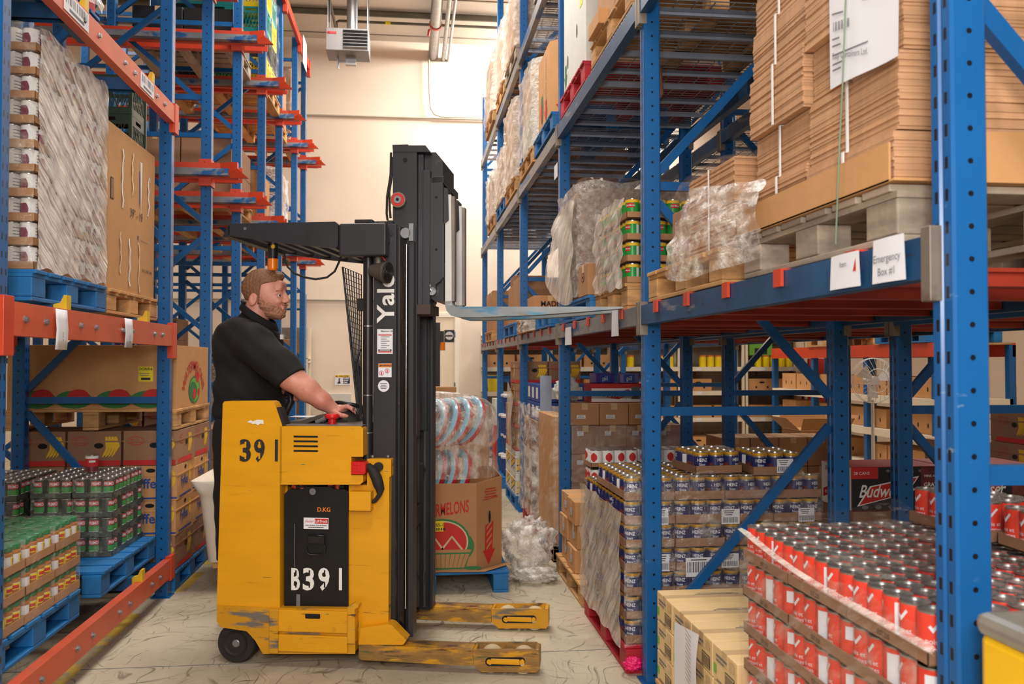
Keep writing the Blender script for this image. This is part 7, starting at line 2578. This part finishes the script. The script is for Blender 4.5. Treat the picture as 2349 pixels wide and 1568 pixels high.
# ================================================================== drive-in lanes on the left
# --- lane beyond the end upright: banana boxes and a melon carton
pallet('bluewood', -2.68, -1.56, 6.1, 7.06, 0.0, 'blue pallet under the banana boxes past the orange beams')
for l in range(4):
    for i in range(3):
        for j in range(2):
            if i > 0 and j > 0:
                continue
            banana('fyffes' if (l in (1, 2) and i == 0) else 'dole', -1.74 - 0.36 * i, 6.35 + 0.48 * j, 0.14 + 0.235 * l, f'banana box past the left upright, {ORD[l]} layer, {("aisle", "middle", "inner")[i]} column, {("near", "far")[j]}', 0.02 * ((l + i) % 3 - 1), group='banana boxes past the left upright')
pallet('wood', -2.68, -1.56, 6.1, 7.06, 1.085, 'raw wood pallet lying on the banana boxes under the melon carton')
mp = [('+x', 't', 'WATERMELONS', 0.0, 0.08, 0.10, 'redink', {'arc': 0.34, 'bold': 0.01})]
for q in range(18):
    pass
mp += [('+x', 'd', 0.02, -0.10, 0.17, 0.10, 'greenink', 0.0), ('+x', 'd', 0.02, -0.10, 0.15, 0.085, 'ltgreenink', 0.0006), ('+x', 'd', -0.02, -0.11, 0.12, 0.07, 'greenink', 0.001), ('+x', 'd', 0.1, 0.01, 0.06, 0.06, 'redink', 0.0014, (math.pi * 0.9, math.pi * 2.0)), ('+x', 'd', 0.02, -0.13, 0.05, 0.04, 'redink', 0.0014), ('+x', 'd', 0.14, -0.12, 0.03, 0.03, 'redink', 0.0014)]
for u in (-0.35, -0.12, 0.14, 0.36):
    mp += [('-y', 'd', u, -0.15, 0.12, 0.06, 'greenink', 0), ('-y', 'd', u + 0.03, -0.13, 0.07, 0.05, 'redink', 0.0006)]
mp += [('-y', 'r', 0.34, 0.02, 0.095, 0.1, 'labelyellow', 0), ('-y', 't', 'DOR036', 0.34, 0.055, 0.024, 'ink', {'bold': 0.02}), ('-y', 'r', 0.34, -0.012, 0.06, 0.016, 'ink', 0.0006), ('-y', 'r', 0.33, 0.025, 0.07, 0.004, 'greyink', 0.0006), ('-y', 'r', 0.33, 0.012, 0.06, 0.004, 'greyink', 0.0006), ('-y', 'p', [(0.44, 0.0), (0.5, 0.0), (0.47, -0.06)], 'redink', 0)]
carton('brown watermelon carton with yellow sticker on the raw wood pallet', -2.66, -1.575, 6.13, 7.04, 1.224, 0.43, 'card2', None, mp, False)
# crates and boxes on the lane rails
def crate_proto(m):
    t = thing('milk_crate', '', 'crate')
    w, h = 0.163, 0.28
    b = MB()
    b.box((-w, -w, 0), (w, w, 0.008))
    for s in (-1, 1):
        for (z0, z1) in ((0, 0.05), (0.21, 0.235), (0.262, h)):
            b.box((-w, s * w - 0.004, z0), (w, s * w + 0.004, z1)).box((s * w - 0.004, -w, z0), (s * w + 0.004, w, z1))
        for k in (-1, 1):
            b.box((s * w - 0.012, k * w - 0.012, 0), (s * w + 0.012, k * w + 0.012, h))
        b.box((-w, s * w - 0.004, 0.235), (-0.06, s * w + 0.004, 0.262)).box((0.06, s * w - 0.004, 0.235), (w, s * w + 0.004, 0.262))
        b.box((s * w - 0.004, -w, 0.235), (s * w + 0.004, -0.06, 0.262)).box((s * w - 0.004, 0.06, 0.235), (s * w + 0.004, w, 0.262))
    b.build('crate_body', M[m], t)
    b = MB()
    for k in range(9):
        u = -w + 2 * w * (k + 0.5) / 9
        for s in (-1, 1):
            for d in (-0.05, 0.05):
                u2 = max(-w, min(w, u + d))
                b.bar((u, s * w, 0.05), (u2, s * w, 0.21), 0.005, 0.005).bar((s * w, u, 0.05), (s * w, u2, 0.21), 0.005, 0.005)
    b.build('lattice', M[m], t)
    return t


cp = {}
zr = 4.51
pallet('wood', -2.7, -1.58, 9.85, 10.75, zr, 'raw wood pallet under the coloured milk crates on the upper rails')
COLS = [['crategreen', 'crateblack', 'teal', 'teal'], ['crateyellow', 'crateblack', 'teal', 'crateyellow'], ['crateblack', 'crateblack', 'crateblack', 'teal'], ['crateyellow', 'crateblack', 'crateyellow', 'teal']]
for i in range(3):
    for j in range(2):
        for l in range(4):
            m = COLS[(0 if i else 1) if j == 0 and i < 2 else 2 if i == 2 else 3][l]
            x, y, z = -1.78 - 0.345 * i, 10.05 + 0.345 * j, zr + 0.14 + 0.282 * l
            lab = f'{m.replace("crate", "")} plastic milk crate, {ORD[l]} up, {("aisle", "middle", "inner")[i]} {("front", "back")[j]} stack'
            if m not in cp:
                cp[m] = crate_proto(m)
                place(cp[m], 0, (x, y, z), 0, lab, 'milk crates')
            else:
                place(cp[m], 1, (x, y, z), 0, lab, 'milk crates')
sleeve(-2.62, -1.60, 9.87, 10.6, zr + 0.15, zr + 1.25, 'greenish film round the milk crates', 'wrap', 'x', 0.01, False, 'stretch_wrap', True)
pallet('wood', -2.9, -1.9, 6.2, 6.93, zr, 'raw wood pallet under the black crates behind the left upright')
n = 0
for i in range(2):
    for j in range(2):
        for l in range(2):
            place(cp['crateblack'], 1, (-2.15 - 0.345 * i, 6.42 + 0.345 * j, zr + 0.14 + 0.282 * l), 0, f'black crate high behind the left upright, {("lower", "upper")[l]}, {("aisle", "inner")[i]} {("near", "far")[j]} stack', 'black crates behind the left upright')
for i in range(2):
    for l in range(2):
        gu = 'dkgreen' in cp
        if not gu:
            cp['dkgreen'] = crate_proto('dkgreen')
        if True:
            place(cp['dkgreen'], gu, (-2.15 - 0.345 * i, 6.6, 3.02 + 0.282 * l), 0, f'dark green crate behind the upper orange beam, {("lower", "upper")[l]}, {("aisle", "inner")[i]} side', 'green crates behind the upper orange beam')
for (y0, y1, z, nl, nm, m, pm, fl) in ((8.45, 9.5, 3.01, 2, 'the lower rails of the second lane', 'card3', 'wood', None), (8.5, 9.4, zr, 1, 'the upper rails of the second lane', 'crateblack', 'greywood', None), (9.85, 10.75, 3.01, 2, 'the lower rails of the third lane', 'card2', 'wood', None), (11.1, 12.1, 3.01, 3, 'the lower rails of the fourth lane', 'card', 'wood', 'wrapleft'), (11.1, 12.1, zr, 2, 'the upper rails of the fourth lane', 'card3', 'wood', None), (12.52, 13.12, zr, 4, 'the upper rails of the fifth lane', 'card2', 'wood', 'wrap'), (12.52, 13.12, 3.01, 1, 'the lower rails of the fifth lane', 'card', 'wood', None)):
    pallet(pm, -2.65, -1.68, y0, y1, z, f'{"weathered" if pm == "greywood" else "raw wood"} pallet on {nm}')
    for l in range(nl):
        for i in range(2):
            carton(f'carton stacked on {nm}, {ORD[l]} layer, {("aisle", "inner")[i]} side', -2.16 - 0.47 * i, -1.7 - 0.47 * i, y0 + 0.03, y1 - 0.03, z + 0.14 + 0.27 * l, 0.267, m, f'cartons on {nm}', (), True)
    if fl:
        sleeve(-2.63, -1.69, y0 + 0.03, y1, z + 0.16, z + 0.16 + 0.27 * nl, f'film round the cartons on {nm}', fl, 'xy', 0.012, False, 'stretch_wrap', True)
# floor of the drive-in lanes
for l in range(5):
    for i in range(2):
        kd = ('dole', 'dole', 'fyffes', 'stripe', 'dole')[l]
        banana(kd, -2.0 - 0.36 * i, 7.68, 0.235 * l, f'banana box on the floor of the first drive-in lane, {ORD[l]} up, {("aisle", "inner")[i]} stack', 0.03 * (l % 2), group='banana boxes in the first lane')
carton('cream carton on the banana boxes of the first drive-in lane', -2.2, -1.84, 7.45, 7.9, 5 * 0.235 + 0.002, 0.2, 'card2', None, (), True)
for l in range(8):
    for i in range(3):
        carton(f'purple case deep in the drive-in rack, {ORD[l]} layer, {NTH[i]} from the aisle', -3.35 + 0.27 * (2 - i), -3.09 + 0.27 * (2 - i), 9.9, 10.4, 0.14 + 0.235 * l, 0.232, 'card3', 'tall stack of purple cases', [('-y', 'r', 0.0, 0.02, 0.24, 0.13, 'blueink', 0)] + [('-y', 'd', -0.09 + 0.06 * q, 0.02, 0.02, 0.05, ('redink', 'whiteink', 'redink', 'orangeink')[q], 0.0005) for q in range(4)], False)
pallet('wood', -3.4, -2.5, 9.88, 10.5, 0.0, 'raw wood pallet under the tall stack of purple cases')
wrapped_stack('on the lane floor behind the operator', -2.6, -1.75, 11.1, 12.1, 0.0, 5, 0.28, 'raw wood', 'wood', 'card3', 'wrapleft')
for l in range(3):
    carton(f'brown carton on the lane floor near the operator, {ORD[l]} up', -2.3, -1.8, 8.7, 9.3, 0.3 * l, 0.297, 'card', 'cartons on the lane floor', (), True)
# store shelf at the end of the left side
shelf_unit(-2.7, -1.62, 14.05, 14.5, (0.12, 0.6, 1.1, 1.6), 'cream shelf unit against the far wall behind the blue ladder', 2.1)
for z, zn in ((0.602, 'lower'), (1.102, 'middle'), (1.602, 'upper')):
    for c in range(2):
        carton(f'tan carton on the {zn} shelf behind the blue ladder, {("inner", "aisle")[c]} side', -2.64 + 0.49 * c, -2.18 + 0.49 * c, 14.1, 14.45, z, 0.3, 'card2', 'cartons behind the blue ladder', (), True)
# blue rolling ladder
ld = thing('rolling_ladder', 'blue tubular rolling ladder in front of the cream wall', 'ladder', (-1.95, 13.66, 0))
M['ladder'] = mat('ladder_blue', (26, 92, 142), 0.4, 0, 0.06)
def pipes(paths, nm, r=0.017):
    for p in paths:
        MB().tube(p, r, 8).build(nm, M['ladder'], ld)
pipes([[(-0.3, 0, 0.06), (-0.3, 0, 2.55)], [(0.3, 0, 0.06), (0.3, 0, 2.6), (0.15, 0, 2.72), (-0.3, 0, 2.72)], [(0.3, 0.28, 0.06), (0.3, 0.28, 2.6)], [(-0.3, 0.28, 0.06), (-0.3, 0.28, 2.6)]], 'ladder_post')
pipes([[(0.3, 0, z), (0.3, 0.28, z)] for z in (0.3, 0.9, 1.5, 1.9, 2.6)] + [[(-0.3, 0, z), (0.3, 0, z)] for z in (0.4, 0.95, 1.62, 2.35)], 'rail')
for z in (0.35, 0.7, 1.05, 1.4):
    MB().box((-0.3, 0.0, z), (0.3, 0.28, z + 0.03)).build('step', M['ladder'], ld)
for x in (-0.3, 0.3):
    for y in (0, 0.28):
        MB().cyl((x - 0.015, y, 0.06), (x + 0.015, y, 0.06), 0.058, 14).build('caster', M['rubber'], ld)

# ================================================================== things standing in the aisle
# white laundry bin on a dolly
bn_ = thing('bin_cart', 'white plastic bin cart with flared rim behind the truck', 'cart', (-1.05, 6.62, 0))
def binring(w, l, z, r=0.06, n=6):
    pts = []
    for (cx, cy, a0) in ((w - r, l - r, 0), (-w + r, l - r, 90), (-w + r, -l + r, 180), (w - r, -l + r, 270)):
        for k in range(n):
            a = R(a0 + 90 * k / (n - 1))
            pts.append((cx + r * math.cos(a), cy + r * math.sin(a), z))
    return pts
rings = [binring(0.335, 0.43, 0.17), binring(0.375, 0.5, 0.60), binring(0.38, 0.51, 0.64), binring(0.425, 0.57, 0.74), binring(0.415, 0.56, 0.742), binring(0.37, 0.5, 0.64), binring(0.325, 0.42, 0.19)]
b = MB()
nn = len(rings[0])
vs = [p for r_ in rings for p in r_]
b.add(vs, [(k * nn + i, k * nn + (i + 1) % nn, (k + 1) * nn + (i + 1) % nn, (k + 1) * nn + i) for k in range(len(rings) - 1) for i in range(nn)], 0, True)
b.add(rings[0], [tuple(range(nn))]).add(rings[-1], [tuple(range(nn))])
b.build('tub', M['bin'], bn_)
MB().box((-0.29, -0.45, 0.135), (0.29, 0.45, 0.168)).build('dolly', M['wood'], bn_, bevel=0.004)
for x in (-0.23, 0.23):
    for y in (-0.38, 0.38):
        c_ = MB().cyl((x - 0.018, y, 0.055), (x + 0.018, y, 0.055), 0.054, 18).build('caster', M['rubber'], bn_)
        MB().box((x - 0.026, y - 0.02, 0.05), (x - 0.02, y + 0.02, 0.134)).box((x + 0.02, y - 0.02, 0.05), (x + 0.026, y + 0.02, 0.134)).build('caster_fork', M['black'], c_)
# octagonal watermelon bin
pallet('bluewood', -0.42, 0.66, 5.84, 6.9, 0.0, 'blue pallet under the octagonal watermelon bin')
OX, OY, OA, OC, OT, OH = 0.07, 6.38, 0.56, 0.5, 0.19, 0.585
ob = thing('watermelon_bin', 'octagonal brown cardboard WATERMELONS bin holding bagged pool rings', 'box', (OX, OY, 0.14))
oct_ = [(-OA, -OC + OT), (-OA + OT, -OC), (OA - OT, -OC), (OA, -OC + OT), (OA, OC - OT), (OA - OT, OC), (-OA + OT, OC), (-OA, OC - OT)]
b = MB()
n8 = 8
for k in range(8):
    (x0, y0), (x1, y1) = oct_[k], oct_[(k + 1) % 8]
    for s in (1.0, 0.985):
        b.add([(x0 * s, y0 * s, 0), (x1 * s, y1 * s, 0), (x1 * s, y1 * s, OH + 0.02 * (k in (2, 3))), (x0 * s, y0 * s, OH + 0.02 * (k in (3, 4)))], [(0, 1, 2, 3)])
    b.add([(x0, y0, OH + 0.02 * (k in (3, 4))), (x1, y1, OH + 0.02 * (k in (2, 3))), (x1 * 0.985, y1 * 0.985, OH + 0.02 * (k in (2, 3))), (x0 * 0.985, y0 * 0.985, OH + 0.02 * (k in (3, 4)))], [(0, 1, 2, 3)])
b.add([(x, y, 0.004) for x, y in oct_], [tuple(range(8))])
f0 = Vector((0, -OC - 0.002, 0))
def at(x, y):
    p = PY(x, y, OY - OC) - Vector((OX, OY, 0.14))
    return Vector((p.x, -OC, p.z))
p = at(1013, 1168)
b.text('WATERMELONS', Vector((p.x, -OC - 0.002, p.z)), (1, 0, 0.12), (-0.0, 0, 1), 0.115, 1, 0.02, width=0.37)
p = at(962, 1140)
b.text('Fresh', Vector((p.x, -OC - 0.002, p.z)), (1, 0, 0.1), (0, 0, 1), 0.07, 2, 0.02, shear=0.2)
pc = at(1016, 1243)
def disc(cx, cz, rx, rz, m, lift, a0=0, a1=2 * math.pi, n=28):
    b.add([Vector((cx + rx * math.cos(a0 + (a1 - a0) * i / n), -OC - 0.002 - lift, cz + rz * math.sin(a0 + (a1 - a0) * i / n))) for i in range(n + 1)], [tuple(range(n + 1))], m)
disc(pc.x + 0.10, pc.z - 0.03, 0.11, 0.10, 2, 0.0)
disc(pc.x, pc.z, 0.185, 0.155, 2, 0.0004)
disc(pc.x, pc.z, 0.17, 0.142, 3, 0.0008)
disc(pc.x, pc.z, 0.16, 0.133, 1, 0.0012)
for (dx, w) in ((-0.06, 0.1), (0.06, 0.11)):
    b.add([Vector((pc.x + dx - w, -OC - 0.0036, pc.z - 0.09)), Vector((pc.x + dx + w, -OC - 0.0036, pc.z - 0.09)), Vector((pc.x + dx, -OC - 0.0036, pc.z + 0.045))], [(0, 1, 2)], 3)
    b.add([Vector((pc.x + dx - w + 0.02, -OC - 0.004, pc.z - 0.09)), Vector((pc.x + dx + w - 0.02, -OC - 0.004, pc.z - 0.09)), Vector((pc.x + dx, -OC - 0.004, pc.z + 0.028))], [(0, 1, 2)], 1)
bz = pc.z - 0.05
b.add([Vector((pc.x - 0.25, -OC - 0.0045, bz)), Vector((pc.x + 0.19, -OC - 0.0045, bz)), Vector((pc.x + 0.15, -OC - 0.0045, bz - 0.13)), Vector((pc.x - 0.2, -OC - 0.0045, bz - 0.13))], [(0, 1, 2, 3)], 2)
for k in range(13):
    x0 = pc.x - 0.24 + 0.0325 * k
    xm = pc.x - 0.195 + 0.0262 * k
    b.add([Vector((x0, -OC - 0.005, bz - 0.03)), Vector((x0 + 0.028, -OC - 0.005, bz - 0.03)), Vector((xm + 0.023, -OC - 0.005, bz - 0.12)), Vector((xm, -OC - 0.005, bz - 0.12))], [(0, 1, 2, 3)], 0)
b.add([Vector((pc.x - 0.25, -OC - 0.0052, bz)), Vector((pc.x + 0.19, -OC - 0.0052, bz)), Vector((pc.x + 0.185, -OC - 0.0052, bz - 0.02)), Vector((pc.x - 0.245, -OC - 0.0052, bz - 0.02))], [(0, 1, 2, 3)], 0)
for dx in (-0.12, 0.2):
    disc(pc.x + dx, bz - 0.125, 0.06, 0.012, 2, 0.002)
st = at(1002, 1206)
b.quad((st.x - 0.05, -OC - 0.006, st.z), (1, 0, 0), (0, 0, 1), 0.19, 0.07, 4)
b.text('461355-1', (st.x - 0.01, -OC - 0.007, st.z + 0.008), (1, 0, 0), (0, 0, 1), 0.03, 5, 0.01)
for k in range(14):
    b.quad((st.x - 0.09 + 0.011 * k, -OC - 0.007, st.z - 0.02), (1, 0, 0), (0, 0, 1), 0.005 + 0.002 * (k % 2), 0.018, 5)
# the angled side
d1 = Vector((OT, OT, 0)).normalized()
n1 = Vector((d1.y, -d1.x, 0))
mid = Vector((OA - OT / 2, -OC + OT / 2, 0)) + n1 * 0.003
ar = [(-0.045, 0.29), (0.04, 0.31), (0.03, 0.12), (0.06, 0.12), (-0.01, 0.02), (-0.07, 0.12), (-0.05, 0.12)]
b.add([mid + d1 * u + Z * v for u, v in ar], [tuple(range(7))], 1)
for k in range(4):
    b.add([mid + n1 * 0.001 + d1 * u + Z * (0.12 + 0.045 * k + v) for u, v in ((-0.035, 0), (0.022, 0.045), (0.022, 0.065), (-0.035, 0.02))], [(0, 1, 2, 3)], 0)
b.add([mid + d1 * (0.0 + 0.012 * math.cos(i * 0.4)) + Z * (0.34 + 0.045 * math.sin(i * 0.4)) for i in range(16)], [tuple(range(16))], 5)
b.add([mid + d1 * u + Z * v for u, v in ((-0.07, 0.46), (0.09, 0.47), (0.09, 0.475), (-0.07, 0.465))], [(0, 1, 2, 3)], 1)
for q in range(4):
    b.quad(mid + d1 * 0.01 + Z * (0.48 + 0.018 * q), d1, Z, 0.13 - 0.02 * (q % 2), 0.006, 1)
b.build('bin_wall', [M['card'], M['redink'], M['greenink'], M['cream'], M['labelyellow'], M['ink']], ob)
MB().add([(x * 1.03, y * 1.03, 0.006) for x, y in oct_[1:4]] + [(OA + 0.08, -OC + OT - 0.02, 0.006), (OA - OT + 0.05, -OC - 0.06, 0.006)], [(0, 1, 4), (1, 2, 3, 4)]).build('floor_flap', M['card2'], ob)
# bagged pool rings
M['ringblue'] = mat('pale_blue_vinyl', (134, 196, 222), 0.25, 0, 0.15, 16)
M['ringred'] = mat('red_vinyl', (214, 40, 52), 0.25, 0, 0.1, 12)
rp = []
def ring_proto():
    t = thing('pool_ring', '', 'pool ring')
    R0, r0, n, k = 0.158, 0.031, 40, 12
    b = MB()
    vs = []
    for i in range(n):
        a = 2 * math.pi * i / n
        for j in range(k):
            c = 2 * math.pi * j / k
            rr = R0 + r0 * math.cos(c)
            vs.append((rr * math.cos(a), rr * math.sin(a), r0 * math.sin(c)))
    for i in range(n):
        for j in range(k):
            i2, j2 = (i + 1) % n, (j + 1) % k
            b.add([vs[i * k + j], vs[i * k + j2], vs[i2 * k + j2], vs[i2 * k + j]], [(0, 1, 2, 3)], 0 if j in (1, 2, 3, 4, 5, 6) else 1, True)
    o = b.build('ring', [M['ringblue'], M['ringred']], t)
    MB().cyl((0.13, 0.0, 0.022), (0.13, 0, 0.04), 0.006, 8).build('valve', M['whiteink'], t)
    return t
RP = ring_proto()
def ring(x, y, z, d, label):
    o = place(RP, len(rp), (x, y, z), 0, label, 'pool rings in the bag')
    o.rotation_euler = Vector(d).to_track_quat('Z', 'Y').to_euler()
    rp.append(o)
for i in range(7):
    ring(OX - 0.20 + 0.087 * i, OY - 0.20 + 0.012 * i, 1.085 + 0.006 * i, (-0.74, -0.50, 0.40), f'pool ring in the upper row of the clear bag, {NTH[i]} from the mast')
for i in range(6):
    ring(OX - 0.20 + 0.088 * i, OY - 0.20, 0.745, (-0.80, -0.40, 0.30), f'pool ring in the lower layer of the clear bag, {NTH[i]} from the mast')
b = MB()
rs = np.random.RandomState(4)
WW = [(rs.randn(3) * 6, rs.rand() * 6) for _ in range(12)]
P = []
for j in range(27):
    v = j / 26
    z = 0.752 + (1.33 - 0.752) * min(1, v * 1.0)
    row = []
    for i in range(41):
        a = 2 * math.pi * (i % 40) / 40
        wr = 0.46 if z < 0.8 else 0.47
        sq = 1.0 if v < 0.5 else max(0.0, 1 - ((v - 0.5) / 0.5) ** 3) ** (1 / 3)
        wv = sum(abs(math.sin(w[0] * math.cos(a) + w[1] * math.sin(a) + w[2] * z * 3 + f)) for w, f in WW) / 12 - 0.6
        rr = (1 + 0.12 * wv) * sq
        row.append((OX + 0.06 + (0.49 - 0.06 * math.exp(-((z - 0.92) / 0.05) ** 2)) * math.cos(a) * rr, OY - 0.16 + 0.42 * math.sin(a) * rr * (1 if z > 0.75 else 0.8), z + 0.05 * wv))
    P.append(row)
b.grid(P)
M['bagfilm'] = film('clear_bag_film', a0=0.08, a1=0.8, lo=0.46, hi=0.68, scale=10, stretch=(1, 1, 0.5), rough=0.06, bump=1.0)
tag(b.build('clear_bag', M['bagfilm']), 'clear crinkled plastic bag holding the red and blue pool rings', 'plastic bag')
# crumpled film on the floor
loose_film((0.87, 6.45, 0.0), (0.185, 0.22, 0.19), 'crumpled ball of clear film on the floor beside the octagonal bin', 2)
loose_film((0.86, 6.1, 0.0), (0.17, 0.13, 0.05), 'flat scrap of clear film on the floor next to the crumpled ball', 9)
# cartons behind the bin
for l in range(3):
    for i in range(2):
        carton(f'large brown carton behind the watermelon bin, {("bottom", "middle", "top")[l]} of three, {("mast side", "rack side")[i]}', 0.02 + 0.385 * i, 0.40 + 0.385 * i, 8.8, 9.2, 0.368 * l, 0.365, 'card', 'large cartons behind the watermelon bin', (), True, [('-y', -0.06, 0.1, 0.11, 0.05)] if l == 2 and i else None)
carton('flat brown carton on the large cartons, beside the mast', 0.03, 0.24, 8.85, 9.1, 1.106, 0.055, 'card', None, (), True)
carton('flat brown carton on the large cartons, next to the first', 0.25, 0.42, 8.85, 9.1, 1.106, 0.05, 'card', None, (), True)
carton('tilted brown carton on top of the flat cartons behind the bin', 0.17, 0.45, 8.83, 9.08, 1.163, 0.125, 'card', None, (), True, None, 'carton', 0.05)
# second truck parked by the door
ft = thing('parked_truck', 'dark mast of a second lift truck parked by the far door', 'forklift', (0.30, 10.6, 0))
for y in (0.0, 0.5):
    MB().box((-0.06, y, 0.05), (0.0, y + 0.06, 2.0)).build('mast_rail', M['mast'], ft)
    MB().box((0.0, y + 0.01, 0.05), (0.05, y + 0.05, 1.98)).build('inner_rail', M['black'], ft)
MB().box((-0.06, 0, 1.93), (0.05, 0.56, 2.02)).box((-0.06, 0, 0.6), (-0.01, 0.56, 0.7)).build('crossbar', M['black'], ft)
MB().box((-1.0, -0.05, 0.1), (-0.1, 0.75, 1.0)).build('body', M['mast'], ft, bevel=0.02)
MB().box((0.05, 0.1, 1.75), (0.1, 0.16, 1.92)).cyl((0.1, 0.0, 1.86), (0.2, 0.0, 1.86), 0.012, 8).build('lamp_bracket', M['black'], ft)
MB().box((0.1, 0.0, 1.78), (0.22, 0.04, 1.93)).build('lamp_housing', M['black'], ft)
MB().cyl((0.16, -0.005, 1.86), (0.16, 0.005, 1.86), 0.05, 18).build('work_lamp', M['white'], ft)
MB().cyl((0.08, 0, 1.68), (0.08, 0, 1.78), 0.03, 12).build('amber_lamp', M['amber'], ft)
# yellow guard at the near upright
yg = thing('post_guard', 'yellow post guard with worn silver cap at the near upright', 'guard', (1.19, 1.485, 0))
MB().box((-0.11, -0.085, 0), (0.11, 0.085, 1.03)).build('guard_body', mat('guard_yellow', (236, 184, 20), 0.4, 0, 0.05, 4), yg, bevel=0.02)
MB().box((-0.116, -0.091, 1.02), (0.116, 0.091, 1.064)).build('cap', mat('worn_cap', (160, 156, 146), 0.35, 0.6, 0.2, 12, scuffs=[((70, 66, 60), 10, (1, 1, 1), 0.6, 0.7)]), yg, bevel=0.018)
MB().cyl((-0.05, -0.087, 0.89), (-0.05, -0.083, 0.89), 0.012, 12).build('bolt', M['greysteel'], yg)
